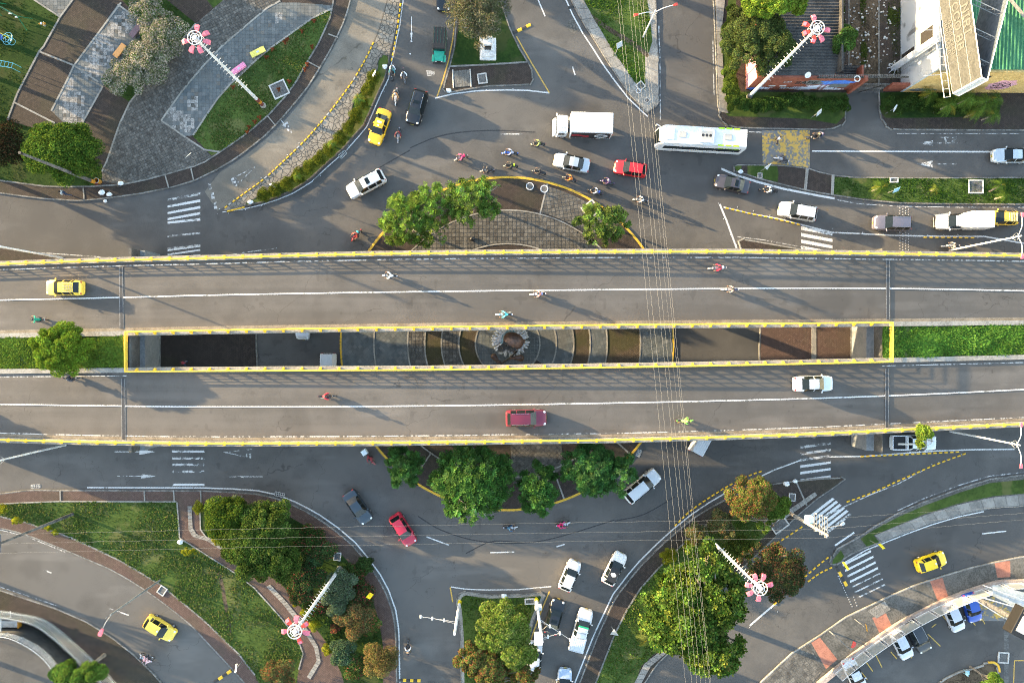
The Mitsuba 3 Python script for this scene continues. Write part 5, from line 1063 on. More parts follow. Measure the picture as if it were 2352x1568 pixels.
boxy('box_truck', 'white box truck with black and red side panels at the top of the roundabout', 'truck', (1270, 280), (1411, 284), 0,
     [('cargo_box', bevel(-3.45, 1.5, -1.18, 1.18, .85, 3.25, .05), 'white_body'), ('cab', cat([bevel(1.75, 3.05, -1.05, 1.05, .55, 2.45, .16), bevel(2.9, 3.4, -1.0, 1.0, .5, 1.5, .12)]), 'white_body'), ('windshield', trimesh.convex.convex_hull([[3.07, -.9, 2.2], [3.07, .9, 2.2], [3.12, -.92, 1.5], [3.12, .92, 1.5], [3.02, 0, 1.8]]), 'glass_dark'), ('air_deflector', bevel(1.9, 2.7, -.5, .5, 2.43, 2.62, .08), 'white_body'),
      ('side_window', box(2.15, 2.85, 1.03, 1.065, 1.5, 2.1), 'glass_dark'), ('side_window', box(2.15, 2.85, -1.065, -1.03, 1.5, 2.1), 'glass_dark'), ('side_panel', box(-3.3, 1.35, 1.175, 1.2, 1.0, 2.95), 'truck_black'), ('side_panel', box(-3.3, 1.35, -1.2, -1.175, 1.0, 2.95), 'truck_black'),
      ('red_swoop', cat([swoop(.5, -.8, 1.3, 1.4, 2.4, 1.206), swoop(.5, -.8, 1.3, 1.4, 2.4, -1.206)]), 'truck_red'), ('oval_emblem', cat([tube(np.c_[-2.2 + .75 * np.cos(np.linspace(0, 6.283, 24)), np.full(24, s * 1.205), 1.95 + .45 * np.sin(np.linspace(0, 6.283, 24))], .05, 5) for s in (-1, 1)]), 'white_paint'),
      ('chassis', box(-3.3, 3.0, -.45, .45, .5, .85), 'plastic_black'), ('mirror', bevel(3.0, 3.12, -1.4, -1.12, 1.6, 2.0, .03), 'white_paint'), ('mirror', bevel(3.0, 3.12, 1.12, 1.4, 1.6, 2.0, .03), 'white_paint'), ('bumper', bevel(3.3, 3.48, -1.0, 1.0, .4, .75, .05), 'white_paint'), ('headlight', ball([3.38, .75, .95], (.08, .18, .12)), 'lamp_clear'), ('headlight', ball([3.38, -.75, .95], (.08, .18, .12)), 'lamp_clear')] + wheels_at((2.3, -2.0), 2.1, .45), h=3.0)
V_ = lambda *p: trimesh.convex.convex_hull(np.array(p, float))
BW = 1.22
bus_body = V_(*[(x, s * y, z) for s in (-1, 1) for x, y, z in ((5.25, .7, .5), (5.4, .8, 1.1), (5.15, .75, 2.6), (4.7, .95, 3.12), (5.0, BW, .5), (5.05, BW, 1.2), (4.75, BW, 2.5), (-5.1, BW, .45), (-5.25, 1.1, .8), (-5.3, 1.05, 2.4), (-5.1, 1.0, 3.1), (-5.1, BW, 2.6), (4.5, 1.05, 3.12))])
boxy('bus', 'white coach bus with lime green stripes heading left on the upper right road', 'bus', (1509, 309), (1719, 321), 0,
     [('body', bus_body, 'white_body'), ('windshield', V_((4.74, -.88, 3.11), (4.74, .88, 3.11), (5.19, -.80, 2.62), (5.19, .80, 2.62), (5.43, -.72, 1.2), (5.43, .72, 1.2), (5.0, -.95, 1.4), (5.0, .95, 1.4), (4.9, .98, 2.5), (4.9, -.98, 2.5)), 'glass_dark'),
      ('window_band', box(-4.7, 4.5, BW - .01, BW + .012, 1.45, 2.45), 'glass_dark'), ('window_band', box(-4.7, 4.5, -BW - .012, -BW + .01, 1.45, 2.45), 'glass_dark'),
      *[('lime_stripe', V_((-3.6 + i, s * (BW + .014), 2.47), (-2.9 + i, s * (BW + .014), 2.47), (-2.7 + i, s * (BW + .014), 2.62), (-3.4 + i, s * (BW + .014), 2.62), (-3.6 + i, s * BW, 2.47), (-2.7 + i, s * BW, 2.62)) , 'bus_lime') for i in (-.9, 0, .9) for s in (-1, 1)], *[('lime_stripe', box(-4.2 + i, -3.5 + i, s * 1.0 - .09, s * 1.0 + .09, 3.09, 3.135), 'bus_lime') for i in (0, .9, 1.8) for s in (-1, 1)],
      ('roof_hatch', bevel(2.1, 3.0, -.35, .35, 3.1, 3.2, .03), 'bus_grey'), ('roof_hatch', bevel(-3.3, -2.4, -.35, .35, 3.1, 3.2, .03), 'bus_grey'), ('air_conditioner', bevel(-1.2, .6, -.85, .85, 3.1, 3.32, .06), 'white_body'), ('fan_panel', box(-.95, .4, -.5, .5, 3.32, 3.335), 'bus_grey'),
      ('fan', cat([lathe([(.0, 3.34), (.17, 3.345), (.18, 3.335)], 14).apply_translation([x, 0, 0]) for x in (-.7, -.27, .16)]), 'plastic_black'), ('roof_fairing', bevel(3.5, 4.4, -.7, .7, 3.1, 3.2, .04), 'white_body'), ('mirror', tube([[5.1, -1.0, 2.6], [5.5, -1.25, 2.5], [5.45, -1.3, 1.9]], .06, 6), 'white_paint'), ('mirror', tube([[5.1, 1.0, 2.6], [5.5, 1.25, 2.5], [5.45, 1.3, 1.9]], .06, 6), 'white_paint'),
      ('headlight', ball([5.25, .8, .9], (.1, .2, .14)), 'lamp_clear'), ('headlight', ball([5.25, -.8, .9], (.1, .2, .14)), 'lamp_clear'), ('taillight', box(-5.32, -5.2, .8, 1.0, .9, 1.5), 'lamp_red'), ('taillight', box(-5.32, -5.2, -1.0, -.8, .9, 1.5), 'lamp_red')] + wheels_at((3.3, -2.6), 2.42, .48, .28), h=2.6)
boxy('box_pickup', 'white pickup with a square white cargo box on the right slip road', 'truck', (2155, 508), (2272, 507), 0,
     [('cab', list(loft([(3.0, .66, .76, .8, .52), (2.88, .82, .9, .95, .66), (2.4, .88, 1.0, 1.05, .72), (1.75, .9, 1.06, 1.1, .72), (1.15, .9, 1.08, 1.62, .62), (.6, .9, 1.08, 1.66, .64), (.1, .9, 1.08, 1.62, .62), (-.05, .9, 1.0, 1.05, .74)], (1.6, .3), (1.75, 1.15), (.1, -.05), []).values())[0], 'white_body'),
      ('windshield', loft([(1.75, .9, 1.06, 1.1, .72), (1.15, .9, 1.08, 1.62, .62), (1.1, .9, 1.08, 1.62, .62)], (5, 4), (1.75, 1.15), (9, 8), [])['windshield'], 'glass_dark'), ('side_window', box(.3, 1.2, .82, .86, 1.12, 1.45), 'glass_dark'), ('side_window', box(.3, 1.2, -.86, -.82, 1.12, 1.45), 'glass_dark'),
      ('cargo_box', bevel(-2.95, -.1 - .05, -1.0, 1.0, .75, 2.5, .04), 'white_body'), ('fairing', V_((-.15, -.95, 2.45), (-.15, .95, 2.45), (.75, -.7, 1.68), (.75, .7, 1.68), (-.15, -.95, 1.2), (-.15, .95, 1.2)), 'white_body'), ('chassis', box(-2.9, 2.6, -.5, .5, .4, .75), 'plastic_black'), ('box_seam', box(-1.57, -1.53, -.99, .99, 2.495, 2.508), 'bus_grey'),
      ('headlight', ball([2.75, .65, .82], (.18, .15, .08)), 'lamp_clear'), ('headlight', ball([2.75, -.65, .82], (.18, .15, .08)), 'lamp_clear'), ('bumper', bevel(2.85, 3.05, -.75, .75, .35, .62, .05), 'plastic_black'), ('mirror', bevel(1.5, 1.65, -1.12, -.9, 1.05, 1.22, .03), 'white_paint'), ('mirror', bevel(1.5, 1.65, .9, 1.12, 1.05, 1.22, .03), 'white_paint'), ('roof_lettering', cat([meshkit.text_mesh('SJS 614', .13, .004)]).apply_transform(trimesh.transformations.rotation_matrix(-np.pi / 2, [0, 0, 1])).apply_translation([.5, .32, 1.70]), 'truck_red')] + wheels_at((1.9, -1.6), 1.82, .34, .2), h=1.3)
ribs = cat([bevel(-2.3, 1.2, y - .06, y + .06, 1.92, 1.97, .015) for y in np.linspace(-.6, .6, 6)])
def van(label, front, rear):
    boxy('van', label, 'van', front, rear, 0, [('body', V_(*[(x, s * y, z) for s in (-1, 1) for x, y, z in ((2.3, .55, .4), (2.35, .7, .75), (1.9, .8, 1.05), (1.2, .72, 1.9), (2.1, .86, .4), (-2.3, .86, .35), (-2.38, .8, .7), (-2.3, .72, 1.9), (-2.35, .84, 1.1), (1.6, .88, 1.1))]), 'white_body'), ('windshield', V_((1.92, -.68, 1.1), (1.92, .68, 1.1), (1.27, -.6, 1.86), (1.27, .6, 1.86), (1.7, 0, 1.2)), 'glass_dark'), ('rear_window', box(-2.375, -2.335, -.62, .62, 1.15, 1.7), 'glass_dark'),
      ('side_window', box(-.2, 1.3, .80, .845, 1.15, 1.62), 'glass_dark'), ('side_window', box(-.2, 1.3, -.845, -.80, 1.15, 1.62), 'glass_dark'), ('roof_rib', ribs, 'white_body'), ('taillight', box(-2.41, -2.3, .66, .82, .7, 1.1), 'lamp_red'), ('taillight', box(-2.41, -2.3, -.82, -.66, .7, 1.1), 'lamp_red'), ('headlight', ball([2.2, .6, .78], (.12, .16, .1)), 'lamp_clear'), ('headlight', ball([2.2, -.6, .78], (.12, .16, .1)), 'lamp_clear')] + wheels_at((1.45, -1.45), 1.72, .32), h=1.5)
van('white ribbed roof van slipping under the south deck at the roundabout', (1641, 965), (1601, 1039)); van('white van half under the south deck in the left part of the gap', (750, 900), (751, 815))
boxy('jeep', 'old green off road jeep with a black soft top beside the triangular island', 'jeep', (1007, 138), (1011, 66), 0,
     [('hood', V_((1.9, -.5, .95), (1.9, .5, .95), (.75, -.62, 1.05), (.75, .62, 1.05), (1.85, -.52, .6), (1.85, .52, .6), (.75, -.62, .5), (.75, .62, .5)), 'jeep_green'), ('fender', cat([bevel(1.1, 1.95, s * .7 - .14, s * .7 + .14, .72, .84, .04) for s in (-1, 1)]), 'jeep_green'), ('tub', bevel(-1.85, .75, -.78, .78, .45, 1.05, .06), 'jeep_dark'), ('windshield', box(.66, .72, -.66, .66, 1.05, 1.55), 'glass_dark'), ('soft_top', bevel(-1.85, .7, -.74, .74, 1.0, 1.78, .08), 'canvas_black'),
      ('top_bow', cat([bevel(-1.8, .1, y - .03, y + .03, 1.77, 1.81, .01) for y in (-.6, -.2, .2, .6)]), 'jeep_dark'), ('grille', box(1.88, 1.93, -.45, .45, .6, .95), 'plastic_black'), ('headlight', ball([1.92, .36, .82], (.05, .11, .11)), 'lamp_clear'), ('headlight', ball([1.92, -.36, .82], (.05, .11, .11)), 'lamp_clear'), ('bumper', bevel(1.95, 2.08, -.75, .75, .42, .58, .03), 'plastic_black'), ('spare_wheel', wheel_meshes(.34, .2)[0].apply_transform(trimesh.transformations.rotation_matrix(np.pi / 2, [0, 0, 1])).apply_translation([-1.98, 0, .95]), 'tyre')] + wheels_at((1.35, -1.1), 1.6, .36, .22), h=1.2)
mat('jeep_green', (.015, .30, .20), .3, coat=.7); mat('jeep_dark', (.012, .06, .05), .4); mat('canvas_black', (.03, .028, .028), .85)

# ---------------------------------------------------------------- people and motorcycles
mat('skin', (.30, .17, .11), .6); mat('hair', (.015, .012, .01), .6); mat('visor', (.02, .02, .025), .1, coat=1.0)
def cloth(c):
    key = 'cloth_' + '_'.join(str(int(v * 999)) for v in c)
    if key not in paints: paints[key] = mat(key, c, .85)
    return key
def hand(w, d, s):
    """Palm, four bent fingers and a thumb: chains from the wrist w along direction d."""
    w, d = np.array(w), np.array(d) / np.linalg.norm(d); n = np.array([0, 0, 1.]); side = np.cross(d, n); side /= np.linalg.norm(side); n = np.cross(side, d)
    ch = [[(w, .026), (w + d * .05, .036), (w + d * .085, .034)]]
    for i, (o, l) in enumerate(((-.03, .075), (-.01, .085), (.01, .08), (.03, .065))):
        b = w + d * .085 + side * o; k1 = b + d * l * .55 - n * .012; ch.append([(b, .010), (k1, .0095), (k1 + d * l * .2 - n * l * .45, .008)])
    b = w + d * .03 + side * s * .03; ch.append([(b, .013), (b + d * .035 + side * s * .035, .011), (b + d * .075 + side * s * .03 - n * .015, .009)])
    return ch
def face(h, f):
    """Nose, brow and ears for the head at h facing f."""
    h, f = np.array(h), np.array(f) / np.linalg.norm(f); s = np.cross([0, 0, 1.], f)
    return [[(h + f * .095 + [0, 0, .01], .014), (h + f * .115 - [0, 0, .02], .016)], [(h + f * .085 + s * .035 + [0, 0, .03], .016), (h + f * .085 - s * .035 + [0, 0, .03], .016)], [(h + s * .088, .02), (h + s * .09 - [0, 0, .035], .012)], [(h - s * .088, .02), (h - s * .09 - [0, 0, .035], .012)], [(h + f * .07 - [0, 0, .08], .03), (h + f * .08 - [0, 0, .06], .022)]]
def rider_template(dx=0.0, passenger=False):
    hip, ch, nk, hd = np.array([-.28 + dx, 0, .86]), np.array([-.10 + dx, 0, 1.22]), np.array([-.02 + dx, 0, 1.42]), np.array([.04 + dx, 0, 1.58])
    skin = [[(hip, .13), (ch, .14), (nk, .06), (hd - [0, 0, .04], .085), (hd + [0, 0, .05], .095)]] + face(hd, [1, 0, -.05]); shirt = [[(hip, .145), (ch, .155), (nk - [.02, 0, .04], .09)]]; legs, shoes = [], []
    for s in (-1, 1):
        sh = ch + [.03, s * .19, .10]; el = np.array([.12 + dx, s * .34, 1.10]); wr = np.array([.38 + dx, s * .33, 1.06]) if not passenger else np.array([.20 + dx, s * .2, 1.0])
        skin += [[(ch + [0, 0, .08], .09), (sh, .06), (el, .043), (wr, .028)]] + hand(wr, [1, -s * .2, -.1], -s)
        shirt += [[(ch + [0, 0, .08], .10), (sh, .075), (el, .06), ((el + wr) / 2, .052)]]
        hp, kn, an = hip + [0, s * .11, -.03], np.array([.14 + dx, s * .25, .72]), np.array([-.10 + dx, s * .22, .34]); toe = an + [.16, s * .02, -.05]
        skin += [[(hp, .095), (kn, .062), (an, .042), (toe, .03)]]; legs += [[(hip, .135), (hp, .11), (kn, .078), (an, .06)]]; shoes += [[(an - [0, 0, .03], .055), (toe, .045)]]
    hel = [[(hd + [-.01, 0, .02], .135), (hd + [.03, 0, .0], .125)]]; vis = trimesh.creation.icosphere(2, .128); vis.apply_translation(hd + [.045, 0, .005]); vis = trimesh.intersections.slice_mesh_plane(vis, [1, 0, 0], hd + [.10, 0, 0])
    M = lambda c, l: mikit.ply(bones(c, 10, l), None, smooth=True)
    return {'body': mikit.ply(bones(skin, 8, .03, 3), None, smooth=True), 'shirt': M(shirt, .06), 'trousers': M(legs, .06), 'shoes': M(shoes, .05), 'helmet': M(hel, .05), 'visor': mikit.ply(vis, None, smooth=True)}
RT, PT = rider_template(), rider_template(-.36, True)
def torus(R_, r, c, n=20, m=8):
    t = np.linspace(0, 2 * np.pi, n + 1); return tube(np.c_[c[0] + R_ * np.cos(t), np.full(n + 1, c[1]), c[2] + R_ * np.sin(t)], r, m, False)
MB = {}
def mb(name, m, sm=35): MB[name] = mikit.ply(m, None, smooth=sm)
mb('wheel0', torus(.26, .05, (.66, 0, .31))); mb('wheel1', torus(.25, .06, (-.62, 0, .31)))
mb('rim0', cat([lathe([(0, -.03), (.06, -.03), (.06, .03), (0, .03)], 10).apply_transform(trimesh.transformations.rotation_matrix(np.pi / 2, [1, 0, 0])).apply_translation([.66, 0, .31])] + [tube([[.66, 0, .31], [.66 + .22 * math.cos(a), 0, .31 + .22 * math.sin(a)]], .012, 4) for a in np.arange(6) * 1.047]))
mb('rim1', cat([lathe([(0, -.04), (.07, -.04), (.07, .04), (0, .04)], 10).apply_transform(trimesh.transformations.rotation_matrix(np.pi / 2, [1, 0, 0])).apply_translation([-.62, 0, .31])] + [tube([[-.62, 0, .31], [-.62 + .21 * math.cos(a), 0, .31 + .21 * math.sin(a)]], .012, 4) for a in np.arange(6) * 1.047]))
mb('engine', cat([bevel(-.22, .22, -.16, .16, .28, .62, .06), tube([[.5, 0, .95], [.1, 0, .62], [-.6, 0, .55]], .04, 6), tube([[-.62, .08, .31], [-.2, .1, .38]], .025, 5), tube([[-.62, -.08, .31], [-.2, -.1, .38]], .025, 5)]))
mb('exhaust', tube(smooth([[.15, -.17, .3], [-.2, -.2, .27], [-.75, -.22, .42]], 3), [.025] * 4 + [.05] * 3, 7)); mb('tank', V_(*[(x, s * y, z) for s in (-1, 1) for x, y, z in ((.42, .08, .95), (.40, .13, .82), (.15, .16, .95), (.1, .15, .72), (-.12, .10, .88), (-.1, .1, .75), (.3, .1, 1.0))]), 40)
mb('seat', V_(*[(x, s * y, z) for s in (-1, 1) for x, y, z in ((-.05, .08, .83), (-.3, .14, .80), (-.75, .12, .88), (-.78, .09, .82), (-.3, .12, .72), (-.05, .06, .74))])); mb('tail', V_(*[(x, s * y, z) for s in (-1, 1) for x, y, z in ((-.3, .12, .76), (-.9, .06, .88), (-.88, .05, .78), (-.35, .1, .64))]))
mb('fork', cat([tube([[.66, s * .08, .31], [.47, s * .08, .98]], .028, 6) for s in (-1, 1)])); mb('mudguard', grid(np.array([[[.66 + .33 * math.cos(a), y, .31 + .33 * math.sin(a)] for y in (-.07, 0, .07)] for a in np.linspace(.2, 2.2, 8)])))
mb('handlebar', tube(smooth([[.36, -.38, 1.06], [.44, -.22, 1.08], [.46, 0, 1.02], [.44, .22, 1.08], [.36, .38, 1.06]], 3), .018, 6)); mb('headlight', ball([.56, 0, .92], (.09, .1, .1)), True); mb('fairing', V_((.5, -.12, .8), (.5, .12, .8), (.66, -.08, .9), (.66, .08, .9), (.58, -.1, 1.08), (.58, .1, 1.08), (.45, -.14, 1.0), (.45, .14, 1.0)))
for i, s in enumerate((-1, 1)): mb(f'mirror{i}', cat([tube([[.42, s * .25, 1.08], [.44, s * .34, 1.22]], .008, 4), ball([.43, s * .36, 1.24], (.02, .06, .035))]))
mb('taillight', box(-.93, -.88, -.05, .05, .8, .87)); mb('top_box', bevel(-1.0, -.65, -.2, .2, .9, 1.2, .05)); mb('big_box', bevel(-1.25, -.62, -.32, .32, .86, 1.45, .04)); mb('backpack', bevel(-.5, -.3, -.16, .16, .98, 1.38, .06)); mb('bag', ball([-.5, 0, 1.15], (.17, .2, .24)), True)
def person_on(tmpl, tf, label, shirt, trousers, helmet, arms=True, pack=None):
    k = thing('person', label, 'person', 'motorcycle riders')
    part(k, 'body', tmpl['body'], 'skin', to=tf); part(k, 'shirt', tmpl['shirt'], cloth(shirt), to=tf); part(k, 'trousers', tmpl['trousers'], cloth(trousers), to=tf); part(k, 'shoes', tmpl['shoes'], 'plastic_black', to=tf)
    h = part(k, 'helmet', tmpl['helmet'], paint(helmet), to=tf); part(h, 'visor', tmpl['visor'], 'visor', to=tf)
    if pack: part(k, 'backpack', MB['backpack'], cloth(pack), to=tf)
def moto(front, rear, col, shirt, where, z=0.0, trousers=(.03, .035, .05), helmet=(.02, .02, .022), pillion=None, box_=None, pack=None, cname='dark', sname='dark'):
    c, ang, ln = pose(front, rear, z, .8); s = float(np.clip(ln / 2.0, .96, 1.08)); tf = T().translate([c[0], c[1], z]).rotate([0, 0, 1], ang).scale([s, 1, 1])
    k = thing('motorcycle', f'{cname} motorcycle {where}', 'motorcycle', 'motorcycles in the traffic'); pk = paint(col)
    for i in (0, 1): w = part(k, 'wheel', MB[f'wheel{i}'], 'tyre', to=tf); part(w, 'rim', MB[f'rim{i}'], 'grey_metal', to=tf)
    for nm, mt in (('engine', 'grey_metal'), ('exhaust', 'chrome'), ('tank', pk), ('seat', 'plastic_black'), ('tail', pk), ('fork', 'grey_metal'), ('mudguard', pk), ('handlebar', 'plastic_black'), ('headlight', 'lamp_clear'), ('fairing', pk), ('mirror0', 'plastic_black'), ('mirror1', 'plastic_black'), ('taillight', 'lamp_red')): part(k, nm.rstrip('01'), MB[nm], mt, to=tf)
    if box_: solo('delivery_box' if box_[0] == 'big_box' else 'top_case', MB[box_[0]], cloth(box_[1]), box_[2], 'box', to=tf)
    person_on(RT, tf, f'rider in {sname} {where}', shirt, trousers, helmet, pack=pack)
    if pillion: person_on(PT, tf, pillion[1], pillion[0], trousers, pillion[2] if len(pillion) > 2 else helmet)
K0, WSH, GR = (.02, .02, .023), (.72, .73, .75), (.16, .16, .17)
moto((899, 184), (904, 146), K0, (.06, .22, .24), 'left of the pair waiting at the planted strip tip', cname='black', sname='a teal shirt', pillion=((.62, .70, .80), 'passenger in a pale blue shirt on the left motorcycle of the waiting pair'))
moto((930, 191), (926, 154), (.10, .10, .11), WSH, 'right of the pair waiting at the planted strip tip', cname='grey', sname='a white shirt')
moto((907, 243), (912, 199), (.5, .5, .5), (.55, .28, .12), 'between the waiting pair and the yellow taxi', cname='silver', sname='an orange brown shirt', helmet=(.4, .4, .4), pillion=((.14, .13, .12), 'passenger with a dark grey jacket on the silver motorcycle above the taxi', (.08, .08, .08)))
moto((913, 326), (918, 292), (.3, .3, .32), (.16, .02, .03), 'right beside the yellow taxi', cname='grey', sname='a maroon jacket')
moto((1042, 367), (1077, 356), (.25, .25, .25), (.75, .10, .25), 'leftmost in the crowd on the roundabout', cname='grey', sname='a pink shirt', pack=(.75, .04, .16))
moto((1151, 350), (1193, 352), (.04, .12, .5), (.35, .38, .5), 'with blue fairing in the middle of the crowd', cname='blue', sname='a grey blue shirt')
moto((1155, 380), (1192, 381), K0, (.05, .06, .04), 'just below the blue motorcycle', cname='black', sname='a black vest with a lime mark', pack=(.45, .60, .05))
moto((1218, 330), (1254, 330), K0, (.30, .36, .12), 'left of the white box truck', cname='black', sname='an olive vest', pack=(.03, .03, .03))
moto((1221, 391), (1256, 398), K0, (.03, .03, .035), 'left of and below the silver sedan', cname='black', sname='a black shirt', helmet=(.05, .05, .05))
moto((1103, 392), (1136, 390), (.2, .2, .2), (.05, .05, .055), 'half hidden by the top of the roundabout tree', cname='grey', sname='a dark shirt')
moto((1291, 405), (1326, 415), K0, (.70, .22, .04), 'just below the silver sedan', cname='black', sname='an orange shirt')
moto((1380, 414), (1411, 421), (.06, .03, .10), (.10, .06, .14), 'below the red hatchback', cname='dark purple', sname='a dark purple jacket', helmet=(.4, .4, .42))
moto((1350, 434), (1386, 446), K0, (.55, .56, .62), 'nearest the right part of the yellow kerb', cname='black', sname='a white and blue shirt', pack=(.05, .10, .40))
moto((1454, 457), (1490, 462), (.25, .25, .25), WSH, 'alone under the overhead wires', cname='grey', sname='a white shirt')
moto((1780, 361), (1813, 371), (.55, .55, .58), (.04, .04, .05), 'on the yellow crossing zone', cname='white', sname='a black jacket')
moto((1852, 317), (1899, 308), K0, (.03, .03, .03), 'at the right edge of the yellow crossing zone', cname='black', sname='a black shirt', helmet=(.55, .45, .2), pillion=((.05, .06, .10), 'passenger in dark blue on the motorcycle right of the crossing zone', (.5, .3, .35)))
moto((1742, 433), (1787, 441), K0, (.78, .78, .76), 'behind the dark purple grey sedan', cname='black', sname='a bright white shirt', box_=('top_box', (.02, .02, .022), 'black top case on the motorcycle behind the dark sedan'))
moto((2161, 565), (2211, 563), (.5, .5, .5), (.36, .34, .30), 'squeezing along the viaduct below the box pickup', cname='white', sname='a beige shirt')
moto((805, 554), (831, 525), (.45, .06, .05), (.45, .08, .06), 'left of the north roundabout trees', cname='red', sname='a red shirt', pack=(.05, .45, .55))
moto((879, 632), (912, 634), (.5, .5, .5), (.70, .70, .70), 'on the left middle of the north carriageway', ZV(895), cname='white', sname='a white shirt')
moto((1217, 676), (1256, 674), (.7, .7, .7), (.70, .30, .24), 'by the lane line midway on the north carriageway', ZV(1235), cname='white', sname='a red and white shirt', pack=(.15, .18, .35))
moto((1137, 722), (1180, 722), (.7, .7, .7), (.10, .50, .55), 'close to the gap railing on the north carriageway', ZV(1158), cname='white', sname='a turquoise shirt')
moto((1626, 616), (1672, 614), (.3, .3, .3), (.75, .03, .07), 'in the railing shadow right on the north carriageway', ZV(1650), cname='grey', sname='a bright red jacket', pack=(.5, .6, .68))
moto((1658, 664), (1699, 665), (.5, .48, .44), (.50, .34, .26), 'crossing the lane line right on the north carriageway', ZV(1677), cname='beige', sname='a salmon shirt', pack=(.05, .06, .12))
moto((66, 733), (106, 734), (.2, .3, .3), (.01, .28, .18), 'above the round median tree on the north carriageway', ZV(85), cname='grey', sname='a green jacket')
moto((772, 909), (729, 910), K0, (.62, .03, .05), 'on the left part of the south carriageway', ZV(750), cname='black', sname='a red jacket')
moto((1598, 965), (1548, 966), (.35, .75, .08), (.35, .75, .10), 'under the wires on the south carriageway', ZV(1573), cname='lime green', sname='a lime green jacket', helmet=(.55, .45, .15))
moto((184, 868), (143, 868), K0, (.05, .06, .09), 'peeking out below the round median tree', ZV(163), cname='black', sname='dark blue')
moto((861, 1068), (838, 1036), (.35, .04, .04), (.25, .03, .04), 'with a big white box left of the south trees', cname='red', sname='a dark red jacket', box_=('big_box', (.66, .76, .80), 'big white delivery box on the motorcycle left of the south trees'))
moto((1190, 1211), (1154, 1211), (.6, .6, .62), (.02, .10, .22), 'left of two below the south roundabout trees', cname='white', sname='a blue shirt')
moto((1309, 1201), (1277, 1207), (.55, .6, .66), (.65, .03, .18), 'right of two below the south roundabout trees', cname='white', sname='a magenta shirt', pillion=((.6, .03, .17), 'passenger in magenta on the right motorcycle below the south trees'))
moto((937, 1470), (938, 1504), K0, (.72, .73, .75), 'alone on the lower left exit road', cname='black', sname='a white shirt', pack=(.28, .20, .14), helmet=(.4, .4, .4))
moto((318, 1504), (350, 1519), (.5, .52, .55), (.70, .42, .45), 'on the lower left curved road near the picket fence', cname='grey', sname='a pale pink shirt', pillion=((.66, .45, .48), 'passenger in pale pink on the motorcycle near the picket fence'))
def walker(x, y, ang, label, shirt, trousers, pack=None, z=ZP):
    hip, ch, nk, hd = np.array([0, 0, .95]), np.array([.03, 0, 1.28]), np.array([.04, 0, 1.47]), np.array([.06, 0, 1.62])
    skin = [[(hip, .13), (ch, .14), (nk, .058), (hd - [0, 0, .04], .08), (hd + [0, 0, .05], .092)]] + face(hd, [1, 0, 0]); sh, lg, so = [[(hip, .14), (ch, .155), (nk - [0, 0, .05], .09)]], [], []
    for s, ph in ((-1, 1), (1, -1)):
        a = ch + [0, s * .19, .10]; e = a + [-.04 * ph, s * .05, -.28]; w = e + [.14 * ph + .05, 0, -.22]
        skin += [[(ch + [0, 0, .08], .09), (a, .058), (e, .043), (w, .027)]] + hand(w, [.3, 0, -.95], -s); sh += [[(ch + [0, 0, .08], .1), (a, .072), (e, .058)]]
        h = hip + [0, s * .09, -.05]; kn = h + [.18 * ph, s * .01, -.40]; an = kn + [.12 * ph - .16, 0, -.40]; toe = an + [.16, 0, -.05]
        skin += [[(h, .09), (kn, .058), (an, .04), (toe, .03)]]; lg += [[(hip, .135), (h, .105), (kn, .075), (an, .058)]]; so += [[(an - [0, 0, .03], .052), (toe, .045)]]
    c = P(x, y, z + 1.0); tf = place(c[0], c[1], z, ang); k = thing('person', label, 'person')
    part(k, 'body', bones(skin, 8, .03, 3), 'skin', True, to=tf); part(k, 'shirt', bones(sh, 10, .06), cloth(shirt), True, to=tf); part(k, 'trousers', bones(lg, 10, .06), cloth(trousers), True, to=tf); part(k, 'shoes', bones(so, 10, .05), 'plastic_black', True, to=tf)
    part(k, 'hair', bones([[(hd + [-.02, 0, .045], .10), (hd + [.0, 0, .06], .098)]], 10, .05), 'hair', True, to=tf)
    if pack: part(k, 'backpack', bevel(-.28, -.13, -.16, .16, 1.0, 1.42, .06), cloth(pack), to=tf)
walker(145, 443, 180, 'pedestrian in a grey shirt with a dark blue backpack walking on the pavement at left', (.45, .50, .52), (.03, .05, .10), (.02, .04, .09)); walker(1789, 319, 130, 'pedestrian in a white shirt crossing the yellow zone', (.70, .70, .74), (.10, .07, .06), None, .01)
walker(421, 833, 90, 'person in a red top standing in the shade below the deck gap', (.35, .05, .08), (.03, .06, .14), None); 
# ---------------------------------------------------------------- lamp masts, poles, signs and wires
mat('galv', rough_fn(1.5, (.17, .18, .185), (.27, .28, .285), 6), .5, metal=.2); mat('white_steel', rough_fn(1.2, (.46, .47, .48), (.62, .63, .64), 5), .5); mat('lamp_pink', (.62, .14, .19), .4, coat=.5); mat('lamp_red_shell', (.55, .05, .03), .4, coat=.5)
mat('pole_dark', rough_fn(1.5, (.05, .05, .052), (.14, .14, .14), 8), .7); mat('pole_brown', (.15, .04, .03), .7); mat('pole_orange', (.50, .22, .02), .6); mat('sign_white', (.44, .48, .50), .5); mat('sign_yellow', (.78, .62, .02), .45); mat('sign_blue', (.30, .55, .66), .5)
LUM = cat([V_(*[(x, s * y, z) for s in (-1, 1) for x, y, z in ((.05, .12, .05), (.0, .13, -.08), (.85, .26, .02), (.95, .22, -.12), (.5, .25, .14), (.05, .10, .12))])])
LUM_LID = V_(*[(x, s * y, z) for s in (-1, 1) for x, y, z in ((.55, .20, .141), (.9, .19, .06), (.92, .17, .08), (.55, .18, .165))])
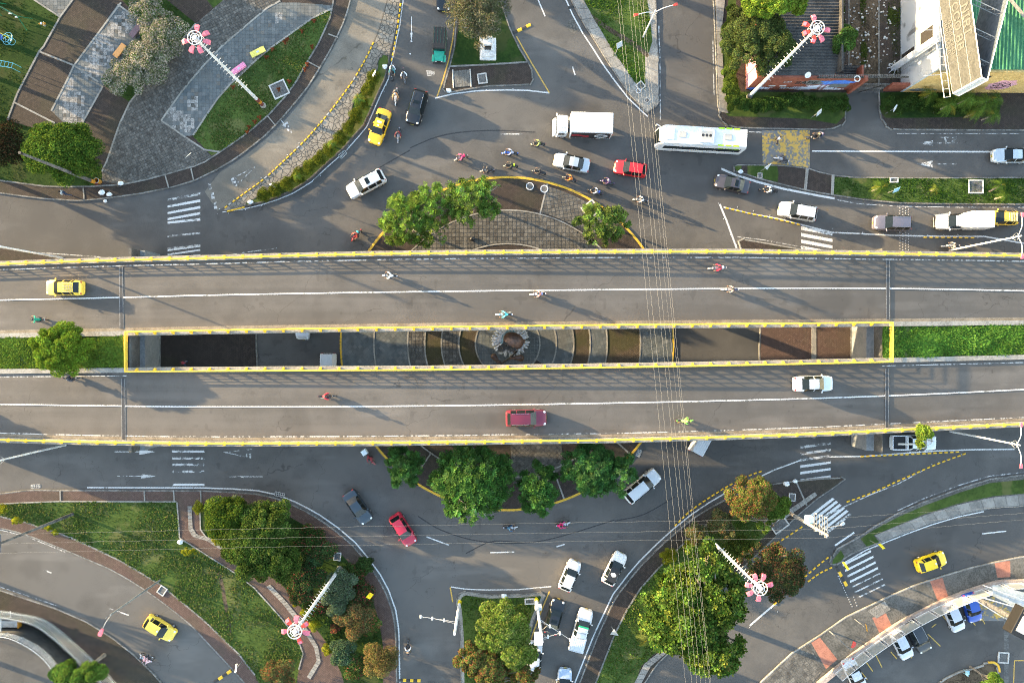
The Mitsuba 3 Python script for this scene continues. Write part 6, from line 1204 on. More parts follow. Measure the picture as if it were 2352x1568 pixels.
def mast(base, top, label, reds, seed):
    b, t = P(*base, ZP), P(*top, 18.6); k = thing('lamp_mast', label, 'lamp mast', 'tall white lamp masts')
    c = (b + np.array([t[0], t[1], 0])) / 2; x, y = b[0], b[1]; lean = t - b; lean[2] = 0; lean *= .5; top_ = np.array([x, y, 18.4]) + lean
    ln = lambda z: b + (top_ - b) * (z / 18.4)
    part(k, 'pole', tube([ln(0) - [0, 0, .1], ln(6), ln(12), ln(18.4)], [.21, .175, .14, .10], 12), 'white_steel', 60)
    part(k, 'collar', tube([ln(0), ln(.5)], [.36, .28], 12), 'concrete'); a0 = math.atan2(b[1], b[0]) + math.pi / 2
    for i in range(30):
        z = 6.0 + i * .4; s = 1 if i % 2 else -1; d = np.array([math.cos(a0), math.sin(a0), 0]) * s; p = ln(z); part(k, 'step_peg', tube([p + d * .08, p + d * .42], .02, 5), 'white_steel')
    rg = lambda r, z, w, n=32: tube(np.c_[r * np.cos(np.linspace(0, 2 * np.pi, n)), r * np.sin(np.linspace(0, 2 * np.pi, n)), np.full(n, z)] + top_ - [0, 0, 18.4] , w, 7, False)
    part(k, 'crown_ring', rg(.66, 18.5, .045), 'white_steel', 60); part(k, 'crown_ring', rg(.4, 18.5, .03), 'white_steel', 60); part(k, 'crown_ring', rg(.6, 17.7, .03), 'white_steel', 60)
    bars = [tube([top_ + [s * .2 * math.sin(a), -s * .2 * math.cos(a), .08] + .62 * np.array([math.cos(a), math.sin(a), 0]), top_ + [s * .2 * math.sin(a), -s * .2 * math.cos(a), .08] - .62 * np.array([math.cos(a), math.sin(a), 0])], .025, 5) for a in (.7, 2.27) for s in (-1, 1)]
    part(k, 'crown_frame', cat(bars + [tube([top_ + [.66 * math.cos(a), .66 * math.sin(a), .1], top_ + [.6 * math.cos(a), .6 * math.sin(a), -.7]], .02, 5) for a in np.arange(6) * 1.047]), 'white_steel'); part(k, 'head_drum', tube([top_ - [0, 0, .9], top_ + [0, 0, .2]], .2, 12), 'white_steel', 60)
    th = math.atan2(-top_[1], -top_[0])
    for i in range(6):
        a = th + math.radians(-122 + 49 * i + 6 * (i % 2)); d = np.array([math.cos(a), math.sin(a), 0]); tf = T().translate((top_ + d * .66 - [0, 0, .2]).tolist()).rotate([0, 0, 1], math.degrees(a)).scale([.74, .92, .9])
        l = part(k, 'luminaire', LUM, 'lamp_red_shell' if i in reds else 'lamp_pink', to=tf); part(l, 'lid', LUM_LID, 'lamp_pink', to=tf)
    return k, ln
km, ln = mast((605, 243), (445, 85), 'tall white lamp mast on the park lawn, its foot painted red and orange', (), 1)
for z0, z1, m in ((.5, 1.2, 'pole_brown'), (1.2, 1.7, 'pole_orange'), (1.7, 2.4, 'pole_brown')): part(km, 'painted_band', tube([ln(z0), ln(z1)], .24 - z0 * .006, 12), m, 60)
mast((1721, 222), (1875, 63), 'tall white lamp mast leaning across the graffiti wall and tin roof', (1, 2, 3), 2); mast((780, 1305), (679, 1447), 'tall white lamp mast with red lamps in the lower left garden', (0, 2, 4), 3); mast((1621, 1228), (1741, 1349), 'tall white lamp mast with pink lamps above the big lower right tree', (), 4)
def lamp_head(k, p, d, m='lamp_pink', s=1.0):
    a = math.degrees(math.atan2(d[1], d[0])); tf = T().translate(p.tolist()).rotate([0, 0, 1], a).scale(s); l = part(k, 'lamp_head', LUM, m, to=tf); part(l, 'lid', LUM_LID, m, to=tf)
def double_lamp(base, h, label, arms=1.9, m='lamp_pink', ang=90, r=.105, wiggle=True):
    b = P(*base, 0.0); k = thing('street_lamp', label, 'street lamp', 'double armed white street lamps'); t = b + [0, 0, h]
    part(k, 'pole', tube([b, b + [0, 0, h * .5], t], [r * 1.25, r, r * .75], 10), 'white_steel', 60)
    for s in (-1, 1):
        d = np.array([math.cos(math.radians(ang)), math.sin(math.radians(ang)), 0]) * s
        e = t + d * arms + [0, 0, .1]; part(k, 'arm', tube(smooth([t - [0, 0, .5], t + d * .5 * arms + [0, 0, .05], e], 5), .045, 6), 'white_steel', 60)
        part(k, 'brace', tube([t - [0, 0, 1.4], t + d * .45 - [0, 0, .7], t - [0, 0, .3]], .03, 5), 'white_steel'); lamp_head(k, e, d, m, .6)
double_lamp((2181, 575), 11.6, 'white double street lamp north of the right end of the flyover'); double_lamp((2183, 990), 11.3, 'white double street lamp south of the right end of the flyover'); double_lamp((144, 593), 11.5, 'white double street lamp north of the left end of the flyover'); double_lamp((151, 1021), 11.5, 'white double street lamp south of the left end of the flyover')
double_lamp((1477, 86), 6.8, 'grey street lamp with two red heads on the tapering upper median', 2.0, 'lamp_red_shell', 15, .09)
k = thing('street_lamp', 'single armed grey street lamp with a pink head over the lower left road', 'street lamp'); b = P(367, 1332, ZP); t = b + [0, 0, 10.4]; part(k, 'pole', tube([b, t], [.12, .08], 8), 'galv', 60); e = P(236, 1443, 10.9); part(k, 'arm', tube(smooth([t - [0, 0, .3], (t + e) / 2 + [0, 0, .1], e], 4), .04, 6), 'galv', 60); part(k, 'brace', tube([t - [0, 0, 1.6], t + (e - t) * .4 - [.25, -.2, .1]], .025, 5), 'galv'); lamp_head(k, e, e - t, s=.9)
k = thing('street_lamp', 'grey street lamp with a red head on the lower right pavement by the mesh fence', 'street lamp'); b = P(1906, 1449, ZP); part(k, 'pole', tube([b, b + [0, 0, 5.0]], [.09, .06], 8), 'galv', 60); e = P(1957, 1487, 5.2); part(k, 'arm', tube([b + [0, 0, 4.9], e], .03, 6), 'galv'); lamp_head(k, e, e - b, 'lamp_red_shell', .8)
k = thing('utility_pole', 'dark pole with a brown and orange painted foot in the park corner at left', 'pole'); b = P(224, 421, ZP); part(k, 'pole', tube([b, b + [0, 0, 13.0]], [.22, .13], 10), 'pole_dark', 60)
for z0, z1, m in ((.02, .7, 'pole_brown'), (.7, 1.5, 'pole_orange')): part(k, 'painted_band', tube([b + [0, 0, z0], b + [0, 0, z1]], .225, 10), m, 60)
part(k, 'cap', tube([b + [0, 0, 13.0], b + [0, 0, 13.3]], .16, 10), 'plastic_black')
def insulator(k, p): part(k, 'insulator', lathe([(0, 0), (.06, 0), (.09, .06), (.05, .1), (.08, .16), (0, .2)], 8).apply_translation(p), 'bus_grey', True)
k = thing('utility_pole', 'dark utility pole with one crossarm and three wires on the lower left lawn', 'utility pole'); b = P(167, 1180, ZP); t = b + [0, 0, 12.2]; part(k, 'pole', tube([b, t], [.20, .12], 10), 'pole_dark', 60)
pa, pb = P(15, 1231, 12.0), P(6, 1270, 12.0); pa[0] = pb[0] = t[0] ; pa[1], pb[1] = t[1] + 1.0, t[1] - 1.0; part(k, 'crossarm', tube([pa, pb], .07, 5), 'pole_dark')
wire_a = [np.array([t[0], t[1] + d, 12.25]) for d in (.95, 0, -.95)]
for p in wire_a: insulator(k, p - [0, 0, .2])
mat('wood_pole', rough_fn(2, (.34, .28, .21), (.50, .44, .36), 9), .8)
k = thing('utility_pole', 'pale utility pole with transformer and tangled crossarms over the right crosswalk', 'utility pole'); b = P(1800, 1169, ZP); t = b + [0, 0, 11.2]; part(k, 'pole', tube([b, t], [.21, .14], 10), 'wood_pole', 60)
for z, L in ((11.0, 1.9), (9.9, 1.8), (8.6, 1.7)):
    for dx in (-.14, .14): part(k, 'crossarm', bevel(t[0] + dx - .03, t[0] + dx + .03, t[1] - .35, t[1] + L, z - .04, z + .04, .008), 'galv')
    part(k, 'brace', tube([[t[0], t[1], z - .9], [t[0], t[1] + L * .7, z]], .02, 5), 'galv')
    for dy in (-.25, .55, L - .1): insulator(k, np.array([t[0], t[1] + dy, z + .05]))
part(k, 'transformer', bevel(t[0] - .35, t[0] + .35, t[1] + .25, t[1] + 1.0, 6.6, 7.6, .08), 'sign_blue'); part(k, 'lamp_arm', tube([[t[0], t[1], 9.0], P(1930, 1206, 9.3)], .035, 6), 'galv'); lamp_head(k, P(1930, 1206, 9.3), np.array([1., .6, 0]), 'sign_white', .6)
wire_b = [np.array([t[0], t[1] + d, 11.25]) for d in (1.7, .6, -.3)]
mat('wire', (.22, .22, .215), .6)
def wire(a, b, sag, label, r=.006, n=18):
    u = np.linspace(0, 1, n)[:, None]; a, b = np.array(a), np.array(b); p = a + (b - a) * u - np.array([0, 0, 1.]) * sag * 4 * u * (1 - u)
    solo('wire', tube(p, r, 4), 'wire', label, 'wire', 'overhead wires', sm=60)
for i, nm in enumerate(('northernmost', 'middle', 'southernmost')):
    wire(wire_a[i], wire_b[i], .5, f'{nm} of three thin wires crossing the lower half from left to right')
    wire(wire_b[i], P(2440, 1158 + 14 * i, 11.6), .3, f'{nm} of three faint wires over the right grass strip'); wire(P(-90, 1238 + 18 * i, 12.4), wire_a[i], .1, f'{nm} wire leaving the left border to the dark pole')
for i, (x0, x1) in enumerate(((1412, 1582), (1418, 1597), (1438, 1608), (1446, 1617), (1456, 1629), (1464, 1637), (1470, 1640))):
    wire(P(x0, -70, 11.5), P(x1, 1640, 11.5), .25, ['leftmost', 'second', 'third', 'fourth', 'thin fifth', 'sixth', 'rightmost'][i] + ' of the seven overhead wires crossing the flyover from top to bottom', .0075 if i != 4 else .005)
def sign(base, top, label, kind='square', m='sign_white', face=None):
    b = P(*base, ZP); k = thing('road_sign', label, 'sign'); nb, nt = np.array(base) - [1152, 784], np.array(top) - [1152, 784]
    h = float(np.clip(83 * (1 - np.linalg.norm(nb) / max(np.linalg.norm(nt), np.linalg.norm(nb) * 1.02)), 1.9, 3.0)); t = b + [0, 0, h]
    part(k, 'post', tube([b, t], .04, 6), 'galv', 60); d = P(*top, h) - t; d[2] = 0; d = d / (np.linalg.norm(d) + 1e-6) if face is None else np.array([math.cos(math.radians(face)), math.sin(math.radians(face)), 0]); s = np.array([-d[1], d[0], 0])
    w = .38; sh = {'square': [(-w, -w), (w, -w), (w, w), (-w, w)], 'diamond': [(0, -.5), (.5, 0), (0, .5), (-.5, 0)], 'triangle': [(0, -.5), (.5, .35), (-.5, .35)], 'arrow': [(-.25, -.45), (.25, -.45), (.45, .1), (.25, .5), (-.25, .5)], 'bar': [(-.12, -.6), (.12, -.6), (.12, .6), (-.12, .6)]}[kind]
    pl = trimesh.creation.extrude_polygon(Polygon(sh), .025, engine='earcut'); nrm = (d + [0, 0, .55]); nrm /= np.linalg.norm(nrm); up = np.cross(nrm, s)
    M = np.eye(4); M[:3, 0], M[:3, 1], M[:3, 2], M[:3, 3] = s, up, nrm, t + [0, 0, -.1] + d * .05; pl.apply_transform(M); part(k, 'panel', pl, m)
sign((1413, 126), (1430, 88), 'white square sign back on the upper tapering median', face=-60); sign((867, 182), (861, 168), 'white sign at the top of the planted strip', 'bar', face=200); sign((1746, 394), (1763, 382), 'white triangular give way sign on the small green median tip', 'triangle', face=-60); sign((1864, 270), (1882, 258), 'white sign in front of the graffiti wall hedge', face=-50)
sign((2034, 261), (2056, 248), 'white notched sign on the dark lawn before the palms', 'arrow', face=-40); sign((2039, 443), (2059, 435), 'blue white sign on the grass median beside the large palm', 'square', 'sign_blue', -70); sign((859, 1351), (849, 1369), 'yellow diamond sign at the edge of the garden', 'diamond', 'sign_yellow', 110); sign((1997, 1240), (2025, 1257), 'yellow sign on the grass strip tip over the right road', 'diamond', 'sign_yellow', 60)
sign((1926, 1289), (1934, 1296), 'small yellow sign at the grass tip by the crosswalk', 'bar', 'sign_yellow', 100); sign((638, 435), (621, 425), 'thin white sign on the lower planted strip', 'bar', face=150); sign((450, 366), (436, 357), 'white triangular sign on the block paving of the park', 'triangle', face=130); sign((640, 1194), (655, 1177), 'grey sign post at the top of the garden', 'bar', face=60); sign((1405, 1438), (1411, 1446), 'white give way sign on the lawn left of the big tree', 'triangle', face=80); sign((1963, 1421), (1988, 1446), 'orange sign on the pavement between two red paved crossings', 'bar', 'pole_orange', 40); sign((556, 1518), (543, 1532), 'white sign post at the striped bump of the lower left road', 'bar', face=120)
def camera_pole(base, h, arms, label, box_top=False):
    b = P(*base, ZP); k = thing('camera_pole', label, 'pole', 'traffic camera poles'); part(k, 'pole', tube([b, b + [0, 0, h]], [.2, .14], 10), 'white_steel', 60); part(k, 'painted_band', tube([b, b + [0, 0, .9]], [.23, .215], 10), 'sign_yellow', 60)
    for z, ex, ey, n in arms:
        e = P(ex, ey, z); s = b + [0, 0, z]; part(k, 'arm', tube([s, e], .022, 6), 'white_steel'); part(k, 'brace', tube([s + [0, 0, .5], s + (e - s) * .6], .012, 5), 'white_steel')
        for u in np.linspace(.35, 1, n): q = s + (e - s) * u; part(k, 'camera', bevel(q[0] - .09, q[0] + .09, q[1] - .22, q[1] + .14, q[2] - .18, q[2] + .04, .03), 'white_steel')
    if box_top: q = b + [0, 0, h]; part(k, 'box', bevel(q[0] - .75, q[0] + .1, q[1] - .5, q[1] + .6, h - .9, h - .1, .04), 'white_steel'); part(k, 'equipment_box', bevel(b[0] - .3, b[0] + .5, b[1] - .28, b[1] + .28, 2.4, 3.0, .03), 'sign_white'); part(k, 'antenna', cat([tube([q - [0, 0, 2.6], q - [0, 0, 2.6] + np.array([math.cos(a) * .9, math.sin(a) * .9, .2])], .012, 4) for a in np.arange(8) * .785]), 'galv')
camera_pole((1056, 1381), 9.2, [(6.0, 966, 1415, 3)], 'white camera pole with a yellow foot at the left of the lower triangle'); camera_pole((1232, 1375), 11.8, [(5.9, 1309, 1468, 3), (11.0, 1286, 1453, 2)], 'white camera pole with a yellow foot at the right of the lower triangle', True)

# ---------------------------------------------------------------- lane dividers, studs, bags, lids, benches
mat('rubber_yellow', (.72, .43, .02), .55); mat('rubber_black', (.03, .03, .03), .7)
BLK_ = mikit.ply(V_(*[(x, s * y, z) for s in (-1, 1) for x, y, z in ((-.2, .09, 0), (.2, .09, 0), (-.17, .055, .1), (.17, .055, .1))])); CAP = mikit.ply(V_(*[(x, s * y, z) for s in (-1, 1) for x, y, z in ((-.12, .06, .085), (.12, .06, .085), (-.11, .05, .112), (.11, .05, .112))]))
def dividers(line, n, label, group, alt=False, z=.006, gray=0, worn=0):
    ls = LineString(pp(smooth(line, 6)))
    for i in range(n):
        u = (i + .5) / n; a, b = ls.interpolate(u, normalized=True), ls.interpolate(min(u + .01, 1), normalized=True); ang = math.degrees(math.atan2(b.y - a.y, b.x - a.x)) if u < .99 else ang
        m = 'bus_grey' if gray and i % gray == gray - 1 else 'rubber_yellow'
        tf = place(a.x, a.y, z, ang, 1.0)
        solo('lane_divider', BLK_, m, label.format(['upper', 'middle', 'lower'][min(2, int(3 * u))]) if '{}' in label else label, 'divider block', group, to=tf)
dividers([(859, 96), (843, 130), (811, 186), (767, 246), (739, 280), (697, 327), (647, 375), (605, 413), (561, 445), (515, 479)], 46, 'yellow divider block on the left edge of the crazy paving, {} third of its row', 'divider blocks left of the crazy paving', z=.07, gray=9)
dividers([(921, 6), (913, 66), (904, 118), (898, 144)], 11, 'yellow divider block between the crazy paving and the upper road, {} third of its row', 'divider blocks right of the crazy paving', z=.07); dividers([(522, 486), (563, 476)], 5, 'yellow divider block at the lower tip of the crazy paving', 'divider blocks at the crazy paving tip', z=.07)
dividers([(1664, 477), (1720, 490), (1790, 505), (1840, 517)], 14, 'yellow divider block in the slanting row below the dark sedan, {} third', 'divider blocks below the dark sedan'); dividers([(2118, 545), (2240, 546)], 9, 'worn yellow divider block in the row under the white box pickup', 'divider blocks under the box pickup')
dividers([(1752, 1081), (1725, 1090), (1677, 1113), (1631, 1141), (1583, 1175), (1548, 1209)], 20, 'yellow divider block on the curved edge beside the rusty tree, {} third of its row', 'divider blocks beside the rusty tree'); dividers([(1974, 1048), (2080, 1043), (2205, 1037)], 18, 'orange divider block on the top edge of the painted wedge, {} third of its row', 'divider blocks on the top of the wedge')
dividers([(2220, 1040), (2150, 1066), (2060, 1105), (2000, 1132), (1942, 1153)], 24, 'orange divider block on the slanting edge of the painted wedge, {} third of its row', 'divider blocks on the slant of the wedge'); dividers([(1845, 1207), (1795, 1240), (1748, 1267)], 9, 'yellow divider block below the leaning utility pole', 'divider blocks below the utility pole'); dividers([(1846, 1326), (1876, 1300), (1905, 1277)], 6, 'yellow divider block in the inner row by the zebra crossing', 'divider blocks inner row at the crossing'); dividers([(1854, 1336), (1882, 1316), (1913, 1301)], 6, 'yellow divider block in the outer row by the zebra crossing', 'divider blocks outer row at the crossing'); dividers([(1776, 1388), (1793, 1377)], 2, 'yellow divider block below the brown tree', 'divider blocks below the brown tree')
def bump(label, a, b, n, start=0, z=.005):
    k = thing('speed_bump', label, 'speed bump', 'black and yellow speed bumps'); pa, pb = P(*a, z), P(*b, z); L = np.linalg.norm(pb - pa); ang = math.degrees(math.atan2(pb[1] - pa[1], pb[0] - pa[0])); w = L / n
    for i in range(n):
        c = pa + (pb - pa) * (i + .5) / n; part(k, 'segment', V_(*[(x, s * y, q) for s in (-1, 1) for x, y, q in ((-w / 2 + .01, .19, 0), (w / 2 - .01, .19, 0), (-w / 2 + .02, .1, .07), (w / 2 - .02, .1, .07))]), 'rubber_yellow' if (i + start) % 2 else 'rubber_black', to=place(c[0], c[1], z, ang))
bump('black and yellow speed bump right of the triangular monument island', (1178, 77), (1219, 57), 4); bump('single black speed bump remnant by the upper median kerb', (1305, 19), (1318, 14), 1); bump('black and yellow speed bump at the bottom of the lower left road', (492, 1566), (541, 1532), 5); bump('black and yellow speed bump at the bottom of the lower exit road', (917, 1561), (966, 1562), 6); bump('black and yellow speed bump along the end of the zebra crossing', (1921, 1301), (1945, 1345), 4); bump('black speed bump piece at the tip of the lower right grass strip', (1916, 1263), (1929, 1287), 2, 0)
STUD = mikit.ply(bevel(-.045, .045, -.045, .045, 0, .03, .01))
def studs(pts, where, z=.006):
    for x, y in pts: p = P(x, y, z); solo('road_stud', STUD, 'white_paint', f'small white road stud {where}', 'road stud', 'white road studs ' + where, to=T().translate(p.tolist()))
def dots(a, b, n): return [tuple(np.array(a) + (np.array(b) - a) * i / (n - 1)) for i in range(n)]
studs([(2067 + 6.6 * i, 478 + 3 * (i % 2) + 6.2 * j) for i in range(4) for j in range(16) if j not in (4, 5, 6, 7, 8)], 'in the rumble grid round the grey purple SUV'); studs(dots((1925, 1322), (1957, 1392), 14) + dots((1922, 1303), (1930, 1335), 6) + dots((1961, 1370), (1968, 1390), 4), 'at the end of the lower right zebra crossing'); studs([(500, 490), (525, 490), (564, 482), (601, 473), (636, 460), (671, 444), (705, 424), (736, 404), (760, 376), (800, 334), (824, 315), (853, 268), (882, 210), (888, 196), (914, 70)], 'along the planted strip kerb'); studs([(536, 458), (568, 434), (600, 409), (612, 407), (660, 356), (687, 329), (504, 480)], 'along the divider row of the crazy paving'); studs([(1729, 1429), (1744, 1418), (1758, 1406), (1722, 1440), (1772, 1396), (1782, 1389), (1786, 1404)], 'along the worn line below the brown tree'); studs([(1694, 476), (1731, 485), (1768, 495), (1803, 504), (1912, 525), (1947, 534), (1981, 534), (2019, 538), (2131, 540), (2167, 540), (2200, 539), (2246, 547)], 'along the right slip road line'); studs([(1662, 503), (1650, 467), (1678, 540), (1692, 563)], 'along the slanting give way line'); studs([(2090, 1037), (2112, 1036), (2148, 1035), (2168, 1034), (2187, 1033), (2203, 1033), (2140, 1066), (2156, 1061), (2175, 1055), (2192, 1049), (2208, 1043)], 'round the painted wedge'); studs([(1062, 214), (1117, 206), (1178, 204), (1009, 222), (1258, 212)], 'under the monument island')
mat('bag', rough_fn(6, (.60, .66, .70), (.80, .84, .86), 20), .4); mat('bag_black', (.02, .02, .022), .35)
def bag(x, y, label, s=1.0, m='bag', z=ZP, seed=0):
    b = trimesh.creation.icosphere(3, .28 * s); n = meshkit.fbm(b.vertices * 5 + seed * 9, 3, seed) - .5; b.vertices *= (1 + n[:, None] * .9) * [1.1, .9, .75]; b.vertices[:, 2] = np.maximum(b.vertices[:, 2], -.16 * s)
    k = b.copy(); p = P(x, y, z); b.apply_translation(p + [0, 0, .16 * s]); solo('rubbish_bag', cat([b, bevel(p[0] - .05, p[0] + .12, p[1] - .06, p[1] + .04, z + .3 * s, z + .42 * s, .02)]), m, label, 'bag', 'rubbish bags', sm=True)
for i, (x, y, l, s) in enumerate([(885, 155, 'white rubbish bag at the tip of the planted strip', 1), (577, 465, 'white rubbish bag at the lower end of the planted strip', 1), (236, 443, 'larger white rubbish bag on the pavement near the pedestrian', 1.2), (253, 447, 'smaller white rubbish bag right of the larger one on the pavement', 1), (279, 422, 'white rubbish bag at the edge of the block paving', 1), (243, 462, 'white plastic bag lying at the kerb of the road', .7), (1031, 209, 'white rubbish bag in the corner of the monument island', 1), (1700, 395, 'white rubbish bag on the small green median tip', 1), (1805, 1110, 'left white rubbish bag on the dark pavement right of the rusty tree', 1.1), (1825, 1104, 'right white rubbish bag on the dark pavement right of the rusty tree', .9), (1158, 1367, 'white rubbish bag at the top of the lower triangle', 1.1), (415, 1243, 'grey rubbish bag beside the oblong yellow hedge', 1.1)]): bag(x, y, l, s, seed=i, z=ZP if i != 5 else .01)
bag(1085, 549, 'black rubbish bag on the grid paving of the roundabout', 1.0, 'bag_black', seed=20); bag(275, 428, 'black rubbish bag beside the white one at the block paving', .7, 'bag_black', seed=21)
mat('lid_frame', rough_fn(3, (.34, .34, .33), (.52, .52, .50), 12), .8); mat('lid', rough_fn(2, (.06, .06, .06), (.13, .13, .125), 10), .8)
def square_lid(x, y, w, h, ang, label, z=ZP, mid=False, th=.12):
    p = P(x, y, z); k = thing('drain_cover', label, 'drain cover', 'framed drain covers'); w *= .0529 / 2; h *= .0529 / 2; f = min(.16, w * .25); tf = place(p[0], p[1], z, ang)
    part(k, 'frame', cat([bevel(-w, w, s * (h - f / 2) - f / 2, s * (h - f / 2) + f / 2, 0, th, .015) for s in (-1, 1)] + [bevel(s * (w - f / 2) - f / 2, s * (w - f / 2) + f / 2, -h + f, h - f, 0, th, .015) for s in (-1, 1)]), 'lid_frame', to=tf)
    for a, b in (((-w + f, -.015), (.015, w - f)) if mid else ((-w + f, w - f),)): part(k, 'lid', bevel(a, b, -h + f, h - f, 0, .06, .01), 'lid', to=tf)
for a in [(642, 206, 38, 36, 25, 'large framed drain cover with two lids on the park lawn', ZP, True), (2241, 429, 36, 32, 0, 'large framed drain cover with two lids on the long grass median', ZP, True), (1108, 181, 22, 24, 8, 'framed drain cover on the paving below the monument', ZP), (373, 1355, 18, 20, -35, 'white framed drain cover beside the single armed street lamp', ZP), (775, 1277, 17, 19, -5, 'framed drain cover between the garden shrubs', ZP), (1819, 1141, 16, 18, -5, 'white framed drain cover on the dark pavement by the rusty tree', ZP), (1357, 481, 34, 34, 38, 'framed drain cover turned on its corner at the right of the roundabout', ZP), (493, 813, 32, 33, 0, 'dark square drain cover in the left part of the gap', .01), (1217, 1380, 24, 14, 3, 'concrete drain cover at the right camera pole', ZP), (2304, 1509, 26, 26, -4, 'square drain cover in the car park drive', .02), (1471, 198, 18, 18, 40, 'square drain cover on the tapering median grass', ZP), (1745, 404, 11, 13, 0, 'small concrete cover between the two green median patches', ZP), (2053, 414, 20, 12, 0, 'dark cover behind the blue white sign', ZP), (1790, 1205, 40, 26, 35, 'large open framed pit beside the utility pole', ZP)]: square_lid(*a)
for i, (x, y, r, lab) in enumerate([(1217, 428, 9, 'left white ringed manhole on the roundabout'), (1250, 434, 9, 'right white ringed manhole on the roundabout'), (1466, 209, 6, 'white manhole cover on the tip of the upper median'), (1486, 231, 6, 'dark ringed manhole at the very tip of the upper median')]):
    p = P(x, y, ZP + .02); k = thing('manhole', lab, 'manhole', 'round manholes'); r *= .0529; q = lambda a, b, h: lathe([(a, 0), (b, 0), (b, h), (a, h), (a, 0)], 24).apply_translation(p); part(k, 'ring', q(r * .78, r, .05), 'white_paint' if i < 3 else 'lid_frame', 30); part(k, 'lid', lathe([(0, .03), (r * .74, .03), (r * .74, 0)], 20).apply_translation(p), 'lid', 30)
def grate(x, y, w, h, ang, label):
    p = P(x, y, .004); k = thing('drain_grate', label, 'drain grate', 'road drain grates'); tf = place(p[0], p[1], .004, ang); w *= .0264; h *= .0264; part(k, 'pit', box(-w, w, -h, h, 0, .004), 'plastic_black', to=tf)
    for i in range(6): xx = -w + 2 * w * i / 5; part(k, 'bar', bevel(xx - .03, xx + .03, -h, h, .003, .03, .006), 'lid_frame', to=tf)
    for s in (-1, 0, 1): part(k, 'bar', bevel(-w, w, s * h - .03, s * h + .03, .004, .026, .006), 'lid_frame', to=tf)
grate(82, 1116, 20, 7, 2, 'road drain grate at the kerb of the lower left road'); grate(642, 1135, 22, 9, -14, 'road drain grate at the top of the garden curve'); grate(1467, 1040, 9, 16, -22, 'road drain grate right of the roundabout trees'); grate(787, 355, 18, 10, 42, 'road drain grate at the planted strip kerb'); grate(1012, 146, 8, 16, 70, 'road drain grate beside the taxi road kerb in the park') if False else None
mat('lid_wood', rough_fn(2, (.07, .07, .068), (.15, .15, .14), 10), .85)
k = thing('slab_cover', 'large dark plank cover on the paving below the monument', 'cover'); p = P(1061, 181, ZP)
for i in range(6): part(k, 'plank', bevel(p[0] - .95 + i * .32, p[0] - .65 + i * .32, p[1] - 1.0, p[1] + 1.0, ZP, ZP + .06, .015), 'lid_wood', to=T().translate([p[0], p[1], 0]).rotate([0, 0, 1], 6).translate([-p[0], -p[1], 0]))
part(k, 'frame', cat([tube([[p[0] - 1.02, p[1] - 1.15, ZP + .03], [p[0] - 1.12, p[1] + 1.1, ZP + .03]], .07, 4), tube([[p[0] + .98, p[1] + 1.15, ZP + .03], [p[0] + 1.12, p[1] - 1.0, ZP + .03]], .07, 4)]), 'lid_frame')
for x, y, ang, c, lab in ((595, 123, 27, (.62, .55, .12), 'yellow park bench on the slate path'), (552, 161, 37, (.70, .25, .42), 'pink park bench at the foot of the white mast'), (279, 120, 52, (.72, .33, .10), 'orange park bench against the grey green hedge'), (316, 74, 52, (.16, .10, .12), 'dark purple park bench at the top of the grey green hedge')):
    k = thing('bench', lab, 'bench', 'coloured park benches'); p = P(x, y, ZP); tf = place(p[0], p[1], ZP, ang); mm = mat('bench_' + lab.split()[0], worn_fn(c, tuple(v * .6 for v in c), .7), .6)
    part(k, 'seat', bevel(-.92, .92, -.36, .36, .38, .48, .03), mm, to=tf); part(k, 'backrest', bevel(-.92, .92, -.40, -.33, .5, .85, .02), mm, to=tf) if lab[0] == 'p' else None
    for s in (-1, 1): part(k, 'leg', bevel(s * .7 - .08, s * .7 + .08, -.3, .3, 0, .38, .02), 'concrete', to=tf)
    part(k, 'painted_emblem', box(-.16, .16, -.1, .12, .48, .484), 'sign_white', to=tf) if lab[0] in 'yp' else None
k = thing('litter_bin', 'orange litter bin at the foot of the dark pole', 'bin'); p = P(230, 418, ZP); part(k, 'drum', tube([p, p + [0, 0, .8]], [.24, .3], 14, False), 'pole_orange', 60); part(k, 'rim', torus(.3, .03, (0, 0, 0)).apply_transform(trimesh.transformations.rotation_matrix(np.pi / 2, [1, 0, 0])).apply_translation(p + [0, 0, .8]), 'bus_grey'); part(k, 'bottom', lathe([(0, .3), (.26, .3), (.26, .2)], 14).apply_translation(p), 'lid')
# playground at the left border
mat('play_blue', (.15, .50, .62), .4); mat('play_green', (.02, .16, .08), .4); mat('slide_blue', (.04, .08, .30), .4)
k = thing('climbing_frame', 'light blue ladder frame on the playground grass', 'climbing frame'); a, b, c, d = P(-30, 150, 1.6), P(29, 156, 1.2), P(-34, 139 - 6, 1.6), P(32, 143, 1.2); c[1] -= 0
for q0, q1 in ((P(-30, 133, 1.7), P(29, 145, 1.5)), (P(-34, 147, 1.7), P(26, 156, 1.5))): part(k, 'rail', tube([q0 * [1, 1, 0], q0, q1, q1 * [1, 1, 0] + [.1, 0, ZP]], .035, 6), 'play_blue')
for u in np.linspace(0, 1, 8): part(k, 'rung', tube([P(-30, 133, 1.7) * (1 - u) + P(29, 145, 1.5) * u, P(-34, 147, 1.7) * (1 - u) + P(26, 156, 1.5) * u], .025, 5), 'play_blue')
k = thing('play_tower', 'blue slide and hoop climber at the left border', 'play tower'); 
for x, y, r, z in ((12, 88, 9, 1.5), (19, 84, 9, 1.3), (16, 94, 9, 1.1), (27, 96, 8, 1.0), (20, 90, 8, .7)): part(k, 'hoop', torus(r * .052, .025, (0, 0, 0)).apply_transform(trimesh.transformations.rotation_matrix(np.pi / 2, [1, 0, 0])).apply_translation(P(x, y, z)), 'play_blue')
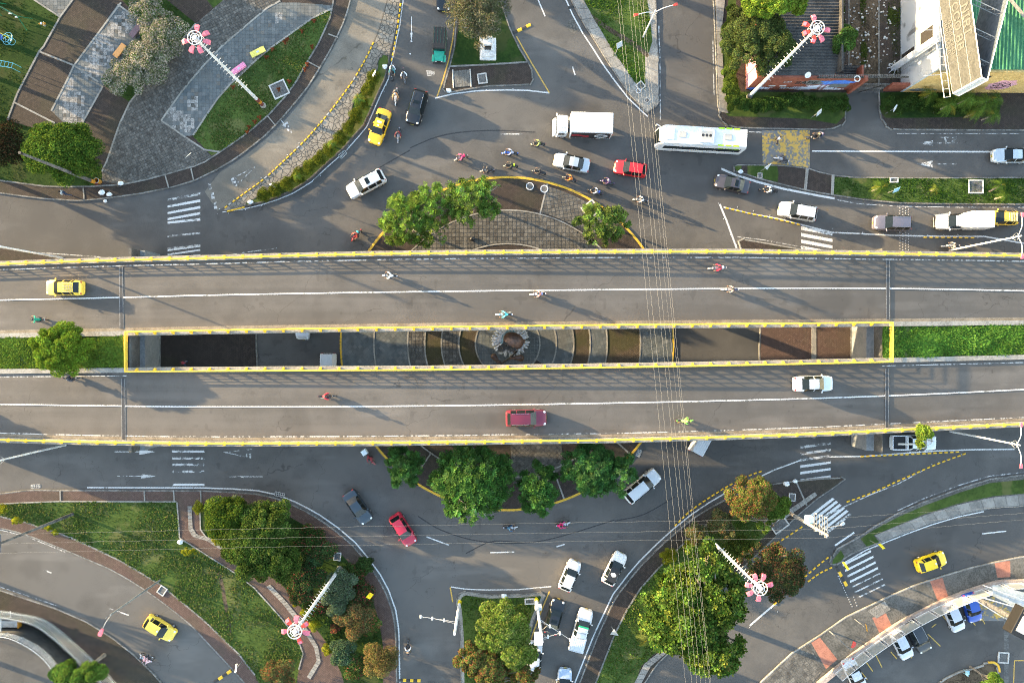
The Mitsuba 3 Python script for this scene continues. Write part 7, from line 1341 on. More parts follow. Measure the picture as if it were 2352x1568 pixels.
part(k, 'slide', V_(P(-20, 78, 1.8), P(4, 76, 1.4), P(8, 90, 1.3), P(-16, 96, 1.6), P(-20, 78, 1.7), P(4, 76, 1.3)), 'slide_blue'); part(k, 'post', cat([tube([P(x, y, 0), P(x, y, 1.8)], .04, 6) for x, y in ((-18, 80), (4, 78), (8, 90), (-14, 95))]), 'sign_yellow'); part(k, 'guard_bar', tube([P(-4, 74, 1.5), P(22, 88, 1.4)], .04, 6), 'sign_yellow')
k = thing('swing_frame', 'dark green swing beam at the left border', 'swing'); q0, q1 = P(-20, 4, 2.2), P(40, 38, 2.2); part(k, 'beam', tube([q0, q1], .06, 7), 'play_green'); 
for q in (q0, q1):
    for s in (-1, 1): part(k, 'leg', tube([q, q * [1, 1, 0] + [s * .3, s * .7, ZP]], .045, 6), 'play_green')
for u in (.35, .6):
    q = q0 * (1 - u) + q1 * u; part(k, 'seat', bevel(q[0] - .22, q[0] + .22, q[1] - .1, q[1] + .1, .55, .6, .02), 'sign_white'); part(k, 'chain', cat([tube([q + [s * .2, 0, 0], [q[0] + s * .2, q[1], .58]], .01, 4) for s in (-1, 1)]), 'grey_metal')
k = thing('spring_rider', 'small orange and white spring toy on the playground grass', 'toy'); p = P(104, 60, ZP); part(k, 'spring', tube(np.c_[.1 * np.cos(np.linspace(0, 25, 60)), .1 * np.sin(np.linspace(0, 25, 60)), np.linspace(0, .4, 60)] + p, .015, 4), 'grey_metal'); part(k, 'body', cat([ball(p + [0, 0, .55], (.42, .13, .14)), ball(p + [.38, 0, .72], (.14, .1, .12))]), 'pole_orange', True); part(k, 'seat', ball(p + [-.05, 0, .68], (.14, .15, .05)), 'sign_white', True); part(k, 'handle', tube([p + [.3, -.2, .78], p + [.3, .2, .78]], .02, 5), 'sign_white')
# pickets, ramp railing and dark trench gate at the lower left
mat('picket', rough_fn(2, (.36, .39, .40), (.50, .53, .54), 8), .5)
def along(line, step):
    ls = LineString(line); n = int(ls.length / step); return [(np.array(ls.interpolate(i * step).coords[0]), np.array(ls.interpolate(min(i * step + .05, ls.length)).coords[0])) for i in range(n + 1)]
fl = pp(smooth([(-60, 1392), (0, 1399), (40, 1405), (97, 1417), (135, 1440), (190, 1488), (245, 1540), (300, 1600)], 6)); k = thing('picket_fence', 'long white steel picket fence along the lower left pavement', 'fence'); PK = mikit.ply(bevel(-.022, .022, -.022, .022, 0, 2.0, .006))
for i, (a, b) in enumerate(along(fl, .19)): part(k, 'picket', PK, 'picket', to=place(a[0], a[1], ZP, 0))
for z in (.35, 1.75): part(k, 'rail', tube(np.c_[fl, np.full(len(fl), z + ZP)], .035, 6), 'picket', 60)
rl = pp(smooth([(-60, 1449), (0, 1451), (40, 1456), (88, 1480), (126, 1514), (150, 1560), (170, 1620)], 6)); k = thing('ramp_railing', 'curved white railing with five rails around the lower left ramp', 'railing')
for z in (.25, .42, .59, .76, .93): part(k, 'rail', tube(np.c_[rl, np.full(len(rl), z)], .022, 6), 'picket', 60)
part(k, 'handrail', tube(np.c_[rl, np.full(len(rl), 1.25)], .045, 7), 'white_steel', 60)
for a, b in along(rl, 2.0): part(k, 'post', tube([[*a, 0], [*a, 1.25]], .04, 6), 'picket')
k = thing('ramp_gate', 'yellow edged concrete beam and white pipe frame inside the dark ramp', 'gate'); q = P(30, 1432, -1.0); part(k, 'beam', bevel(q[0] - 2.6, q[0] + .6, q[1] - .4, q[1] + .4, -1.4, -.9, .04), 'lid_frame'); part(k, 'yellow_edge', cat([bevel(q[0] + .6, q[0] + .75, q[1] - .5, q[1] + .5, -1.45, -.85, .02)]), 'pole_orange'); part(k, 'pipe_frame', cat([tube([P(2, 1450, 0), P(2, 1415, 1.4)], .05, 6), tube([P(0, 1418, 1.4), P(24, 1418, 1.4), P(24, 1402, 1.4)], .05, 6)]), 'white_steel')
# ---------------------------------------------------------------- statue in the gap, monument
mat('bronze', rough_fn(1.2, (.07, .042, .030), (.14, .085, .062), 6), .42, metal=.5); mat('bronze_dark', (.035, .032, .027), .35, metal=.6); mat('silver_cast', rough_fn(2, (.38, .39, .41), (.60, .61, .62), 8), .35, metal=.8); mat('patina_blue', rough_fn(2, (.05, .13, .19), (.10, .22, .29), 9), .5)
k = thing('statue', 'bronze statue of a dancer with a silver ruffled collar seen from above in the gap', 'statue'); c = P(1172, 781, 2.2)[:2]
part(k, 'pedestal', lathe([(0, ZP), (2.0, ZP), (1.8, .9), (0, .9)], 24).apply_translation([*c, 0]), 'slate_1', 30); part(k, 'torso', lathe([(0, .9), (1.3, .9), (1.15, 1.8), (1.25, 2.6), (.95, 3.0), (.5, 3.3), (.42, 3.6), (0, 3.7)], 28).apply_translation([*c, 0]), 'patina_blue', True)
r_ = np.random.default_rng(5)
for ringi, (rad, z, n, L) in enumerate(((1.25, 2.75, 26, .62), (1.65, 2.45, 32, .66), (2.0, 2.1, 36, .64), (1.5, 2.0, 24, .6))):
    for i in range(n):
        a = (i + .5 * (ringi % 2)) * 2 * np.pi / n + r_.normal(0, .05); e = ball([0, 0, 0], (L * .5 * r_.uniform(.8, 1.15), .13, .10), 2); x = e.vertices[:, 0]; e.vertices[:, 2] += .18 * x**2 - .25 * x; e.apply_transform(trimesh.transformations.rotation_matrix(a, [0, 0, 1])); e.apply_translation([c[0] + rad * math.cos(a), c[1] + .86 * rad * math.sin(a), z + r_.normal(0, .05)]); part(k, 'collar_feather', e, 'silver_cast', True)
hc = P(1180, 783, 4.4); hd = trimesh.creation.icosphere(5, 1.0); v = hd.vertices; u = np.hypot(v[:, 0] - .3, v[:, 1] + .1 + .3 * np.sin(v[:, 0] * 2)); v *= (1 + .018 * np.sin(u * 42 + 3 * np.arctan2(v[:, 1], v[:, 0])))[:, None] * np.array([1.18, 1.05, 1.15]); v[:, 0] += np.where(v[:, 1] > 0, -.25 * v[:, 1], 0); hd.vertices = v; hd.apply_translation(hc); hk = part(k, 'head', hd, 'bronze', True)
fc = bones([[(hc + [0, -.95, -.35], .26), (hc + [0, -1.15, -.6], .18)], [(hc + [0, -1.0, -.1], .12), (hc + [0, -1.2, -.35], .15)], [(hc + [-.3, -.85, -.2], .16), (hc + [.3, -.85, -.2], .16)], [(hc + [1.15, 0, -.2], .2), (hc + [1.15, .05, -.5], .14)]], 10, .12); part(hk, 'face', fc, 'bronze', True)
for fx, fy, s in ((1163, 793, .55), (1176, 797, .62), (1152, 800, .4)):
    fk = P(fx, fy, 5.0)
    ms = []
    for L_, n, rr, dz in ((0, 5, .12, .25), (1, 7, .28, .15), (2, 9, .45, 0)):
        for i in range(n): a = i * 2 * np.pi / n + L_ * .4; e = ball([0, 0, 0], (.2, .15, .05), 1); e.apply_transform(trimesh.transformations.rotation_matrix(-.7 + .35 * L_, [0, 1, 0])); e.apply_transform(trimesh.transformations.rotation_matrix(a, [0, 0, 1])); e.apply_translation(fk + np.array([rr * math.cos(a), rr * math.sin(a), dz]) * s * 1.5); ms.append(e)
    part(k, 'flower', cat(ms), 'bronze_dark', True)
stick = [P(1188, 806, 4.0), P(1170, 822, 3.2), P(1150, 836, 2.6)]; part(k, 'flower_stem', tube(smooth(stick, 5), .1, 8), 'bronze_dark', 60)
def big_hand(w, d, s, S=4.6):
    w = np.array(w); ch = hand([0, 0, 0], d, s); return [[(w + p * S, r * S * .95) for p, r in q] for q in ch]
w1, w2 = P(1182, 822, 3.3), P(1140, 826, 2.7)
part(k, 'arm', bones([[(P(1196, 822, 3.0), .42), (w1, .22)]] + big_hand(w1, [-1, -.05, -.1], 1), 12, .10), 'bronze', True); part(k, 'arm', bones([[(P(1134, 818, 2.6), .36), (w2, .24)]] + big_hand(w2, [.75, -.6, -.1], 1), 12, .10), 'bronze', True)
mat('marble', rough_fn(2, (.46, .46, .45), (.74, .74, .73), 9), .6)
k = thing('monument', 'white stone monument with a bust on the triangular island under the feathery tree', 'monument'); p = P(1121, 116, 0); x, y = p[0], p[1]
for i, (w, h, z0, z1) in enumerate(((.98, 1.3, ZP, .5), (.8, 1.1, .5, 1.0), (.55, .6, 1.0, 2.6))): part(k, 'step', bevel(x - w, x + w, y - h - (.0 if i < 2 else -.2), y + h, z0, z1, .04), 'marble')
part(k, 'plaque', bevel(x - .4, x + .4, y - .6, y - .38, 1.5, 2.2, .02), 'bronze_dark'); part(k, 'bust', bones([[([x - .35, y + .2, 2.75], .2), ([x + .35, y + .2, 2.75], .2)], [([x, y + .2, 2.7], .26), ([x, y + .18, 3.1], .12)], [([x, y + .17, 3.25], .17), ([x, y + .14, 3.4], .19)], [([x, y - .02, 3.3], .04), ([x, y - .05, 3.26], .045)]], 12, .06), 'marble', True)
# ---------------------------------------------------------------- buildings, billboard, mesh fence, car park
mat('render_red', rough_fn(.8, (.16, .045, .025), (.24, .075, .045), 6), .8); mat('render_yellow', rough_fn(.8, (.42, .27, .09), (.56, .38, .15), 6), .8); mat('tin_dark', rough_fn(1.2, (.028, .027, .026), (.075, .072, .07), 9), .7, metal=.2); mat('tin_green', rough_fn(1.2, (.03, .14, .06), (.07, .24, .11), 9), .55, metal=.1)
def stain_fn(p, n, uv):
    t = fb(p.x * .6, p.y * .6, p.z * .5, 4); s = nz(p.x * 2.5, p.y * 2.5, p.z * .35)
    return mx((.36, .385, .41), (.07, .07, .068), .8 * ss(.55, .68, t) * ss(.3, .7, s))
mat('wall_white', mikit.proc(stain_fn), .8); mat('hole_dark', (.02, .018, .016), .9); mat('graffiti_blue', worn_fn((.06, .16, .55), (.12, .25, .55), .6), .7); mat('graffiti_grey', (.13, .14, .14), .7); mat('graffiti_white', worn_fn((.60, .62, .70), (.22, .10, .10), .58), .7); mat('graffiti_pink', (.55, .28, .32), .7); mat('graffiti_violet', (.28, .20, .34), .7)
def q3(pts, m=None): return trimesh.Trimesh(np.array(pts, float), [[0, 1, 2], [0, 2, 3]], process=False)
def block(k, name, g, z0, z1, m): return part(k, name, prism(g, z0, z1), m)
def corrugated(x0, x1, y0, y1, z0, z1, pitch, axis, amp=.05):
    """A corrugated sheet whose ridges run along the given axis; z0 at the low edge, z1 at the high one of the other axis."""
    n = int(((y1 - y0) if axis == 'x' else (x1 - x0)) / pitch * 4) + 1; t = np.linspace(0, 1, n); w = amp * np.sin(t * (n - 1) / 4 * 2 * np.pi)
    if axis == 'x': a = np.array([[[x, y0 + (y1 - y0) * u, z0 + (z1 - z0) * u + d] for u, d in zip(t, w)] for x in (x0, x1)])
    else: a = np.array([[[x0 + (x1 - x0) * u, y, (z0 if y == y0 else z1) + d] for u, d in zip(t, w)] for y in (y0, y1)])
    return grid(a)
# low house with the graffiti front
k = thing('house', 'low house with a dark corrugated roof and a brown red graffiti wall', 'building'); w0, w1 = P(1712, 207, 0), P(1946, 212, 0); x0, x1, ys = w0[0], w1[0], w0[1]; HW = 4.0; xr = P(1919, 100, HW)[0]; yb = 46.0
wall = part(k, 'wall', cat([box(x0, x1, ys, ys + .22, -.1, HW), box(x0, x0 + .22, ys + .22, yb, -.1, HW), box(xr, xr + .2, ys + .22, yb, -.1, HW - .3), box(x1 - .2, x1, ys + .22, ys + 1.6, -.1, HW - .2)]), 'render_red')
for x, w, z, h, m, nm in ((x0 + .9, 2.0, .25, .7, 'graffiti_white', 'graffiti_patch'), (x0 + 5.2, 3.4, .3, .85, 'graffiti_white', 'graffiti_patch'), (x0 + 7.2, 3.2, .9, .8, 'graffiti_white', 'graffiti_patch'), (x0 + 8.8, 2.6, .25, .6, 'graffiti_white', 'graffiti_patch'), (x0 + 8.2, 3.8, 1.9, 1.3, 'graffiti_blue', 'graffiti_patch'), (x0 + 6.0, 3.4, 1.9, 1.25, 'graffiti_grey', 'graffiti_patch'), (x0 + .1, 1.6, .2, .6, 'graffiti_blue', 'graffiti_patch'), (x0 + 10.4, 1.4, .3, .4, 'graffiti_white', 'graffiti_patch')):
    t = np.linspace(0, 2 * np.pi, 26)[:-1]; rr = 1 + .16 * np.sin(t * 5 + x) + .08 * np.sin(t * 9); pl = Polygon(np.c_[w / 2 * rr * np.sign(np.cos(t)) * np.abs(np.cos(t)) ** .6, h / 2 * rr * np.sign(np.sin(t)) * np.abs(np.sin(t)) ** .6]).buffer(0)
    e = xform(trimesh.creation.extrude_polygon(max(polys(pl), key=lambda q: q.area), .008, engine='earcut'), [([1, 0, 0], 90)], [x + w / 2, ys - .001 - .004 * (m == 'graffiti_blue'), z + h / 2]); part(wall, nm, e, m)
part(wall, 'graffiti_lettering', xform(meshkit.text_mesh('SAPE', .8, .01, True), [([1, 0, 0], 90)], [x0 + 5.0, ys - .012, 2.1]), 'hole_dark'); part(wall, 'graffiti_lettering', xform(meshkit.text_mesh('AJKF', .3, .01, True), [([1, 0, 0], 90)], [x0 + 3.6, ys - .012, 2.5]), 'sign_white'); part(wall, 'graffiti_lettering', xform(meshkit.text_mesh('SENA', .5, .01, True), [([1, 0, 0], 90)], [x0 + 3.9, ys - .014, .5]), 'sign_white')
for x in (x0 + 2.3, x0 + 3.6): part(wall, 'vent', bevel(x, x + .8, ys - .03, ys, 1.3, 1.6, .01), 'lid_frame')
part(wall, 'grille', bevel(x1 - 3.0, x1 - .8, ys - .04, ys, 1.1, 2.2, .02), 'graffiti_grey'); part(wall, 'painted_side', box(x0 - .02, x0, ys, ys + 6, .3, HW - .2), 'graffiti_pink'); part(k, 'gutter', bevel(x0, xr, ys + .25, ys + .65, HW - .25, HW - .1, .03), 'tin_dark')
roof = part(k, 'roof', corrugated(x0 + .2, xr + .3, ys + .6, yb, HW - .15, HW + .75, .34, 'x', .06), 'tin_dark'); part(roof, 'ridge_board', bevel(xr + .28, xr + .5, ys + .6, yb, HW - .1, HW + .9, .02), 'tin_dark')
q = P(1955, 165, 2.6); part(k, 'lean_to', corrugated(q[0] - 1.2, q[0] + 1.6, q[1] - .55, q[1] + .7, 2.4, 2.7, .3, 'x', .05), 'tin_dark'); part(k, 'lean_to', corrugated(P(1922, 140, 3)[0], P(1940, 140, 3)[0], P(0, 160, 3)[1], P(0, 110, 3)[1], 2.7, 3.2, .34, 'x', .06), 'tin_dark')
d = P(1855, 172, HW + .5); k2 = thing('satellite_dish', 'small white satellite dish on the front edge of the tin roof', 'dish'); part(k2, 'dish', lathe([(0, 0), (.2, .03), (.36, .12), (.34, .13), (.2, .05), (0, .02)], 18).apply_transform(trimesh.transformations.rotation_matrix(.7, [1, 0, 0])).apply_translation(d), 'white_paint', True); part(k2, 'stand', tube([d - [0, 0, .6], d], .03, 6), 'galv')
k2 = thing('razor_wire', 'coil of razor wire along the wall top beside the gate', 'wire'); a, b = P(1880, 176, 4.3), P(2090, 175, 4.3); n = 520; u = np.linspace(0, 1, n); part(k2, 'coil', tube(a + (b - a) * u[:, None] + np.c_[np.zeros(n), .22 * np.cos(u * 330), .22 * np.sin(u * 330)], .012, 3, False), 'galv'); part(k2, 'beam', tube([a - [0, 0, .3], b - [0, 0, .3]], .12, 5), 'hole_dark')
k2 = thing('gate', 'dark metal driveway gate between the two buildings', 'gate'); a, b = P(1950, 213, 0), P(2014, 213, 0)
for x in np.arange(a[0], b[0], .22): part(k2, 'bar', box(x - .03, x + .03, a[1] - .03, a[1] + .03, 0, 2.9), 'pole_dark')
for z in (.2, 1.5, 2.8): part(k2, 'rail', box(a[0], b[0], a[1] - .045, a[1] + .045, z - .05, z + .05), 'pole_dark')
part(k2, 'brace', tube([[a[0] + 1.0, a[1] - .06, .2], [b[0] - .6, b[1] - .06, 2.7]], .06, 5), 'hole_dark'); p = P(1969, 181, 4.6); part(k2, 'ring_lamp', torus(.32, .06, (0, 0, 0)).apply_transform(trimesh.transformations.rotation_matrix(np.pi / 2, [1, 0, 0])).apply_translation(p), 'white_paint', 60); part(k2, 'pillar', box(a[0] - .35, a[0], a[1] - .2, a[1] + .4, 0, 4.4), 'render_red')
# white stained building with the yellow front and the green tin roof
k = thing('building', 'stained white building with dark openings and a yellow graffiti front wall', 'building'); c0 = P(2067, 213, 0); X0, Y0 = c0[0], c0[1]; XE = 61.5; HB = 7.4; YN = 46.0
wl = part(k, 'wall', cat([box(X0, X0 + .25, Y0, YN, -.1, HB)]), 'wall_white'); fr = part(k, 'front_wall', cat([box(X0 + .25, XE + 4, Y0, Y0 + .25, -.1, HB - 1.2), V_(*[(x, y, z) for x, y in ((XE + 4, Y0), (XE + 4, Y0 + .3), (XE + 12, Y0 + 7), (XE + 12, Y0 + 7.3)) for z in (-.1, HB - 1.2)])]), 'render_yellow')
part(k, 'low_wall', box(P(2027, 213, 0)[0], X0 - .01, Y0 + .1, Y0 + .4, -.1, 2.2), 'render_red'); part(k, 'flat_roof', box(X0 + .25, 51.5, Y0 + .25, YN, HB - 1.2, HB - .05), 'concrete')
for (ya, yb_), z0, z1 in (((P(0, 128, 2)[1], P(0, 100, 2)[1]), .4, 2.9), ((P(0, 85, 5)[1], P(0, 55, 5)[1]), 4.2, 6.4)):
    part(wl, 'opening', box(X0 - .012, X0 + .05, ya, yb_, z0, z1), 'hole_dark'); part(wl, 'sill', bevel(X0 - .06, X0, ya - .1, yb_ + .1, z0 - .1, z0, .01), 'concrete')
gr = part(k, 'green_roof', corrugated(51.3, 70, Y0 + .3, YN, HB - 1.0, HB - .1, .42, 'y', .07), 'tin_green'); part(gr, 'hip_flashing', tube([P(2318, -4, HB + .2), P(2372, 60, HB - .1)], .22, 4), 'concrete'); part(k, 'eave', bevel(51.3, 70, Y0 + .05, Y0 + .4, HB - 1.25, HB - 1.05, .03), 'render_yellow')
t = np.linspace(0, 2 * np.pi, 40)[:-1]
for cx, cz, w, h, m in ((XE - 2.0, 2.6, 1.6, 1.5, 'graffiti_pink'), (XE + 1.6, 4.4, 1.1, .7, 'graffiti_violet'), (X0 + 2.2, 1.0, 1.6, .45, 'graffiti_grey')): part(fr, 'graffiti_patch', xform(trimesh.creation.extrude_polygon(Polygon(np.c_[w * (1 + .1 * np.sin(t * 7)) * np.cos(t), h * (1 + .1 * np.cos(t * 6)) * np.sin(t)]), .01, engine='earcut'), [([1, 0, 0], 90)], [cx, Y0 - .001, cz]), m)
part(fr, 'graffiti_bubbles', cat([xform(torus(r_b, .03, (0, 0, 0)), [], [XE - 2.0 + dx, Y0 - .03, 2.6 + dz]) for dx, dz, r_b in ((-.8, .3, .35), (-.2, .5, .3), (.4, .3, .4), (.9, -.2, .35), (-.5, -.4, .4), (.2, -.5, .35))]), 'hole_dark'); part(fr, 'window', box(X0 + 6.0, X0 + 7.6, Y0 - .02, Y0 + .1, 4.2, 5.4), 'hole_dark')
# billboard on its tubular mast
k = thing('billboard', 'big V shaped billboard with translucent grey panels on a white tubular mast', 'billboard'); mat('screen_grey', rough_fn(1.4, (.052, .055, .053), (.085, .088, .084), 5), .6); mat('screen_letter', (.115, .118, .112), .6); mat('screen_navy', rough_fn(.5, (.05, .065, .085), (.09, .11, .135), 4), .6)
b = P(2051, 158, 0); part(k, 'mast', tube([b, b + [0, 0, 8.4]], .38, 14), 'white_steel', 60); part(k, 'foot', cat([tube([b + [math.cos(a) * .9, math.sin(a) * .9, 0], b + [0, 0, 1.0]], .05, 5) for a in np.arange(8) * .785]), 'white_steel'); part(k, 'mast_ladder', cat([tube([b + [.5, s * .2 - .5, .2], b + [.5, s * .2 - .5, 8.2]], .03, 5) for s in (-1, 1)] + [tube([b + [.5, -.7, z], b + [.5, -.3, z]], .02, 4) for z in np.arange(.5, 8.2, .4)]), 'galv')
ZB, ZT = 8.5, 13.0
A0, A1 = P(2189, 214, ZB), P(2150, -60, ZB); B0 = P(2268, 184, ZT)[:2]; B1 = P(2330, -60, ZT)[:2]
def panel(k, name, a, b, z0, z1, th, m, edge='white_steel'):
    d = (b - a) / np.linalg.norm(b - a); n = np.array([-d[1], d[0]]) * th / 2
    v = [[*(p + s * n), z] for p in (a, b) for s in (-1, 1) for z in (z0, z1)]; w = part(k, name, trimesh.convex.convex_hull(np.array(v)), m)
    fr_ = [tube([[*a, z], [*b, z]], .07, 5) for z in (z0, z1)] + [tube([[*p, z0], [*p, z1]], .07, 5) for p in (a, b)]; part(w, 'edge_frame', cat(fr_), edge); return w
wA = panel(k, 'panel', A0[:2], A1[:2], ZB, ZT, .12, 'screen_grey'); wB = panel(k, 'panel', B0, B1, ZB, ZT, .12, 'screen_navy'); panel(k, 'front_panel', A0[:2] + [.05, -.05], B0 + [.05, -.02], ZB, ZT, .1, 'sign_white')
dA = (A1 - A0)[:2] / np.linalg.norm((A1 - A0)[:2]); nA = np.array([-dA[1], dA[0]]); nA = nA if nA[0] < 0 else -nA
aA = math.degrees(math.atan2(-dA[1], -dA[0]))
for txt, h, s, z in (('OC  NIRT', 1.0, 11.0, 11.7), ('CCO 8B', 1.0, 9.0, 10.3), ('0368 2240', .5, 7.6, 9.4), ('8880 6620', .5, 7.9, 8.75)):
    m = meshkit.text_mesh(txt, h, .02, True); m.apply_transform(trimesh.transformations.rotation_matrix(np.pi / 2, [1, 0, 0])); m.apply_transform(trimesh.transformations.rotation_matrix(math.radians(aA), [0, 0, 1])); m.apply_translation([*(A0[:2] + dA * s + nA * .085), z]); part(wA, 'lettering', m, 'screen_letter')
for i in range(1, 4): part(wA, 'seam', tube([[*(A0[:2] + dA * 12.5 * i / 4 + nA * .07), ZB], [*(A0[:2] + dA * 12.5 * i / 4 + nA * .07), ZT]], .02, 4), 'grey_metal')
for z in (10.0, 11.5): part(wA, 'seam', tube([[*(A0[:2] + nA * .07), z], [*(A1[:2] + nA * .07), z]], .02, 4), 'grey_metal')
cw = [A0[:2] + nA * .55 - dA * .3, A1[:2] + nA * .55]; ct = [tube([[*(p + nA * s), 8.3], [*(q + nA * s), 8.3]], .05, 5) for s in (-.35, .35) for p, q in [cw]] + [tube([[*(cw[0] + dA * u - nA * .35), 8.3], [*(cw[0] + dA * u + nA * .35), 8.3]], .03, 4) for u in np.arange(0, 13, .9)]; part(k, 'catwalk', cat(ct), 'white_steel')
for i in range(4):
    u = .16 + .24 * i; pA, pB = A0[:2] + (A1 - A0)[:2] * u, B0 + (B1 - B0) * u
    tr = [tube([[*pA, z], [*pB, z]], .04, 5) for z in (ZT - .2, ZT - .9)] + [tube([[*(pA + (pB - pA) * v), ZT - .2 - .7 * (j % 2)], [*(pA + (pB - pA) * (v + .125)), ZT - .9 + .7 * (j % 2)]], .025, 4) for j, v in enumerate(np.arange(0, 1, .125))]; part(k, 'truss', cat(tr), 'galv')
part(k, 'lamp_arm', cat([tube([[*(cw[0] + dA * u + nA * .3), 8.4], [*(cw[0] + dA * u + nA * 2.6), 8.9]], .03, 5) for u in (2.5, 7.5, 11.5)]), 'white_steel')
# debris in the yard
r_ = np.random.default_rng(9)
rub = []
for i in range(150):
    x, y = r_.uniform(1928, 2058), r_.uniform(0, 165); p = P(x, y, ZP); s = r_.uniform(.04, .16); m = trimesh.creation.icosphere(0, s); m.vertices *= r_.uniform(.5, 1.3, 3); m.apply_translation(p + [0, 0, s * .3]); rub.append(m)
stuff('rubble', cat(rub), 'lid_frame', 'scattered pale rubble and litter on the dirt yard between the buildings', 'rubble'); tufts('grass', 'moss and weeds in the dirt yard beside the white wall', poly([(2040, -20), (2066, -20), (2066, 200), (2044, 190), (2048, 110), (2036, 60)]).union(poly([(1974, -20), (1986, -20), (1990, 150), (1976, 150)])).union(poly([(1922, -20), (1938, -20), (1940, 60), (1925, 60)])), 4500, .16, (.04, .065, .015), 21)
lay('dirt', poly([(1925, -60), (2067, -60), (2067, 205), (1950, 205), (1925, 150)]), 'soil', BIG, -3)
# mesh fence of the car park, on its pale plinth
mat('plinth', rough_fn(1.2, (.22, .18, .16), (.34, .285, .255), 8), .8); k = thing('mesh_fence', 'white framed fence with clear panels on a pale plinth around the car park', 'fence'); ml = pp(smooth(M_wall[1:-1], 5)); pl = LineString(ml); part(k, 'plinth', prism(pl.buffer(.28, cap_style=2), ZP, .62), 'plinth')
scene['m_panel_clear'] = {'type': 'blendbsdf', 'weight': .34, 'a': {'type': 'thindielectric'}, 'b': {'type': 'twosided', 'bsdf': {'type': 'diffuse', 'reflectance': rgb((.6, .65, .64))}}}
pts = [np.array(pl.interpolate(s).coords[0]) for s in np.arange(1.0, pl.length, 2.35)]
for a, b in zip(pts[:-1], pts[1:]):
    d = (b - a) / np.linalg.norm(b - a); part(k, 'panel', q3([[*(a + d * .25), .75], [*(b - d * .25), .75], [*(b - d * .25), 2.5], [*(a + d * .25), 2.5]]), 'panel_clear')
    part(k, 'panel_frame', cat([tube([[*(a + d * .2), z], [*(b - d * .2), z]], .03, 5) for z in (.72, 2.52)] + [tube([[*q, .72], [*q, 2.52]], .025, 5) for q in (a + d * .22, b - d * .22)]), 'white_steel')
    for s in (-.14, 0, .14): q = a + d * s; part(k, 'post', tube([[*q, .6], [*q, 2.6]] if s else [[*q, .6], [*q, 2.6], [*(q + np.array([d[1], -d[0]]) * .35), 2.95]], .03, 5), 'white_steel')
for l in [[(2240, 1392), (2262, 1432)], [(2218, 1405), (2240, 1435)], [(2164, 1412), (2195, 1448)], [(2140, 1440), (2150, 1432)], [(2131, 1455), (2160, 1483)], [(2102, 1465), (2112, 1490)], [(2066, 1478), (2095, 1510)], [(2046, 1496), (2060, 1512)], [(2010, 1500), (2026, 1532)], [(1990, 1520), (2005, 1541)], [(1968, 1530), (1992, 1559)], [(2330, 1516), (2328, 1568)], [(2330, 1516), (2352, 1516)]]: stripe('parking_line', l, .11, 'paint_yellow')
mark('loading_zone', poly([(2230, 1378), (2290, 1368), (2352, 1362), (2352, 1425), (2228, 1425)]), 'paint_zone', .005)
k = thing('drain_channel', 'dark slotted drain channel across the car park drive', 'drain'); p0, p1 = P(2311, 1426, .004), P(2311, 1568, .004)
for y in np.arange(p1[1] - 2, p0[1], .5): part(k, 'grating', bevel(p0[0] - .3, p0[0] + .3, y + .02, y + .48, 0, .02, .006), 'lid')
g = poly([(2100, 1640), (2160, 1560), (2200, 1540), (2250, 1528), (2268, 1520), (2286, 1522), (2294, 1540), (2293, 1640)]); kk = island('car_park_island', g, 'soil', kerb=False); stuffpart(kk, 'kerb', kerb_ring(g, .2), 'concrete'); part(kk, 'yellow_kerb', tube(np.c_[pp(smooth([(2268, 1519), (2280, 1519), (2290, 1526), (2294, 1540)], 4)), np.full(13, ZP + .05)], .13, 6), 'kerb_yellow')
k = thing('canopy', 'curved white sheet canopy on steel trusses in the corner of the car park', 'canopy'); mat('sheet_white', rough_fn(1.5, (.26, .29, .30), (.40, .43, .45), 6), .4); a = np.array([[P(2280 + u * 90, 1342 + 22 * u + v * (26 + 22 * u), 3.2 + .5 * math.sin(v * 3.1)) for v in np.linspace(0, 1, 9)] for u in np.linspace(0, 1, 9)]); part(k, 'sheet', grid(a), 'sheet_white', True)
for (xa, ya), (xb, yb2) in (((2262, 1345), (2352, 1378)), ((2232, 1372), (2306, 1418)), ((2256, 1372), (2352, 1400))):
    p, q = P(xa, ya, 3.9), P(xb, yb2, 3.9); u = np.linspace(0, 1, 13); part(k, 'truss', cat([tube([p + [0, 0, z], q + [0, 0, z]], .04, 5) for z in (0, -.35)] + [tube([p + (q - p) * a_ - [0, 0, .35 * (i % 2)], p + (q - p) * b_ - [0, 0, .35 * (1 - i % 2)]], .02, 4) for i, (a_, b_) in enumerate(zip(u[:-1], u[1:]))]), 'white_steel')
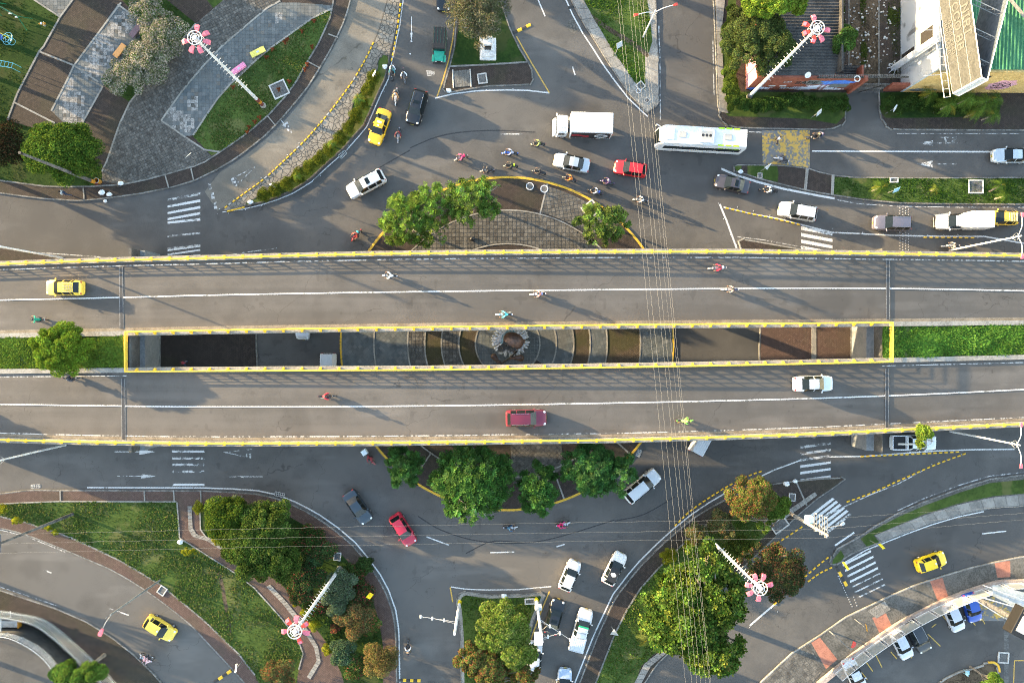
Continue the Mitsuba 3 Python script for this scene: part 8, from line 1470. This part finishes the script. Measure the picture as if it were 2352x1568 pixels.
for x, y in ((2308, 1418), (2350, 1366), (2264, 1350)): p = P(x, y, 0); part(k, 'post', tube([p, p + [0, 0, 3.8]], .07, 7), 'white_steel')
mat('frame_black', (.004, .004, .005), .6); k = thing('sign_tower', 'tall black framed sign box with white face in the lower right corner', 'sign'); c = P(2352, 1432, 9.0); tf = T().translate(c.tolist()).rotate([0, 0, 1], -28)
for nm, m, mt in (('frame', bevel(-1.1, 1.1, -1.6, 1.6, -1.0, .3, .05), 'frame_black'), ('face', bevel(-.75, 1.0, -1.05, .75, .29, .34, .01), 'sign_white'), ('top_panel', bevel(-.9, 1.0, .95, 1.5, .29, .34, .01), 'lid')): part(k, nm, m, mt, to=tf)
p = c * [1, 1, 0]; part(k, 'column', tube([p, c - [0, 0, 1]], .3, 10), 'pole_dark', 60)
solo('parasol_chair', cat([bevel(0, .5, 0, .5, .4, .46, .02), bevel(0, .05, 0, .5, .46, .9, .02)] + [tube([[x, y, 0], [x, y, .42]], .02, 5) for x in (.04, .46) for y in (.04, .46)]).apply_translation(P(2212, 1545, ZP)), 'sign_blue', 'pale blue chair on the island at the bottom of the car park', 'chair')
# roadside trees just beyond the picture on the sunny side
for i, (x, y, rad, h) in enumerate([(-70, -300, 50, 7), (-80, -200, 56, 7), (-95, -110, 54, 6.6), (-85, -20, 58, 6.4), (-80, 70, 54, 6.4), (-90, 150, 58, 6.6), (-80, 240, 56, 6.2), (-75, 320, 52, 6.2), (-70, 385, 36, 6), (60, -130, 44, 7), (170, -120, 40, 7.6), (395, -120, 50, 9), (500, -125, 36, 8), (640, -110, 26, 6.5), (880, -130, 30, 6.5), (1180, -140, 36, 8), (1420, -120, 34, 7), (1580, -130, 40, 8), (-95, 1300, 50, 7.5), (-95, 1385, 50, 8.5), (-90, 1480, 44, 9), (-60, 1540, 40, 9), (-110, 905, 26, 8.6), (-60, 940, 22, 8.4)]):
    s = EYE / (EYE - h * .75); far_tree(1152 + (x - 1152) * s, 784 + (y - 784) * s, rad, h, 400 + i)
